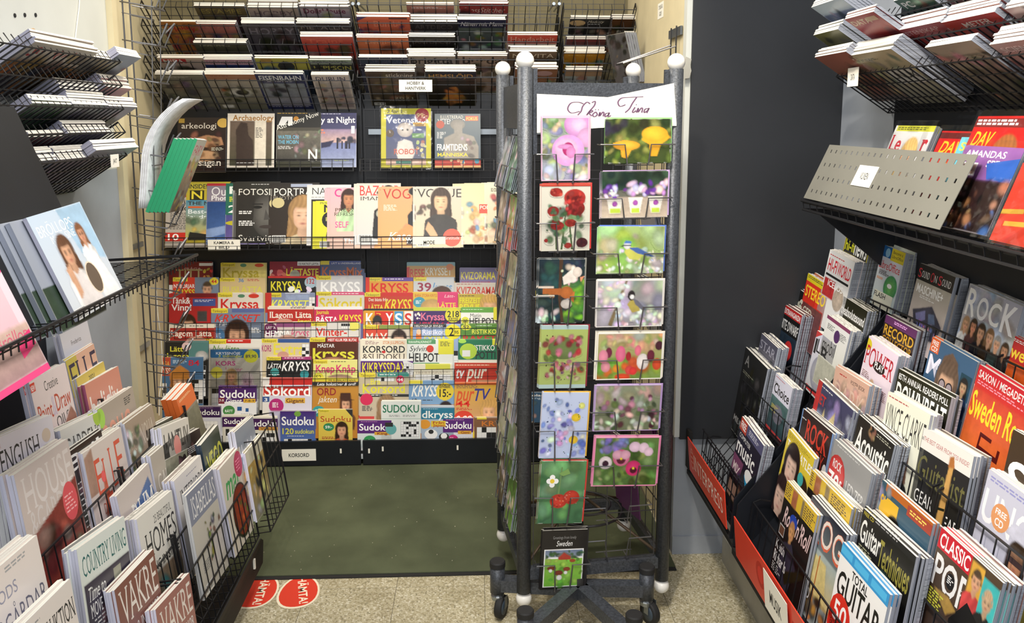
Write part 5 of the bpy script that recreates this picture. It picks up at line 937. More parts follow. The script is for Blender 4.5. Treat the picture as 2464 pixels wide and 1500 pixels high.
KM(7, 526, 617, 929, 'b e8e8ec|r 0 0 1 .32 4a2468|t Sudoku .04 .08 .92 .16 fff b|l .1 .03 .6 1 c8a|r 0 .24 .16 .36 7a2a3a|t 7-9 .02 .27 .12 .05 eee b|t Gigant .2 .25 .42 .1 fff b|r .66 .26 .98 .34 e0b040|t 7-8-9 .69 .28 .26 .04 543 b|e .28 .5 .16 .14 4a8a4a|t RÄTT .18 .47 .2 .06 fff b|r .5 .42 .62 .5 2a5a98|r .72 .45 .8 .52 2a5a98|l .6 .56 .35 4 999|x .2 .65 .9 .95 9', 'purple and white giant sudoku magazine', 2)
KM(7, 632, 751, 911, 'b d8d4e4|r 0 0 1 .1 c8302a|r 0 0 .14 1 e8e4e0|t Sökord .04 .09 .93 .18 f8f8f8 b|r .13 .08 1 .1 c8302a|r .02 .12 .98 .26 c83a32|t Sökord .04 .1 .93 .17 fff b|e .28 .42 .15 .15 b8307a|l .2 .37 .16 4 fff|r .46 .3 .86 .38 e0b040|t Gigant .48 .31 .36 .06 633 b|r 0 .28 .14 .36 3a5a98|t 3 .04 .3 .06 .05 fff b|n .2|r .15 .5 1 1 b8b4cc a8a4c0', 'lilac word-search magazine with red masthead', 4)
KM(7, 752, 861, 911, 'b c8903a b87a2a|r 0 0 1 .05 e6d640|r 0 .06 1 .12 333|t PÅ_SUPERLÄTT_NIVÅ! .36 .01 .6 .04 543 b|t Leta_bokstäver_&_ord! .1 .07 .86 .05 eee bi|t ORD .1 .16 .42 .12 983030 b|t jakten .12 .3 .42 .1 f0ece0 i|n .12|f .74 .44 .2 d8a888 5a3424 7a4a2a|p 4a2c20 .52,.36 .6,.35 .62,.24 .84,.24 .86,.35 .96,.37|n 0|e .14 .55 .14 .12 3a9a98|t 59 .06 .52 .16 .06 eee b', 'ochre word-hunt magazine with a woman in a brown hat', 3)
KM(8, 462, 530, 979, 'b d8d8e4|r 0 0 1 .3 3a2050|t Sudoku .04 .08 .92 .15 eee b|l .2 .03 .6 1 a8a|x .1 .4 .9 .9 6', 'dark purple sudoku magazine lowest at the left', 2)
KM(8, 536, 600, 1000, 'b e0dcd0|r 0 .05 1 .34 442058|t Sudoku .04 .1 .92 .15 fff b|r .5 .26 1 .34 d8a040|x .1 .4 .9 .9 6', 'purple sudoku magazine behind the wire basket corner', 2)
KM(8, 592, 668, 1004, 'b e4e0d4|r 0 .04 1 .32 442058|t Sudoku .04 .08 .92 .15 fff b|r .4 .25 1 .33 d8a040|t Virtuos .45 .265 .5 .05 633 b|x .1 .4 .9 .9 6', 'purple sudoku magazine with orange Virtuos tag', 5)
KM(8, 674, 758, 990, 'b 4a2a78 58c|t Sudoku .04 .12 .92 .19 fff b|e .5 .06 .1 .08 7aa84a|t 120 .06 .38 .32 .13 e0dc50 b|t sudokun .42 .4 .54 .1 e0dc50 b|l .2 .55 .6 1 eee|x .1 .62 .9 .95 7', 'purple sudoku magazine with yellow number 120', 3)
KM(8, 766, 848, 986, 'b e4cc5a d8b848'+S_+'|t Sudoku .06 .15 .9 .13 b83a2a s|p 333 .8,.0 1,.0 1,.18|n .12|f .68 .48 .28 d8a080 3a2418 c86a40|n 0|e .3 .4 .16 .12 3a8a5a|t 59:- .2 .37 .2 .06 fff b|l .1 .62 .4 3 a33', 'yellow sudoku magazine with a smiling dark-haired woman', 3)
# right bay
KM(0, 980, 1094, 631, 'b d8a858|r 0 0 1 .06 7aa8b0|t RESE .06 .11 .3 .13 d8382c b|t KRYSSET .38 .09 .56 .12 f0ead8 b|e .9 .08 .08 .07 e08030|r .0 .08 .05 .3 d83a2a|x .7 .24 1 .3 4|x .1 .4 .95 .96 8', 'golden travel crossword magazine, highest in the right bay')
KM(0, 1106, 1196, 645, 'b 7a70a0 98a|t KVIZORAMA .04 .08 .92 .15 e4d84a b|l .05 .28 .9 2 b33|x .1 .4 .95 .96 8', 'mauve quiz magazine with yellow capitals')
KM(1, 880, 994, 668, 'b e0a03a c8804a'+S_+'|r .35 0 1 .06 6a4aa0|l .4 .02 .55 1 fff|t KRYSS .12 .09 .78 .15 d8281c b|t kollektion .45 .23 .5 .07 f0d8a0 i|r 0 0 .08 .3 d83a2a|x .1 .42 .95 .96 8', 'orange and violet crossword magazine with red capitals', 3)
KM(1, 995, 1092, 669, 'b c8ccd0'+S_+'|t 39 .1 .09 .34 .16 983048 b|t kryss .46 .09 .5 .15 6a9ac8 bi|n .15|e .7 .3 .25 .2 5a3a28|n 0|x .1 .42 .95 .96 8', 'silver crossword magazine numbered 39 with brown hair', 3)
KM(1, 1094, 1198, 682, 'b d0c8bc|t KVIZORAMA .05 .06 .9 .14 c84030 b|l .05 .01 .9 1 a55|n .2|r 0 .24 1 .5 c8b8a0|n 0|x .1 .42 .95 .96 8', 'grey-beige quiz magazine with red capitals', 2)
KM(2, 878, 994, 705, 'b c8402a|r .36 0 1 .05 d0302a'+S_+'|t Det_bästa_från .08 .08 .4 .05 f0ead8 b|t LÄTTA .08 .17 .3 .09 e8dc50 b|t KRYSS .4 .1 .57 .17 ecd83a bi|x .1 .42 .95 .96 8', 'red crossword magazine with best-of line and yellow capitals', 3)
KM(2, 994, 1101, 705, 'b e4c04a|t BARA_STORA_KRYSS .04 .02 .5 .05 c33|e .14 .16 .14 .12 4aa0b8|l .06 .13 .16 3 fff|n .12|e .42 .24 .25 .18 d8b070|n 0|p e0407a .55,.0 1,.0 1,.3 .55,.3|t Lätt- .7 .03 .24 .05 fdd i|t LÄTTE .56 .15 .4 .1 e8e04a b|x .1 .42 .95 .96 8', 'yellow crossword magazine with a pink summer tag', 3)
KM(2, 1103, 1200, 709, 'b c8b040|t FREIZEIT .03 .06 .52 .1 e8e430 b|t REVUE .03 .18 .52 .12 e8e430 b|l .03 .02 .5 1 333|n .1|f .78 .26 .36 e8b890 dcb060 c99', 'gossip magazine with a blonde woman and yellow capitals', 2)
KM(3, 876, 994, 743, 'b e4a834|r 0 0 1 .03 333|r .0 .04 .22 .28 e0a030|r .22 .04 .6 .28 d83a2c|r .62 .04 .8 .28 4a9ad0|r .82 .04 1 .28 eee|t K .04 .07 .16 .18 fff b|t R .25 .07 .14 .18 e8dc40 b|t Y .44 .07 .15 .18 fff b|t S .63 .07 .15 .18 fff b|t S .83 .07 .14 .18 d83a2c b|n .1|e .27 .2 .1 .14 333|e .27 .28 .08 .1 c98|n 0|t med_nostalgi .36 .24 .6 .07 f0e0b0 i|x .1 .42 .95 .96 8', 'orange crossword magazine with coloured letter blocks', 3)
KM(3, 995, 1108, 741, 'b 48306a|r 0 0 1 .05 c8d04a|t Kryssa .16 .08 .5 .12 e07a98 b|t HEMMA .02 .23 .8 .12 d8305a b|e .84 .12 .17 .16 e0d840|t 218 .72 .05 .25 .1 333 b|t KRYSS .75 .16 .2 .04 333 b|g .02 .08 .14 .2 5 .03 eee|x .1 .42 .95 .96 8', 'deep purple crossword magazine with yellow 218 badge', 2)
KM(3, 1109, 1196, 741, 'b f0f0ec|r 0 0 1 .1 6aa84a|l .05 .03 .6 1 dfd|t Matin .26 .12 .3 .08 555|t HELPOT .24 .21 .72 .13 333 b|e .12 .27 .11 .11 e0e048|t 28 .06 .24 .12 .06 444 b|r .9 0 1 .25 e0d840|x .1 .42 .95 .96 8', 'white and green Finnish crossword magazine numbered 28', 2)
KM(4, 875, 984, 783, 'b d8503c'+S_+'|r .34 0 1 .06 8a9a4a|t MAXI .06 .13 .5 .17 f4ece0 b|r .54 .06 1 .34 ddd0c0|n .12|f .78 .26 .26 d8b098 3a2820 c88|n 0|x .1 .42 .95 .96 8', 'red maxi crossword magazine with a dark-haired woman', 2)
KM(4, 994, 1108, 781, 'b 9ab0d8|r 0 0 .7 .05 333|t HELPPOJA_JA_SIVUJA! .03 .01 .6 .03 eee b|t Ristikot .2 .08 .46 .08 eef b|t EXTRA .24 .18 .46 .12 e4dc50 b|e .84 .12 .17 .16 e8dc30|t 2 .76 .05 .1 .13 222 b|t 95 .88 .1 .08 .05 222 b|e .12 .2 .06 .12 e0803a|e .12 .12 .05 .06 eca|x .1 .42 .95 .96 8', 'sky blue crossword magazine with yellow price disc', 2)
KM(4, 1109, 1198, 781, 'b 5a8a3a|e .14 .06 .14 .08 d8d840|t 52 .06 .02 .16 .07 444 b|l .4 .02 .5 1 efe|t RISTIKKO .3 .1 .66 .09 e4e458 b|t RAKET .06 .22 .9 .14 c8302c b|x .1 .42 .95 .96 8', 'green crossword magazine with red rocket title', 2)
KM(5, 868, 979, 818, 'b ece4d0|t STOR_JULSPECIAL! .48 .02 .48 .05 d8803a b|l .1 .02 .3 3 a88|t KORSORD .04 .1 .92 .11 2a2a2a sb|t &SUDOKU .04 .23 .92 .1 4a3a3a s|e .5 .2 .04 .03 c33|x .1 .42 .95 .96 8', 'cream crossword and sudoku magazine with black serif title', 2)
KM(5, 980, 1090, 818, 'b e8ece8|r 0 0 .62 .07 5a9a6a|t RAHAPALKINNOT .03 .015 .5 .04 efe b|t Sylvin .05 .1 .38 .09 444 i|t HELPOT .04 .22 .66 .14 2a2a2a b|e .5 .15 .08 .08 d84030|r .68 0 1 .24 e4e040|l .72 .03 .24 4 664|r 0 .38 .7 .4 5a9a6a|x .04 .44 .95 .96 8', 'pale Finnish crossword magazine with lemon corner', 3)
KM(5, 1103, 1198, 818, 'b 2a7a58|e .1 .03 .1 .05 aadf5a|t RISTIKKO .32 .1 .6 .1 f0f0ec b|t POTTI .44 .22 .5 .14 333 b|e .25 .22 .22 .2 b8d84a|r .1 .2 .3 .32 eee|r 0 .38 1 1 e8e4d8|r .86 0 1 .1 e0e040|x .1 .45 .95 .96 8', 'dark green crossword magazine with lime splash', 2)
KM(6, 868, 994, 866, 'b 5a2a80|t KIKRYSSDAX .03 .04 .84 .14 e8dc40 b|r .0 .0 1 .02 eee|p eee .8,.0 1,.05 1,.25 .85,.2|x .82 .06 .97 .2 3|r 0 .22 1 1 dcd4c8|r .05 .22 .6 .3 d84a3a|x .1 .4 .95 .96 8', 'violet crossword magazine with flying chequered letters', 3)
KM(6, 996, 1088, 878, 'b ece6d0|r .3 .0 .95 .1 d8d84a|l .05 .14 .9 2 a98|x .04 .2 .96 .96 9', 'cream magazine showing a plain puzzle grid in the wire pocket', 2)
KM(6, 1094, 1195, 874, 'b c83a28|r 0 .02 1 .06 d8603a|l .03 .03 .9 1 fed|t tv .04 .1 .2 .17 eee bi|t pur .26 .09 .52 .19 d8503a bi|t pur .27 .1 .5 .17 f4e8d8 bi|n .12|r .4 .3 1 1 c8906a a76', 'red television magazine with pale slanted title', 3)
KM(7, 866, 984, 899, 'b c8bc9c cba'+S_+'|r .36 0 1 .05 3a8a80|l .4 .015 .56 1 fff|x .3 .06 .7 .12 6|t Bra .22 .08 .2 .09 e8e050 b|t Korsord .06 .16 .86 .14 e8e040 b|e .82 .09 .08 .08 d8305a|t 44 .76 .07 .12 .05 fff b|r 0 .32 1 .36 333|l .05 .33 .9 1 eee|n .12|f .55 .55 .3 d8b098 9a7a58 554|n 0|e .14 .4 .13 .12 d8305a|l .05 .5 .26 4 555|r 0 .66 .3 .7 c44|r 0 .74 .3 .78 4a9a8a', 'tan crossword magazine with lime title and woman portrait', 2)
KM(7, 985, 1092, 917, 'b 7aa0c8|r 0 0 .3 .05 e6d640|t KRYSS .05 .07 .6 .19 f0f0ec bi|e .8 .18 .2 .2 e0c83a|t Endast .68 .06 .24 .06 333 b|t 15:- .68 .14 .26 .13 222 b|t 69 .04 .3 .14 .08 222 b|l .22 .32 .5 1 333|r 0 .4 1 1 b8804a|n .12|f .82 .52 .24 e0b8a0 2a1c1c a33', 'sky blue crossword magazine with big 15 price star', 2)
KM(7, 1094, 1203, 921, 'b d8a830 c98|r 0 0 1 .04 e06a2a|t pur .02 .14 .42 .16 d85a2a bi|t TV .44 .1 .36 .2 3a3a8a bi|l .04 .04 .5 3 865|n .1|f .76 .5 .3 e8b48c d8a860 b88|n 0|t 44 .04 .3 .3 .1 d82a1c b|l .04 .42 .4 2 c33|e .2 .6 .22 .18 d8402a|t 0,98 .02 .55 .36 .1 eee bi|r 0 .8 1 1 e4c83a', 'yellow television guide with a smiling blonde woman', 3)
KM(8, 860, 942, 1012, 'b d8e0e0|r 0 0 1 .34 5a2a78|t Sudoku .05 .09 .9 .17 fff b|l .1 .03 .6 1 d9c|r .5 .3 .95 .38 e0a83a|t King .58 .31 .3 .06 833 b|e .36 .52 .18 .15 3a9a5a|t RÄTT .26 .49 .22 .06 fff b|e .7 .6 .1 .08 c8a040|x .1 .7 .9 .95 7', 'purple sudoku magazine with orange King tag', 2)
KM(8, 917, 1012, 966, 'b e8ece8|t SUDOKU .04 .07 .92 .15 2a7a5a b|l .2 .27 .3 2 999|l .55 .27 .4 2 999|r 0 .34 1 .345 4a9a7a|x .5 .4 .96 .7 7|e .25 .55 .14 .14 6ab0b0|e .62 .85 .22 .12 5aaab0|r .1 .42 .3 .5 333', 'white sudoku magazine with green capitals and line drawing', 3)
KM(8, 1014, 1092, 979, 'b a8b8cc|r 0 .03 1 .3 2a7a98|t dkryss .02 .1 .95 .17 f0f4f4 b|l .05 .05 .7 1 cde|e .1 .42 .18 .15 e09a3a|r .3 .34 .75 .48 e0c03a|t Från .36 .35 .34 .06 a33 b|t Japan .36 .415 .36 .06 a33 b|e .3 .66 .2 .16 eee|e .3 .6 .08 .07 333|e .7 .72 .16 .12 333|e .7 .7 .1 .09 eee', 'teal and grey picture crossword magazine with panda drawings', 3)
KM(8, 1066, 1138, 1007, 'b dcdce8|r 0 0 1 .34 5a2a78|t Sudoku .05 .08 .9 .17 fff b|l .1 .03 .7 1 d9c|r .5 .3 .95 .38 e0a83a|t Geni .6 .31 .28 .06 833 b|e .34 .5 .17 .15 c8307a|l .24 .46 .2 4 fff|x .5 .45 .95 .9 5', 'purple sudoku magazine with orange Geni tag', 2, H=.2)
KM(8, 1142, 1200, 1006, 'b 8a6044 654|r .1 0 .5 .05 e6d640|t KRYSS .3 .1 1.2 .16 d8803a b|x .1 .3 .9 .8 4', 'brown crossword magazine beside the card spinner', 2)
KM(7, 1258, 1312, 945, 'b 3a5a7a|t Skola- .1 .05 .8 .08 eee b|t kning .2 .15 .6 .07 cde|n .3|g 0 .3 1 1 16 .1 567 889 a98', 'blue magazine glimpsed between the spinner posts', 1)
KM(2, 1290, 1325, 700, 'b d8c838|n .2|r 0 .3 1 1 c84', 'yellow magazine glimpsed behind the spinner wires', 1)
# ------------------------------------------------------------------ the two display shelves
def DM(R, x0, x1, y, art, lab, n=0, W=None, H=.25, push=0, anchor='l', **kw):
    M, w_, h = R.place((x0, y), (x1, y), W=W, H=H, push=push, anchor=anchor)
    return magazine(M, w_, h, .005, art, lab, n, 'bbb', spare='copy behind the '+lab, res=64, **kw)
DM(MB1, 428, 545, 283, 'b 2a2220 211|e .93 .1 .12 .1 c8a450|r .02 .02 .14 .1 a88a3a|t arkeologi .08 .1 .72 .1 d8d0c4 s|n .2|p b8906c .1,.75 .3,.55 .5,.6 .75,.62 .9,.75 .5,.82|p a87c5c .3,.4 .6,.32 .9,.36 .95,.5 .6,.55 .4,.5|g .1 .3 .9 .8 20 .07 5a3a2a 8a6448 3a2a22|n 0|l .7 .55 .25 3 bba|t Runsagan .1 .76 .8 .12 ece4d8 b', 'dark archaeology magazine with an open hand')
DM(MB1, 548, 661, 273, 'b e4dcd0|n .15|r .05 .14 .95 .96 6a5a50 443|p 3a2e2a .2,.96 .18,.3 .28,.16 .42,.18 .45,.4 .55,.5 .56,.96|r .58 .14 .82 .96 d8d0c0|n 0|t Archaeology .1 .03 .88 .1 a07030 sb|l .6 .26 .16 9 444 .01 .022|l .2 .9 .5 1 ddd', 'framed sepia archaeology magazine with standing stones')
DM(MB1, 666, 771, 271, 'b 4a4640 332|r 0 0 1 .04 222|l .02 .012 .9 1 c8a040|r 0 .04 1 .28 1c1c1c|p ddd .04,.24 .12,.08 .36,.08 .36,.24 .26,.24 .26,.14 .18,.24|e .44 .12 .06 .06 b88030|a 20|t Astronomy_Now .02 .24 1.0 .09 f0ece4|a 0|n .35|r 0 .34 1 .9 6a665c 3a3834|g .4 .35 1 .9 30 .06 7a766a 5a564c 98948a|n 0|t WATER_ON .04 .42 .46 .07 6ab0d0 b|t THE_MOON .04 .51 .46 .07 6ab0d0 b|l .04 .62 .4 3 ccc|t N .72 .68 .2 .2 ece8e0 b', 'grey astronomy magazine with a lunar surface', W=.2, push=.004)
DM(MB1, 752, 858, 272, 'b 3a3a68 445|l .1 .012 .85 1 dde|r 0 .04 1 .2 34345c|t Sky_at_Night .02 .07 .95 .11 f0f0f4 sb|n .2|r 0 .3 1 .55 8a7a98 c8a8a0|r 0 .55 1 1 6a74a4 9aa4c4|p 2a2a4a .2,.55 .5,.5 .4,.62 .2,.65|g .6 .46 1 .56 12 .05 2a2a44 3a3a58|n 0|r .55 .46 .59 .66 223|r .66 .52 .69 .66 223|r .74 .52 .8 .66 223|r .82 .54 .86 .66 223|l .1 .3 .25 2 d8806a .03 .05|r .88 .24 .96 .38 ddd|l .5 .85 .4 2 cd8', 'violet night-sky magazine with people on a lake shore')
DM(MB1, 917, 1037, 261, 'b dcd438 c8c030|r .1 .1 .9 .95 4a5a90 667|t 2_för_1 .12 .02 .3 .06 443 b|t Vetenskap .1 .14 .85 .11 f0f0f4 b|e .82 .11 .14 .14 a82430|t 99:- .71 .08 .22 .07 f0d8a0 b|r .64 .24 .9 .3 d8a840|t junior .67 .25 .2 .045 543 b|n .1|e .48 .36 .16 .15 e4dcd4 b8aca4|e .43 .36 .02 .02 222|e .53 .36 .02 .02 222|p dcd4cc .3,.75 .34,.56 .48,.52 .62,.56 .68,.75 .6,.9 .36,.9|n 0|t ROBOT .26 .68 .5 .09 c86a58 b|e .18 .42 .08 .08 654|r .62 .42 .86 .5 6a9a5a|g .7 .55 .88 .8 10 .05 d8c8a0 a86|r .1 .86 .9 .95 d8b8a8|r .3 .88 .6 .93 3a7a6a', 'yellow bagged science magazine with a white robot', film=True, H=.275)
DM(MB1, 1046, 1156, 274, 'b 5a6468 456|t ILLUSTRERAD .12 .03 .5 .06 d8d4c8 s|t VETENSKAP .06 .1 .6 .09 e8e4dc s|r .67 .04 .95 .13 d8502c|t FOKUS .69 .06 .24 .06 e8d060 b|e .12 .2 .09 .09 a84a34|n .12|e .5 .2 .16 .12 8a847c|p 8a847c .42,.2 .6,.2 .6,.36 .85,.42 .95,.6 .95,.86 .2,.86 .2,.45 .42,.36|g .6 .4 .95 .85 10 .06 6a645c a49c94|n 0|l .05 .34 .2 6 ccc|t FRAMTIDENS .05 .56 .66 .12 f4f0e8 b|t MÄNNISKA .06 .71 .66 .08 e8c838 b|r 0 .86 1 1 b83a2c|g .05 .86 .95 .94 8 .05 d8a878 4a9ab8 e8c0a0|r 0 .96 1 1 e8b070', 'grey science magazine with a bionic man')
y2 = 440
for i, (x0, y, art, lab, n, W) in enumerate((
 (398, 447, 'b b8b0a8|t Camera .1 .04 .9 .14 a83030 b|t Beginners .1 .22 .8 .08 333 b|t Handbook .1 .32 .8 .08 333 b|l .1 .44 .7 10 555 .012 .028|r 0 .76 .6 .9 c83028|t 10 .06 .78 .24 .1 fff b', 'grey photo handbook with red lower corner', 0, .2),
 (447, 437, 'b b8a838|r 0 .02 1 .12 c8bc40|t INSIDE! .06 .04 .4 .07 333 b|r .08 .14 .4 .3 2a2a18|t N .12 .15 .24 .13 e0d040 b|t P .5 .15 .3 .13 e8f0f4 b|r 0 .3 1 .9 4a8aa8 b8b060|t THE_NIKON .04 .32 .9 .06 333 b|r .05 .4 .4 .43 d06030|t Best-ever .05 .45 .8 .07 dfe8ec b|t landscapes .05 .54 .9 .06 dfe8ec b|n .2|g 0 .6 1 .9 16 .1 5a7a5a 8ab0c0 b8b060|n 0|p 222 .05,.95 .1,.82 .7,.88 .7,.95', 'yellow camera magazine with a lake landscape', 0, .2),
 (497, 441, 'b 888090|r 0 0 1 .04 b83040|t Outdoor .1 .06 .9 .14 e4e4e8 s|t Photography .1 .2 .9 .08 e8e8ec b|n .15|r 0 .3 1 1 24447c 4a6aa4|p 8098c4 0,.75 1,.6 1,.7 0,.9', 'deep blue outdoor photography magazine', 0, .21),
 (543, 441, 'b 2a6a5a|t Foto .08 .05 .9 .12 e8f0ec b|l .08 .22 .6 3 c8d040 .02 .03|t 2021 .06 .36 .9 .12 f0f0f0 b|n .2|r 0 .52 1 1 4a4a8a 6a5a98|n 0|e .3 .65 .3 .06 b8b030', 'green and purple magazine mostly covered by the grey portrait', 0, .2),
 (567, 437, 'b 32322e 282826|l .35 .04 .5 1 ccc|n .1|e .72 .55 .36 .5 6a6864 3a3836|p 2c2a28 .3,.1 .45,.15 .4,.6 .3,1 0,1 0,.2|n 0|e .5 .42 .1 .035 1a1a1a|e .88 .42 .1 .035 1a1a1a|r .38 .36 .62 .38 222|r .77 .36 1 .38 222|p 4a4846 .68,.45 .78,.62 .64,.63|e .7 .74 .16 .04 3c3432|t FOTOSIDAN .06 .12 1.2 .1 ece8e0 s|t Svartvitt .08 .87 .8 .1 f0ece4 s|l .08 .48 .34 2 ddd .02 .03|l .08 .64 .36 3 ddd .02 .03', 'black and white magazine with a close-up face', 2, .2),
 (654, 440, 'b 2c2825 332a24|r .4 .02 .85 .07 aab4cc|t PORTRAIT .04 .09 .98 .12 f0ece4 s|t PHOTOGRAPHY .04 .22 .98 .06 a49c90 l|e .14 .33 .13 .11 c8bc8c|n .1|f .66 .55 .46 dcb498 a88458 c8b898|n 0|m .02 .86 .3 .98', 'brown portrait magazine with a long-haired blonde woman', 3, .215),
 (739, 445, 'b dcdcdc|t NATURE .12 .05 .86 .11 333 l|l .1 .2 .8 1 999|r .1 .24 .95 1 2a2a2a|n .2|r .14 .28 .95 .9 3a3a34', 'white nature magazine with a black picture frame', 0, .2),
 (760, 484, 'b d8d43a|l .1 .03 .3 2 664|t Nikon .2 .08 .8 .16 222 b|e .35 .4 .2 .2 222|l .24 .35 .24 4 dd8|e .55 .75 .3 .3 3a3834|m .1 .85 .5 .98', 'lemon yellow camera magazine with black lens', 1, .19),
 (795, 452, 'b e8b0bc dba|t COSMO .1 .02 .88 .13 e0408c b|n .1|f .42 .2 .26 b8805c 3a2018 b8d8a8|f .85 .42 .22 c8906a 332 e8a040|n 0|t PRESS .12 .34 .4 .06 443|t REFRESH .1 .41 .46 .06 443|t SELF .12 .56 .3 .1 e8589a b|t This_is .3 .84 .5 .08 fff b', 'pink fashion magazine with two women in sportswear', 4, .2),
 (859, 442, 'b dcd0c4 ccc|t BAZAAR .06 .04 .94 .16 c83a38 s|t IMAN .08 .22 .5 .06 444 s|n .1|f .72 .2 .24 7a5440 1c1614 1c1a1a|p 1c1a1a .35,.9 .4,.45 .6,.34 .95,.4 1,.95|p 1c1814 .45,.14 .72,.06 1,.12 1,.18 .45,.18|e .5 .5 .06 .08 bba|n 0|m .04 .84 .36 .98', 'cream fashion magazine with a woman in black hat and suit', 1, .2),
 (917, 450, 'b c8a078 e8a868|t VOGUE .04 .04 .95 .16 b8342c s|n .12|f .86 .2 .26 b8805c 221c1c 221e1e|e .86 .08 .26 .12 1c1a1c|p 1e1c1e .55,.95 .6,.45 .85,.36 1,.4 1,.95|p c89068 .3,.85 .55,.6 .62,.66 .45,.9|p e8935a .3,.78 .6,.62 1,.8 1,.9|n 0|l .06 .3 .3 5 fdc|t Kate .15 .75 .5 .13 f4ece4 si|t Moss .55 .83 .4 .1 f4ece4 si', 'amber fashion magazine with a woman in a beret', 3, .21),
 (1001, 450, 'b ccc4b8 dcc8a8|t VOGUE .02 .04 .95 .14 3a3632 s|n .12|f .53 .26 .32 d8b490 4a3a30 3a3634|p 3e3a36 .15,.9 .2,.55 .4,.46 .65,.46 .85,.55 .9,.9|p d8ac84 .2,.7 .26,.58 .36,.66 .46,.8 .4,.92|g .05 .3 .3 .5 12 .05 5a4a3c 6a5a4c|n 0|e .76 .84 .19 .19 e0604c|t Gratitude .6 .82 .32 .05 fdd s|m .04 .88 .28 .98', 'pale fashion magazine with closed-eyed woman and coral disc', 3, .215),
 (1117, 442, 'b dcd0a8 e0d8b8|n .15|g 0 .3 1 1 40 .09 d8a070 6a9ac0 c8b890 a86040 e8e0c0|n 0|r .4 .35 .75 .5 d85a4a|t POPS .42 .37 .3 .06 fed b', 'beige craft magazine with orange and blue cut-outs', 4, .17),
 (1172, 440, 'b e0d8c4 d8c8a8|n .15|g 0 .2 1 1 40 .09 c88a70 7a9ab8 d8c8b0 b86a5a 5a5a5a|n 0|l .1 .1 .6 3 665', 'beige pattern magazine beside the card spinner', 2, .17))):
    R = MB2; A0 = R.at(x0, y); hh = min(.28, (A0[2]-(z2b+.004))/R.u[2]); M, w_, h = R.place((x0, y), (x0+80, y), W=W, H=hh, push=-.012+.0022*i, tilt=False)
    magazine(M, w_, hh, .0019, art, lab, 0, 'b8b0a4', res=64)
    for k in range(n):      # copies fan out to the left
        M2, w2, h2 = R.place((x0-7*(k+1), y+1), (x0+80, y+1), W=W, H=hh, push=-.012+.0022*i-.0019*(k+1), tilt=False)
        magazine(M2, w2, hh, .0016, art, ORD[k]+' copy fanned behind the '+lab, 0, 'b8b0a4', res=16, group='fanned copies: '+lab)
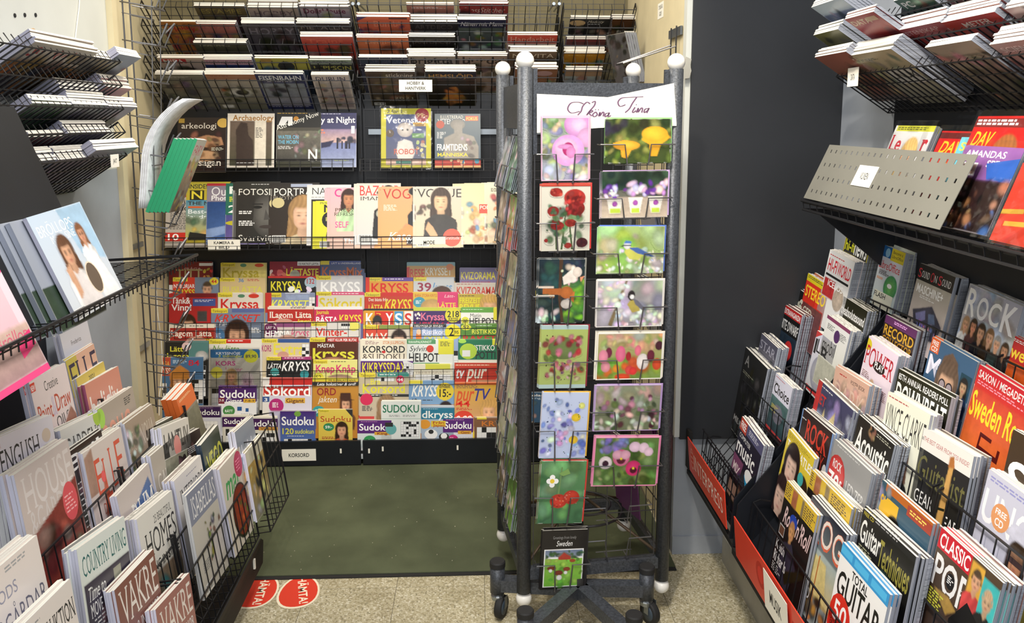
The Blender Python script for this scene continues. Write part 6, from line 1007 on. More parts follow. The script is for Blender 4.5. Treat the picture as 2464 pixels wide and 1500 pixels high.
# ------------------------------------------------------------------ the forward-leaning racks at the top of the alcove
def XM(rows, r, x0, x1, y, art, lab, n=4, H=.27, **kw):
    M, w_, h = rows[r].place((x0, y), (x1, y), H=H, tilt=False)
    if w_ > .245: w_ = .235
    return magazine(M, w_, h, .0055, art, lab, n, '99a', spare='copy behind the '+lab, res=36, **kw)
P_ = '|n .4|g 0 .25 1 1 24 .12 '
for r, x0, x1, y, art, lab, n in (
 (0, 466, 587, 14, 'b 665a3a|t ESTAMPE .1 .08 .8 .1 998a4a'+P_+'544 665 332', 'olive model magazine on the highest visible row', 2),
 (0, 595, 715, 18, 'b a8988c|t HOBBY .1 .08 .8 .12 766 b'+P_+'987 665 cba', 'beige hobby magazine on the highest row', 5),
 (0, 720, 838, 15, 'b a89aa0|t DollsHouse .06 .05 .86 .12 6a2a44 b'+P_+'876 554 a98', 'grey miniature-house magazine with plum title', 6),
 (1, 383, 470, 52, 'b b87a40|t Hobby .2 .1 .7 .14 a83030 b'+P_+'a55 743 c94', 'orange and red magazine at the left end', 1),
 (1, 437, 566, 57, 'b a86a60|t RAILWAY .1 .04 .8 .08 955'+P_+'446 345 a86', 'blue and red model magazine overlapping its neighbour', 2),
 (1, 580, 708, 56, 'b 5a5458|t HOBBY .1 .12 .86 .16 88828a b'+P_+'433 544 332', 'dark grey hobby magazine with pale capitals', 4),
 (1, 712, 840, 56, 'b 4a423c|t METALLIC .06 .06 .9 .09 988c80 s'+P_+'433 332 543', 'dark brown magazine with serif title', 4),
 (2, 465, 592, 103, 'b 4a4a38|l .1 .05 .7 2 998'+P_+'443 332 554', 'dark olive magazine under the red model titles', 3),
 (2, 722, 848, 88, 'b b84a3c|t Trains .1 .06 .7 .1 c8604a b'+P_+'543 a87 654', 'red-titled magazine above the dark town row', 3),
 (3, 378, 488, 139, 'b b8a89c|r .06 .03 .6 .14 b03030|t MIBA .1 .045 .44 .09 e8e0d8 b'+P_+'445 556 443', 'railway magazine with red boxed title', 2),
 (3, 487, 605, 143, 'b c8a8b0|t TOWN&COUNTRY .04 .04 .9 .07 98405a|r 0 .14 1 1 2a3a68 223'+P_+'334 223', 'navy magazine with thin rose title', 4),
 (3, 612, 740, 140, 'b b8b050|n .2|p a84 .1,.0 .3,.0 .3,.12 .1,.12|n 0|e .55 .22 .16 .16 3a3a34|r 0 .3 1 1 3a4a5a'+P_+'445 3a5a7a 332', 'yellow-topped magazine with a dark locomotive', 2),
 (3, 744, 845, 144, 'b 9aa890|l .06 .03 .85 2 444|r 0 .12 1 1 3a3a34|t HIPPSON .06 .16 .9 .1 b8b058 b'+P_+'332 443', 'horse magazine with olive title', 2),
 (4, 372, 487, 179, 'b 7a7a72|l .2 .06 .6 2 aaa'+P_+'667 887 445', 'grey magazine at the left end of the lowest row', 3),
 (4, 492, 612, 179, 'b a87a60|l .1 .04 .5 1 644|r 0 .14 1 1 aaa49c 776|n .3|e .55 .5 .3 .2 eee 887|e .6 .5 .14 .1 333|g .2 .3 .9 .8 14 .08 443 665 a54|m .06 .86 .3 .95', 'brown and white magazine with a dark swirl', 4),
 (4, 612, 729, 178, 'b 28305c|t EISENBAHN .06 .05 .88 .12 e4e8ec sb|l .2 .2 .6 1 dde|n .2|r .04 .26 .96 .9 8a949c 99a|g .2 .3 .6 .6 12 .1 3a3a3a 667|n 0|l .1 .92 .8 1 ccd', 'navy railway magazine with a steaming locomotive', 2),
 (4, 748, 838, 180, 'b d8ccc4|t DUBLIN .1 .06 .8 .1 3a3a5a s|n .2|r .05 .2 .95 .92 b8b0a8 a99|g .1 .25 .9 .85 20 .08 a88 98a89a 765 c8b0a0', 'pale illustrated magazine above the night-sky title', 2)):
    XM(BT1, r, x0, x1, y, art, lab, n)
for r, x0, x1, y, art, lab, n in (
 (0, 978, 1092, 12, 'b a87060|l .1 .05 .8 2 dcc'+P_+'a77 643 543', 'salmon craft magazine at the top edge', 2),
 (0, 1105, 1222, 8, 'b 983834|t CrossStitcher .05 .1 .9 .12 d8c0b0 i'+P_+'522 633 322', 'dark red cross-stitch magazine with pale script title', 3),
 (1, 858, 985, 40, 'b d86a4a|t Bumbi .3 .1 .5 .14 e88a6a b|p 4a3a6a 0,.0 .2,.0 0,.1|r .6 .02 .95 .06 5a2a2a'+P_+'a55 5a3a6a c64', 'orange children magazine with purple corner', 3),
 (1, 985, 1100, 52, 'b 2a2624|t ARTDECO .1 .08 .8 .1 4a4440 b'+P_+'332 5a3a2a 221', 'black craft magazine with a wavy page pile', 6),
 (1, 1101, 1217, 47, 'b 2a2a44|t Nähen_mit_Mama .06 .06 .9 .1 e8e4e8 i|e .12 .26 .14 .06 99a|n .2|r 0 .2 1 1 5a645a 445|g .1 .3 .95 .9 26 .08 5a8a4a c88 ccc 8a7a3a', 'navy sewing magazine with white handwritten title', 3),
 (2, 858, 982, 90, 'b d87a50|t BUNNYS_DANCE .15 .08 .7 .08 e8b090'+P_+'a54 643 875', 'bagged orange magazine with creased film', 2),
 (2, 984, 1095, 88, 'b 262220|t ARTDECO .1 .08 .8 .1 4a423c b'+P_+'332 533 221', 'black craft magazine below its twin title', 2),
 (2, 1222, 1342, 84, 'b c8503c|t Handarbeit .05 .05 .9 .12 e8a890 s|n .2|r 0 .22 1 1 d8c8b8 a98|g .1 .3 .9 .9 16 .1 c8a898 864', 'red and cream needlework magazine', 2),
 (3, 862, 980, 138, 'b 5a5a6a|t BEADWORK .04 .04 .85 .12 3a4a5a b'+P_+'334 445 443', 'slate beadwork magazine with curled pages', 2),
 (3, 981, 1095, 135, 'b a89a8c|t brigitta .05 .04 .9 .16 4a4440 b'+P_+'765 876 543', 'taupe sewing magazine with soft dark title', 6),
 (3, 1101, 1220, 134, 'b a89080|t burda .1 .03 .8 .18 4a3e38 b'+P_+'654 443 765', 'tan sewing magazine with rounded title', 3),
 (3, 1226, 1340, 124, 'b 6a5440|t NOVITA .06 .06 .9 .1 c8b8a0 s'+P_+'543 865 432', 'brown knitting magazine with cream capitals', 4),
 (4, 878, 998, 172, 'b 5a4c44|t stickning .4 .05 .55 .1 dcd0c4|n .15|r 0 .2 1 1 6a5a50 332|g .15 .3 .9 .8 16 .1 8a6a5a 5a443a a87|n 0|t 2021 .5 .72 .4 .06 bba|l .4 .82 .5 1 bba|m .05 .88 .3 .96', 'grey-brown knitting magazine left of the hobby sign', 5),
 (4, 1023, 1145, 172, 'b 2a2a3c|t HEMSLÖJD .06 .05 .88 .13 c89858 b|e .9 .26 .06 .05 99a|n .2|r 0 .22 1 1 332a28 221|p b8763a .35,.75 .45,.45 .6,.42 .75,.7 .7,.9 .4,.9|g .3 .4 .8 .95 12 .08 8a5a30 4a2a1a c8904a', 'dark handicraft magazine with gold capitals', 5),
 (4, 1240, 1341, 166, 'b 8a6048|t TRIC .1 .04 .4 .12 c84a30 b|e .7 .12 .2 .1 a88'+P_+'765 a55 887', 'brown magazine under bright page edges behind the spinner ball', 5)):
    XM(BT2, r, x0, x1, y, art, lab, n)
for r, x0, x1, y, art, lab, n in (
 (0, 1372, 1470, 45, 'b 2c2a28|e .2 .12 .2 .1 c8a878|t Modesty .45 .05 .4 .07 c8c0b0 i|l .45 .15 .3 1 eee'+P_+'443 765 a86', 'black comic with a tan oval', 2),
 (0, 1474, 1570, 46, 'b 5a3a20'+P_+'864 332 a74', 'brown comic next to the tan oval one', 3),
 (1, 1364, 1458, 94, 'b 7a4a44|l .1 .04 .8 2 a33'+P_+'543 88a 866', 'maroon striped comic behind the spinner', 2),
 (1, 1504, 1570, 84, 'b 6a3a2a'+P_+'744 321 864', 'rust comic by the alcove side wall', 2),
 (2, 1358, 1456, 128, 'b c88a28|l .1 .06 .6 1 dc6'+P_+'c8a030 3a7a8a 843 d8b040', 'yellow adventure comic with a thick pile', 5),
 (2, 1520, 1570, 124, 'b 4a4a3a'+P_+'565 332 786', 'green-grey comic by the alcove side wall', 2),
 (3, 1362, 1450, 168, 'b a88a70|r 0 .2 1 1 a0a8a8'+P_+'8a9aa8 987 a87', 'pale comic lowest behind the spinner header', 3)):
    XM(BT3, r, x0, x1, y, art, lab, n, H=.24)
# grey bagged pile leaning above the spinner
for i in range(5):
    q = np.array([.645+.011*i, 3.62+.004*i, 1.76]); magazine(frame(q, (.55, -.85, .05), (-.3, -.05, 1)), .12, .21, .010, 'b 9a98a0|n .4|g 0 0 1 1 24 .12 5a4a44 88868c c8c0b8 443', ORD[i]+' grey bagged booklet in the leaning pile above the spinner', 0, '99a', group='grey bagged booklets', name='booklet', cat='booklet', film=(i == 0))
# ------------------------------------------------------------------ white signs of the alcove
F2 = lambda Y: Row('back', Y, 1.0, 0)
sign(500, 577, 78, 26, F2(3.755), [('KAMERA_&', .62), ('BILD', .32)], 'white sign reading KAMERA & BILD on the wire shelf', push=.004)
sign(993, 570, 79, 27, F2(3.755), [('MODE', .34)], 'white sign reading MODE on the wire shelf', push=.004)
sign(960, 192, 80, 29, F2(3.69), [('HOBBY_&', .52), ('HANTVERK', .62)], 'white sign reading HOBBY & HANTVERK under the top rack', push=.004)
sign(678, 1082, 82, 28, F2(3.707), [('KORSORD', .6)], 'white sign reading KORSORD on the black lip', push=.002)
c = onX(1588, 25, XA-.003); sign_at(frame((XA-.0005, c[1], c[2]-.03), (0, -1, 0), (0, 0, 1)), .10, .06, [('CYKLING_&', .7), ('GOLF', .4)], 'white sign reading CYKLING & GOLF on the alcove side wall')

for px, py in ((820, 1086), (888, 1086), (921, 1081), (1101, 1078)):
    c = onY(px, py, 3.7065); wpart(MB().box((c[0]-.004, 3.7065, c[2]-.011), (c[0]+.004, 3.7085, c[2]+.011)), 'tape_remnant', 'sign_card', br)
cb = [onX(x, y, XL+.03) for x, y in ((376, 700), (380, 760), (388, 820), (391, 880), (384, 950), (383, 1000))]
tag(MB().tube(cb, .0018, 5).obj('hanging_cord', 'sign_card'), 'thin white cord hanging beside the wire holder on the jamb', 'cord')
# ------------------------------------------------------------------ the greeting-card spinner
PH = math.radians(7.0); SW, SD = .46, .42
FL = np.array([.1435, 2.46, 0.]); vr = np.array([math.cos(PH), math.sin(PH), 0]); vb = np.array([-math.sin(PH), math.cos(PH), 0]); vz = np.array([0, 0, 1.])
PO = {'fl': FL, 'fr': FL+vr*SW, 'bl': FL+vb*SD, 'br': FL+vr*SW+vb*SD}
sp = empty('card_spinner', None, 'grey wheeled greeting-card spinner with white ball finials in the aisle', 'card rack', loc=(.35, 2.62, 0))
for k, P in PO.items():
    wpart(MB().lathe([(.0225, .11), (.0225, 1.752)], 20, P), 'post', 'hammered_grey', sp, True)
    b = MB().ball((P[0], P[1], 1.772), .0265, 24, 14); wpart(b, 'ball_finial', 'white_plastic', sp, True)
    wpart(MB().ball((P[0], P[1], .087), .0255, 24, 14), 'ball_foot', 'white_plastic', sp, True)
    ins = vr*(.03 if 'l' in k[1] else -.03); c = P+ins
    wpart(MB().obox(c-vr*.006-vb*.006+vz*1.50, vr*.012, vb*.012, vz*.25), 'channel', 'hammered_grey', sp)
def face(a, b): return PO[a], (PO[b]-PO[a])/np.linalg.norm(PO[b]-PO[a]), np.linalg.norm(PO[b]-PO[a])
for a, b in (('fl', 'fr'), ('bl', 'br'), ('fl', 'bl'), ('fr', 'br')):
    O, d, L_ = face(a, b); n = np.cross(d, vz)
    wpart(MB().obox(O+d*.03+vz*1.575-n*.002, d*(L_-.06), n*.004, vz*.135), 'header_plate', 'hammered_grey', sp)
    mb = MB(); wgrid(mb, O+d*.03+vz*.20, d*(L_-.06), vz*1.38, 5, 9, .0017, .002); wpart(mb, 'wire_grid', 'dark_steel_wire', sp)
    wpart(MB().obox(O+d*.0+vz*.155-n*.013, d*L_, n*.026, vz*.036), 'base_bar', 'hammered_grey', sp)
wpart(MB().lathe([(.018, .13), (.018, 1.5)], 14, (PO['fl']+PO['br'])/2), 'centre_tube', 'dark_steel', sp, True)
for rr_, zz in ((.13, .27), (.09, .29)):
    c = (PO['fl']+PO['br'])/2+vr*.02; wpart(MB().tube([(c[0]+rr_*math.cos(q), c[1]+rr_*math.sin(q), zz) for q in [2*math.pi*i/24 for i in range(24)]], .004, 6, closed=True), 'wire_ring', 'dark_steel_wire', sp, True)
mat('rust_wire', '6a5a48', .5, .5)
c0 = (PO['fl']+PO['br'])/2
for a in ('fl', 'fr', 'bl', 'br'): wpart(MB().tube([PO[a]*.93+c0*.07+vz*.2, c0+vz*.33], .005, 6), 'stay_rod', 'rust_wire', sp, True)
hub = onZ(1390, 1425, .10)
ends = [onZ(1264, 1478, .18), onZ(1526, 1488, .18), onZ(1197, 1345, .20), onZ(1556, 1400, .14)]
for i, E_ in enumerate(ends):
    e = np.array([E_[0], E_[1], .115]); h = np.array([hub[0], hub[1], .115]); d = e-h; L_ = np.linalg.norm(d); d /= L_; n = np.cross(d, vz)
    wpart(MB().obox(h-n*.02-vz*.02, d*L_, n*.04, vz*.04), 'base_arm', 'hammered_grey', sp)
    top = .195
    o = wpart(MB().lathe([(.024, .085), (.024, top-.02)], 18, e*np.array([1, 1, 0])), 'arm_end', 'hammered_grey', sp, True)
    wpart(MB().lathe([(.0255, top-.02), (.0255, top-.005), (.0225, top-.001)], 30, e*np.array([1, 1, 0])), 'end_cap', 'rubber', o)
    wc = e*np.array([1, 1, 0])+np.array([.012, -.006, .037]); ax = np.array([.86, .5, 0]) if i % 2 else np.array([.9, -.42, 0])
    ca = wpart(MB().lathe([(.016, .082), (.022, .075), (.02, .062)], 14, e*np.array([1, 1, 0])).obox(wc+ax*.016-vz*.0-np.cross(ax, vz)*.010, ax*.002, np.cross(ax, vz)*.02, vz*.04).obox(wc-ax*.018-np.cross(ax, vz)*.010, ax*.002, np.cross(ax, vz)*.02, vz*.04), 'caster', 'zinc', sp)
    w_ = wpart(MB().lathe([(.024, -.011), (.036, -.011), (.037, -.006), (.037, .006), (.036, .011), (.024, .011)], 24, wc, ax), 'wheel', 'rubber', ca, True)
    wpart(MB().lathe([(.006, -.0125), (.025, -.0115), (.025, .0115), (.006, .0125)], 20, wc, ax), 'wheel_hub', 'blue_rubber', ca, True)
wpart(MB().lathe([(.028, .09), (.028, .16)], 16, (hub[0], hub[1], 0)), 'hub', 'dark_steel', sp, True)
def PRow(O, r, lean, n_sign=1):
    R = Row.__new__(Row); R.O = O; R.r = np.array(r, float); q = math.radians(lean); n0 = np.cross(R.r, vz); R.u = vz*math.cos(q)-n0*math.sin(q); R.n = np.cross(R.r, R.u); R.side = 'spin'; return R
def pocket(M, W, H, m='steel_wire'):
    mb = MB(); k = .42*H
    for s in (-1, 1):
        mb.tube([(s*(W/2+.014), k, -.03), (s*(W/2+.014), k, .006), (s*W*.2, k, .006), (s*W*.16, -.006, .006), (s*W*.16, -.008, -.03)], .0017, 5)
    mb.tube([(-W*.3, -.008, -.03), (W*.3, -.008, -.03)], .0017, 5)
    Mw = np.array(M); P = np.array(mb.v) @ Mw[:3, :3].T+Mw[:3, 3]; mb.v = [tuple(p) for p in P]
    return wpart(mb, 'wire_pocket', m, sp)
def card(R, tl, tr, yb, art, lab, env, n=4, T=.0022, push=.0, film=False, pk=True, **kw):
    A = R.at(*tl); B = R.at((tl[0]+tr[0])/2, yb); H = abs(np.dot(R.at(tl[0], yb)-A, R.u))
    M, w_, h = R.place(tl, tr, H=H, push=push)
    o = magazine(M, w_, h, T, art, lab, n, env, name='greeting_card', cat='greeting card', spare='card behind the '+lab, pages='folded_card', film=film, matt=False, res=76, **kw)
    ev = MB().box((-w_/2+.004, .0045, -T-.0006), (w_/2+.0055, h+.004, -T-.0001)); mat('envelope_'+env, env, .6); ev.obj('envelope', 'envelope_'+env, o)
    if pk: pocket(M, w_, h)
    return o
FR_ = PRow(FL-vb*.040+vz*1.0, vr, 0.0)
card(FR_, (1303, 282), (1418, 282), 436, 'b 8a9a7a 9a9ab0|n .3|g 0 0 .5 1 50 .09 a8b088 c8c898 6a7a50 8890a8|g .6 .4 1 1 24 .09 8a8ab8 b8b098 7a8a60|n .12|e .75 .12 .28 .24 d8a8d0 b078b0|e .78 .12 .16 .14 e0b8dc|e .95 .32 .2 .2 d0a0c8|e .56 .52 .34 .32 e0a8d4 c890c8|e .52 .5 .24 .22 e8bce0|e .56 .5 .12 .14 b83070|e .5 .46 .16 .05 d890c8|e .62 .55 .1 .12 d888c0|g .1 .75 .9 1 20 .1 d8d8d8 a8b090 c0a8c0|n 0|w d8b0c8 .02', 'card of pink peonies among grey-green flowers', 'd8a8b8', 3)
card(FR_, (1303, 444), (1421, 443), 605, 'b cfccbe c8c5b6|p 4a5a3a .3,.98 .28,.5 .31,.5 .33,.98|p 4a5a3a .4,.98 .5,.3 .53,.3 .44,.98|p 4a5a3a .62,.98 .55,.5 .58,.5 .66,.98|n .2|g .15 .3 .85 .85 26 .085 4a6a48 385838 6a8058|e .3 .12 .13 .09 9a2820|e .68 .2 .22 .17 8a2018 a83028|e .72 .36 .17 .15 902620|e .24 .4 .12 .1 902420|e .33 .62 .14 .09 982820|e .6 .58 .12 .08 983024|e .1 .84 .04 .04 902420|e .84 .88 .12 .1 4a1c20|e .55 .92 .08 .06 902a24|g .5 .12 .88 .46 30 .05 b84034 7a1a14 a03028 681410|g .18 .36 .42 .66 14 .04 b84438 7a1a14|g .5 .54 .7 .62 6 .04 b84438 7a1a14|g .2 .08 .4 .16 6 .04 b84438 7a1a14|g .76 .82 .94 .94 8 .04 5a2428 3a1418|g .12 .3 .9 .9 12 .05 4a6a48 385838|n 0|r 0 0 1 .03 b8402e', 'card of dark red roses on a pale ground', 'c83a34', 4)
card(FR_, (1297, 624), (1408, 624), 778, 'b 24343a 20302c|n .3|g 0 0 .5 1 26 .12 2a4a4a 1c2a30 3a5a50|g .6 .3 1 1 34 .12 5a9a3a 8ab83a 3a6a3a b8c850|g .55 0 1 .3 12 .1 1c2430 2a3a4a|g 0 .8 .4 1 10 .1 d8e0d8 5a8a5a|n .2|p 4a3424 .44,0 .52,0 .5,.6 .58,.98 .52,1 .44,.6|g .5 .12 .85 .4 10 .06 f0e6dc d8c8b8 e8dcd0|g .1 .46 .75 .58 16 .05 b8703a 8a4a20 c88850|g .5 .6 .78 .82 16 .05 3a3634 c8c0b8 4a4442|p e8ded4 .52,.28 .74,.14 .84,.2 .8,.34 .55,.4|e .84 .2 .1 .11 e8dcd0|p d8906a .9,.28 1,.26 .92,.36|p a8602e .1,.46 .5,.46 .56,.56 .1,.54|e .62 .52 .14 .13 b86a34|p b86a34 .66,.6 .8,.5 .78,.68|p 3a3634 .5,.66 .7,.62 .76,.74 .6,.82|e .62 .7 .12 .1 c8c0b8|r .0 .42 .34 .45 d8c8b8|r 0 .56 .36 .58 d8d0c0', 'card of three kittens printed sideways on a branch', '8a8a82', 2)
card(FR_, (1303, 784), (1416, 784), 935, 'b a8b868 a0b068|r 0 0 1 .06 a8c0c0|r 0 .94 1 1 a8c0c0|n .15|e .5 .36 .34 .24 6a7a48|g .08 .16 .92 .8 40 .075 a83038 c87888 7a2430 d8a0a8 b84a58 5a6a38|g .15 .55 .85 .85 20 .06 b87888 8a5060 c8b0a0|n 0|g .05 .12 .95 .92 18 .015 5a2428 445', 'green card with a wreath of small red and pink roses', '8a2838', 5)
card(FR_, (1306, 945), (1418, 945), 1103, 'b c0cce8 b8c4e4|n .1|g .05 .05 .95 .95 30 .06 5a6ab8 7a8ad0 4a58a0 d8e0f0|g .05 .1 .95 .95 26 .07 8a98d8 e4ecf4 6a7ac0 b0a8d8|e .75 .38 .1 .09 e8c838|e .72 .72 .1 .09 e8c438|e .86 .2 .07 .07 dce080|g .35 .6 .6 .8 8 .06 c898c8 d8b8d8|n 0|g .05 .1 .9 .95 30 .012 3a5a3a 2a3a6a', 'pale blue card of spring flowers in rows', 'e0b040', 3)
card(FR_, (1303, 1110), (1412, 1110), 1260, 'b 5a8a5a 3a6a48|n .15|g 0 0 1 1 26 .16 4a7a50 6a9a68 3a6a44 7aa878|n 0|p 6a8a58 .45,.1 .48,.1 .44,.62 .4,.62|n .2|e .44 .64 .19 .16 c83a2c a82a20|e .72 .58 .18 .16 c8402e a82c22|g .3 .5 .85 .75 26 .018 e88a6a 8a2018|n 0|e .27 .26 .06 .06 f4f4f4|e .2 .32 .06 .06 f0f0f0|e .27 .38 .06 .06 eee|e .35 .32 .06 .06 f4f4f4|e .27 .32 .05 .05 e8c83a|p 7aa05a .4,.2 .6,.12 .66,.2 .5,.24', 'green card with two wild strawberries and a white flower', 'c83a30', 5)
CS = 'b 1c1a1a|t Greetings_from_lovely .24 .1 .52 .05 8a8a8a|t Sweden .32 .18 .36 .09 f4f4f4 i|r .06 .32 .94 .96 f0f0f0|n .15|r .08 .335 .92 .45 6a7a9a 8a98a8|g .08 .36 .92 .48 22 .05 3a5a34 2a4a2a 4a6a3c|r .08 .48 .92 .945 8ac048 6aa838|g .1 .5 .9 .93 26 .06 7ab040 9acc58 5a9a34|p a83a2c .38,.5 .38,.42 .5,.37 .66,.42 .66,.5|p 6a6a6a .34,.43 .5,.36 .7,.43 .66,.45 .5,.38 .4,.45|e .24 .64 .1 .05 8a3a24|e .4 .72 .1 .06 7a3020|e .58 .66 .08 .05 8a3a24|e .7 .52 .07 .04 a84a2c|e .42 .8 .06 .06 eee|e .56 .72 .04 .04 eee|e .22 .68 .04 .04 eee'
card(FR_, (1306, 1278), (1414, 1274), 1420, CS, 'black card with brown cows by a red cottage', '1c1a1c', 5)
card(FR_, (1456, 286), (1614, 286), 393, 'b 4a5a28 3a4a20|n .35|g 0 0 1 1 60 .08 5a6a2a 3a4a1c 7a8a3c 2a3418 8a9a4a|g 0 .1 .3 .4 6 .1 2a2634 3a3444|n .1|p e8a82a .56,.48 .62,.25 .9,.25 1,.42 .86,.58 .8,.85 .7,.85 .68,.58|e .76 .34 .2 .11 f0b838 e0a028|p e8a430 .12,.55 .3,.48 .54,.58 .4,.72 .34,.9 .26,.86 .24,.7|e .33 .6 .2 .07 f0b440 e09a28', 'card of two yellow chanterelles in moss', '8ac878', 3)
card(FR_, (1448, 414), (1608, 412), 525, 'b 24382c 8a8478|n .2|r 0 0 1 .4 26402e 2c4434|g 0 .0 1 .4 24 .12 1c3024 34503c|r 0 .55 1 1 b0a090 c8b8a4|n .08|p ece8dc .08,.58 .32,.58 .28,.9 .12,.9|p ece8dc .4,.56 .62,.56 .58,.9 .44,.9|p ece8dc .7,.55 .93,.55 .88,.9 .75,.9|r .13 .8 .28 .9 c0d848|r .45 .8 .57 .9 c0d848|r .76 .8 .88 .9 c0d848|g .04 .3 .36 .55 22 .04 e8dcec 6a3aa0 f4f0f4 8a58b8|g .4 .25 .62 .5 12 .055 d8b8e0 f0e0f4 7a48a8|g .64 .22 .98 .5 16 .055 f0e4f4 6a38a8 d0a8dc|e .2 .7 .04 .04 b05ab8|e .51 .68 .04 .04 b05ab8|e .82 .68 .04 .04 b05ab8', 'card of purple and white pansies in three pots', 'c8a8dc', 3)
card(FR_, (1440, 545), (1600, 545), 658, 'b a8c078 98b070|n .2|g 0 0 1 1 30 .14 a0c060 c8d8a0 8aa860 b8b8a8|g .0 .5 1 1 60 .04 f0f0ec e0e8d8 a8b878 f4f4f0|n .08|p c8c860 .4,.55 .44,.42 .58,.45 .7,.6 .62,.72 .48,.7|p 4a68a8 .45,.45 .6,.45 .86,.64 .84,.66 .6,.58|e .44 .4 .055 .06 e8e8ec|r .37 .39 .5 .42 2a3448|p 4a78c0 .39,.36 .42,.3 .5,.32 .5,.37|p 333 .34,.42 .38,.4 .38,.44', 'card of a blue tit among white blossom', '5a7ac8', 4)
card(FR_, (1437, 675), (1597, 673), 788, 'b a8a4a8 98949a|n .12|g 0 0 1 1 26 .16 b8b4b8 98949a c8c4c8|p 7a6a4c .18,.96 .42,.0 .46,.0 .24,.98|g 0 .1 .4 .6 26 .05 f0eef2 e0dce4 d0ccd8|g .3 .62 1 1 60 .045 f4f2f4 dcd8e0 b8b4bc|g .3 .0 .5 .15 8 .05 f0eef2|n .06|p b0a050 .46,.52 .52,.4 .62,.48 .66,.66 .54,.7|p 6a6a78 .54,.38 .62,.44 .74,.62 .7,.66 .58,.52|e .52 .33 .055 .075 2a2426|e .53 .36 .035 .035 f0f0f0|p 222 .44,.35 .48,.34 .48,.37|n 0|w e8e4e0 .012', 'card of a great tit on a blossoming grey branch', 'e8e4dc', 3)
card(FR_, (1438, 802), (1597, 800), 915, 'b b8a878 7a9a4a|n .15|g 0 0 1 .35 34 .08 e0b890 d89890 b8b878 c8c8a0 8a9a58|g 0 .6 1 1 26 .1 6a9a3a 8ab048 c85a2c|n .06|e .36 .45 .075 .12 e07898 d05880|e .62 .38 .05 .08 e87890|e .48 .5 .04 .07 a82830|e .18 .42 .05 .08 7a2848|e .7 .62 .09 .12 f0e8e4|e .82 .5 .06 .09 6a2438|e .92 .68 .07 .09 d85030|e .3 .76 .05 .06 e09030|e .5 .8 .06 .07 d84a4a|e .14 .72 .07 .08 e89aa8|e .56 .82 .06 .06 e03a3a|e .1 .5 .07 .1 e890a8|e .94 .28 .06 .07 4a2030|e .4 .94 .12 .05 d84a2a|n 0|w eeeadf .016', 'card of a colourful tulip field', 'e8e0cc', 5)
card(FR_, (1434, 928), (1592, 926), 1038, 'b 8a9078 6a7458|n .2|g 0 0 1 .4 26 .1 a8a898 98a080 c8b8b8 b0a0a8|g 0 .4 1 1 50 .05 5a6a48 e0dcd0 3a4a30 c8c4a8|n .1|g .05 .25 .95 .75 18 .045 a8688a 7a3a5a c890b0 5a2840|g .4 .6 .9 .95 12 .05 e4e0d4 d8d4c4 4a2030|n 0|w b8a0cc .01', 'card of a hazy wildflower meadow', 'b89ad0', 4)
card(FR_, (1433, 1053), (1588, 1052), 1170, 'b 5a7a40 4a6a34|n .25|g 0 0 1 1 60 .07 4a6a30 6a8a48 3a5424 8aa060|g .1 .05 .5 .3 16 .06 8a8ac8 7a78b8|n .06|e .42 .42 .13 .13 d88aa8 c05880|e .42 .46 .07 .07 5a1c30|e .36 .36 .08 .07 e0a8c0|e .48 .36 .08 .07 e0a8c0|e .62 .64 .12 .12 d83a78 b82860|e .62 .68 .055 .05 4a1024|e .18 .52 .1 .1 f0e4e8|e .18 .54 .05 .05 3a1c30|e .62 .2 .09 .08 e8c8e0|e .76 .22 .08 .08 ecd0e4|e .84 .3 .07 .07 e8c8dc|e .42 .44 .02 .02 e8d040|e .62 .64 .02 .02 e8d040|n 0|w e890b8 .012', 'card of crimson pansies with a pink border', 'e488b0', 4)
# empty pockets below the last landscape card
for zz in (.33, .22):
    P = FL-vb*.012+vr*.30+vz*zz; pocket(frame(P, vr, vz), .2, .12, 'steel_wire')
# left face: two columns of stacked cards seen edge-on
LF = PRow(FL-vr*.014+vz*1.0, -vb, 4.0); LF.n = np.cross(LF.r, LF.u)
lab_l = (('dark green fir card', '3a5a44', '8ab0a0'), ('lime and red abstract card', '7ab04a', 'd84a58'), ('pale fern card', 'c8c4a8', '9a9a7a'), ('blue kingfisher card', '4a7ab0', '9a8a6a'), ('white blossom card', 'd8d4c4', 'b8a898'), ('meadow green card', '7a9a4a', '4a6a3a'), ('grass green card', '5a8a34', '7aa84a'))
lab_f = (('grey barcode-backed card', 'c8ccd4', '8a8a90'), ('birch bark card', 'b0a494', '7a6a5c'), ('peach flower card', 'e0b89c', 'c87a6a'), ('white and green card', 'c8d0b8', '4a7a58'), ('rosy garden card', 'd0a0a0', '8a5a5a'), ('cream leaf card', 'd4c8a8', '8a9a6a'), ('brown woodland card', '8a7a5c', '5a4a3a'))
for col, labs in ((.115, lab_l), (.30, lab_f)):
    for i, (nm, c1, c2) in enumerate(labs):
        z0 = 1.385-.183*i; P = FL-vr*.024+vb*col+vz*z0; lean = 8 if i else 14
        R = PRow(P, -vb, lean); M = frame(P+R.n*.012, R.r, R.u)
        magazine(M, .13, .165, .0022, 'b %s %s|n .35|g 0 0 1 1 22 .14 %s %s e8e4d8' % (c1, c2, c1, c2), nm+', left side of the spinner, '+('near column' if col < .2 else 'far column'), 4, c2, name='greeting_card', cat='greeting card', spare='card behind the '+nm+' on the spinner left side', pages='folded_card', step=.0052, jit=1.6)
        pocket(frame(P+R.n*.013, R.r, R.u), .13, .165)
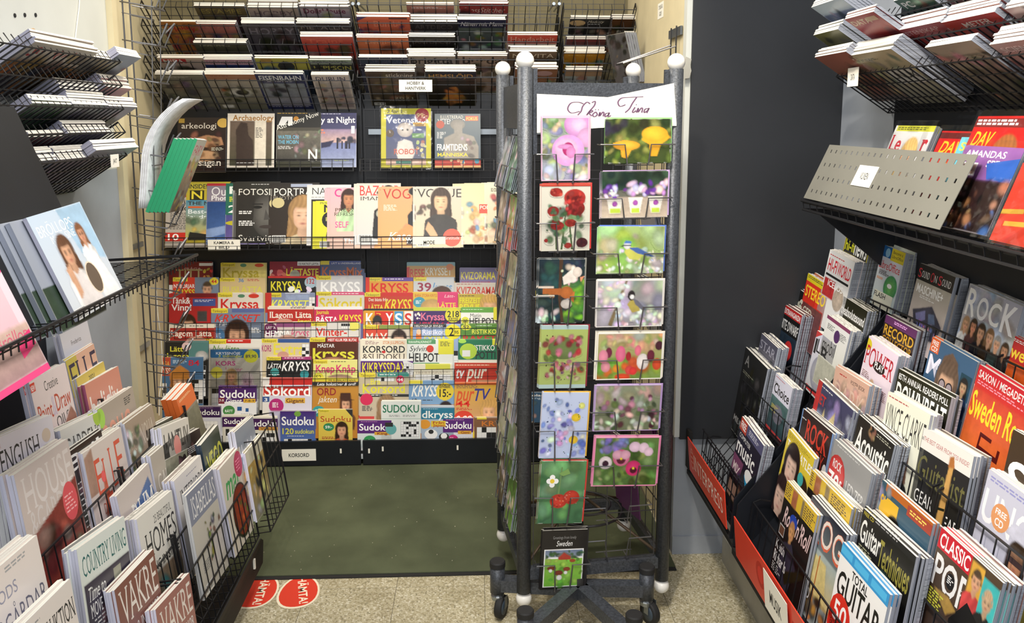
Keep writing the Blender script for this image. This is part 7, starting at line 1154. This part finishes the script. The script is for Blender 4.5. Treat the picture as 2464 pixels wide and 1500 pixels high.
# right face: a few packs that stick out
for i, (z0, nm, c1) in enumerate(((1.12, 'grey card pack jutting right beside the blue tit', 'b8bcc4'), (.90, 'silver card pack jutting right beside the tulips', 'c4c8cc'), (.46, 'purple card pack jutting right beside the crimson pansies', '7a3a78'))):
    P = PO['fr']+vr*.03+vb*.16+vz*z0; R = PRow(P, vb, 12)
    magazine(frame(P, R.r, R.u), .15, .19, .0025, 'b %s|n .3|g 0 0 1 1 16 .14 %s ddd 667' % (c1, c1), nm, 3, c1, name='greeting_card', cat='greeting card', spare='card behind the '+nm, pages='folded_card', step=.006)
    pocket(frame(P, R.r, R.u), .15, .19)
# purple packs seen through the lower grid
for i in range(3):
    P = PO['fr']-vr*.035+vb*(.22+.035*i)+vz*.235; magazine(frame(P, (-vr*.25+vb), (vz+vr*(-.12))), .12, .27, .004, 'b 7a4a78 5a3058|n .2|g 0 0 1 1 12 .14 8a5a88 4a2a4a', ORD[i]+' purple card pack inside the spinner foot', 0, '6a3a68', name='greeting_card', cat='greeting card', pages='folded_card', group='purple packs')
# paper header with handwriting, taped to the front plate
HR2 = PRow(FL-vb*.024+vz*1.0, vr, 0.0)
hp = [HR2.at(*q) for q in ((1292, 226), (1292, 320), (1440, 308), (1628, 303), (1622, 200), (1463, 234))]
o = empty('paper_sign', frame(hp[1], vr, vz), 'white paper header with violet handwriting on the card spinner', 'sign')
mb = MB(); nn = -np.cross(vr, vz)
mb.add([p for p in hp]+[p-np.cross(vr, vz)*.0008 for p in hp], [tuple(range(6)), tuple(range(11, 5, -1))]+[(i, 6+i, 6+(i+1) % 6, (i+1) % 6) for i in range(6)])
wpart(mb, 'paper', 'sign_card', o)
mat('violet_ink', '6a4a68', .6)
def stroke(pts, w0, name='pen_stroke'):
    P = [np.array(p, float) for p in pts]; C = []
    for i in range(len(P)-1):
        p0, p1, p2, p3 = P[max(0, i-1)], P[i], P[i+1], P[min(len(P)-1, i+2)]
        for k in range(6):
            t = k/6; C.append(.5*((2*p1)+(-p0+p2)*t+(2*p0-5*p1+4*p2-p3)*t*t+(-p0+3*p1-3*p2+p3)*t**3))
    C.append(P[-1]); V = []; F = []
    for i, c in enumerate(C):
        a = C[max(0, i-1)]; b = C[min(len(C)-1, i+1)]; d = b-a; d = d/(np.linalg.norm(d)+1e-9); nrm = np.array([-d[1], d[0]])
        wd = w0*(.5+.7*abs(d[1]))
        for s in (-1, 1): q = c+nrm*wd*s; V.append(HR2.at(*q)+np.cross(vr, vz)*.0006)
    for i in range(len(C)-1): F.append((2*i, 2*i+2, 2*i+3, 2*i+1))
    return V, F
mb = MB()
for pts in ([(1395, 268), (1375, 272), (1366, 262), (1374, 248), (1392, 246), (1404, 250)],               # S
            [(1420, 250), (1412, 246), (1402, 256), (1398, 268), (1390, 277)],
            [(1424, 247), (1432, 244), (1430, 254), (1418, 268), (1410, 280)],                              # k
            [(1412, 276), (1422, 266), (1426, 268), (1418, 273), (1424, 279)],
            [(1432, 270), (1426, 276), (1430, 281), (1437, 276), (1434, 270), (1432, 270)],                 # ö
            [(1440, 280), (1444, 270), (1443, 279), (1450, 270), (1453, 272), (1451, 280)],                 # n
            [(1464, 272), (1457, 274), (1456, 281), (1464, 276), (1466, 271), (1463, 281), (1470, 278)],     # a
            [(1505, 252), (1492, 256), (1487, 246), (1496, 236), (1520, 234), (1548, 233)],                  # T
            [(1532, 234), (1522, 248), (1514, 262), (1504, 271)],
            [(1528, 258), (1522, 268), (1524, 271), (1530, 266)],                                           # i
            [(1531, 271), (1536, 260), (1535, 270), (1543, 260), (1546, 262), (1544, 271)],                 # n
            [(1560, 261), (1552, 263), (1550, 271), (1558, 266), (1562, 260), (1556, 272)]):                # g
    V, F = stroke(pts, 1.5); mb.add(V, F)
for q in ((1433, 264), (1440, 264), (1531, 252)):
    P = HR2.at(*q)+np.cross(vr, vz)*.0006; mb.add([P-vr*.0015-vz*.0015, P+vr*.0015-vz*.0015, P+vr*.0015+vz*.0015, P-vr*.0015+vz*.0015], [(0, 1, 2, 3)])
tag(wpart(mb, 'handwriting', 'violet_ink', o), 'violet handwriting')

# ------------------------------------------------------------------ odds and ends near the pier
wr = empty('wire_holder', None, 'small steel wire holder on the alcove side wall by the pier', 'rack', loc=(XA, 3.1, 1.75))
mb = MB()
for y in (2.98, 3.06): mb.tube([(XA-.012, y, 1.55), (XA-.012, y, 1.93)], .003, 5)
wpart(mb, 'rail', 'dark_steel_wire', wr)
wpart(MB().box((XA-.010, 2.93, 1.895), (XA-.002, 3.11, 1.925)), 'mounting_plate', 'zinc', wr)
wpart(MB().tube([(XA-.012, 2.98, 1.86), (XA-.20, 2.97, 1.80), (XA-.21, 3.06, 1.80), (XA-.012, 3.06, 1.87)], .0028, 5), 'wire_arm', 'steel_wire', wr)
c = onY(1652, 165, YP-.022)
tag(MB().add([(c[0]+x, YP-.022-y, c[2]+z) for y in (0, .012) for x, z in ((-.012, -.035), (.008, -.032), (.014, -.008), (.009, .012), (.013, .03), (-.004, .038), (-.014, .01))], [tuple(range(6, -1, -1)), tuple(range(7, 14))]+[(i, (i+1) % 7, 7+(i+1) % 7, 7+i) for i in range(7)]).obj('plaster_lump', 'plinth_grey'), 'torn plaster lump on the dark wall beside the spinner ball', 'plaster')
c = onY(1700, 658, YP-.022)
# ------------------------------------------------------------------ spare copies: the nearest as magazines of their own, the rest of the piles as one object
QUEUE.sort(key=lambda q: q[:2])
room = max(0, 300-KIND[0])
for q in QUEUE[:room]: q[3](empty(*q[2]))
V, F, Cc, Mi_ = [], [], [], []
for _, _, args, _, W, H, T, spc, mean in QUEUE[room:]:
    x = W/2; n = len(V); P = [(-x, 0, -T), (x, 0, -T), (x, H, -T), (-x, H, -T), (-x, 0, 0), (x, 0, 0), (x, H, 0), (-x, H, 0)]
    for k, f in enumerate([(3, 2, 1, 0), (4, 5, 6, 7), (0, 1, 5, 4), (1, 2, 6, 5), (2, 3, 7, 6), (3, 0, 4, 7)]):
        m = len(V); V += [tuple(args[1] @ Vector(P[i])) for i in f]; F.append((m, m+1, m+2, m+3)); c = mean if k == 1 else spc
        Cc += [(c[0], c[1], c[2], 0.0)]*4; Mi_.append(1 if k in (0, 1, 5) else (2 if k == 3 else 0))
me = bpy.data.meshes.new('spare_copies'); me.from_pydata(V, [], F)
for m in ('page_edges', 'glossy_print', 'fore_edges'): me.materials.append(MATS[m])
me.color_attributes.new('ink', 'FLOAT_COLOR', 'POINT').data.foreach_set('color', np.array(Cc, np.float32).ravel()); me.polygons.foreach_set('material_index', Mi_); me.update()
o = bpy.data.objects.new('spare_magazine_copies', me); COL.objects.link(o)
tag(o, 'further magazine copies piled behind the front ones in the racks', 'magazines', kind='stuff')
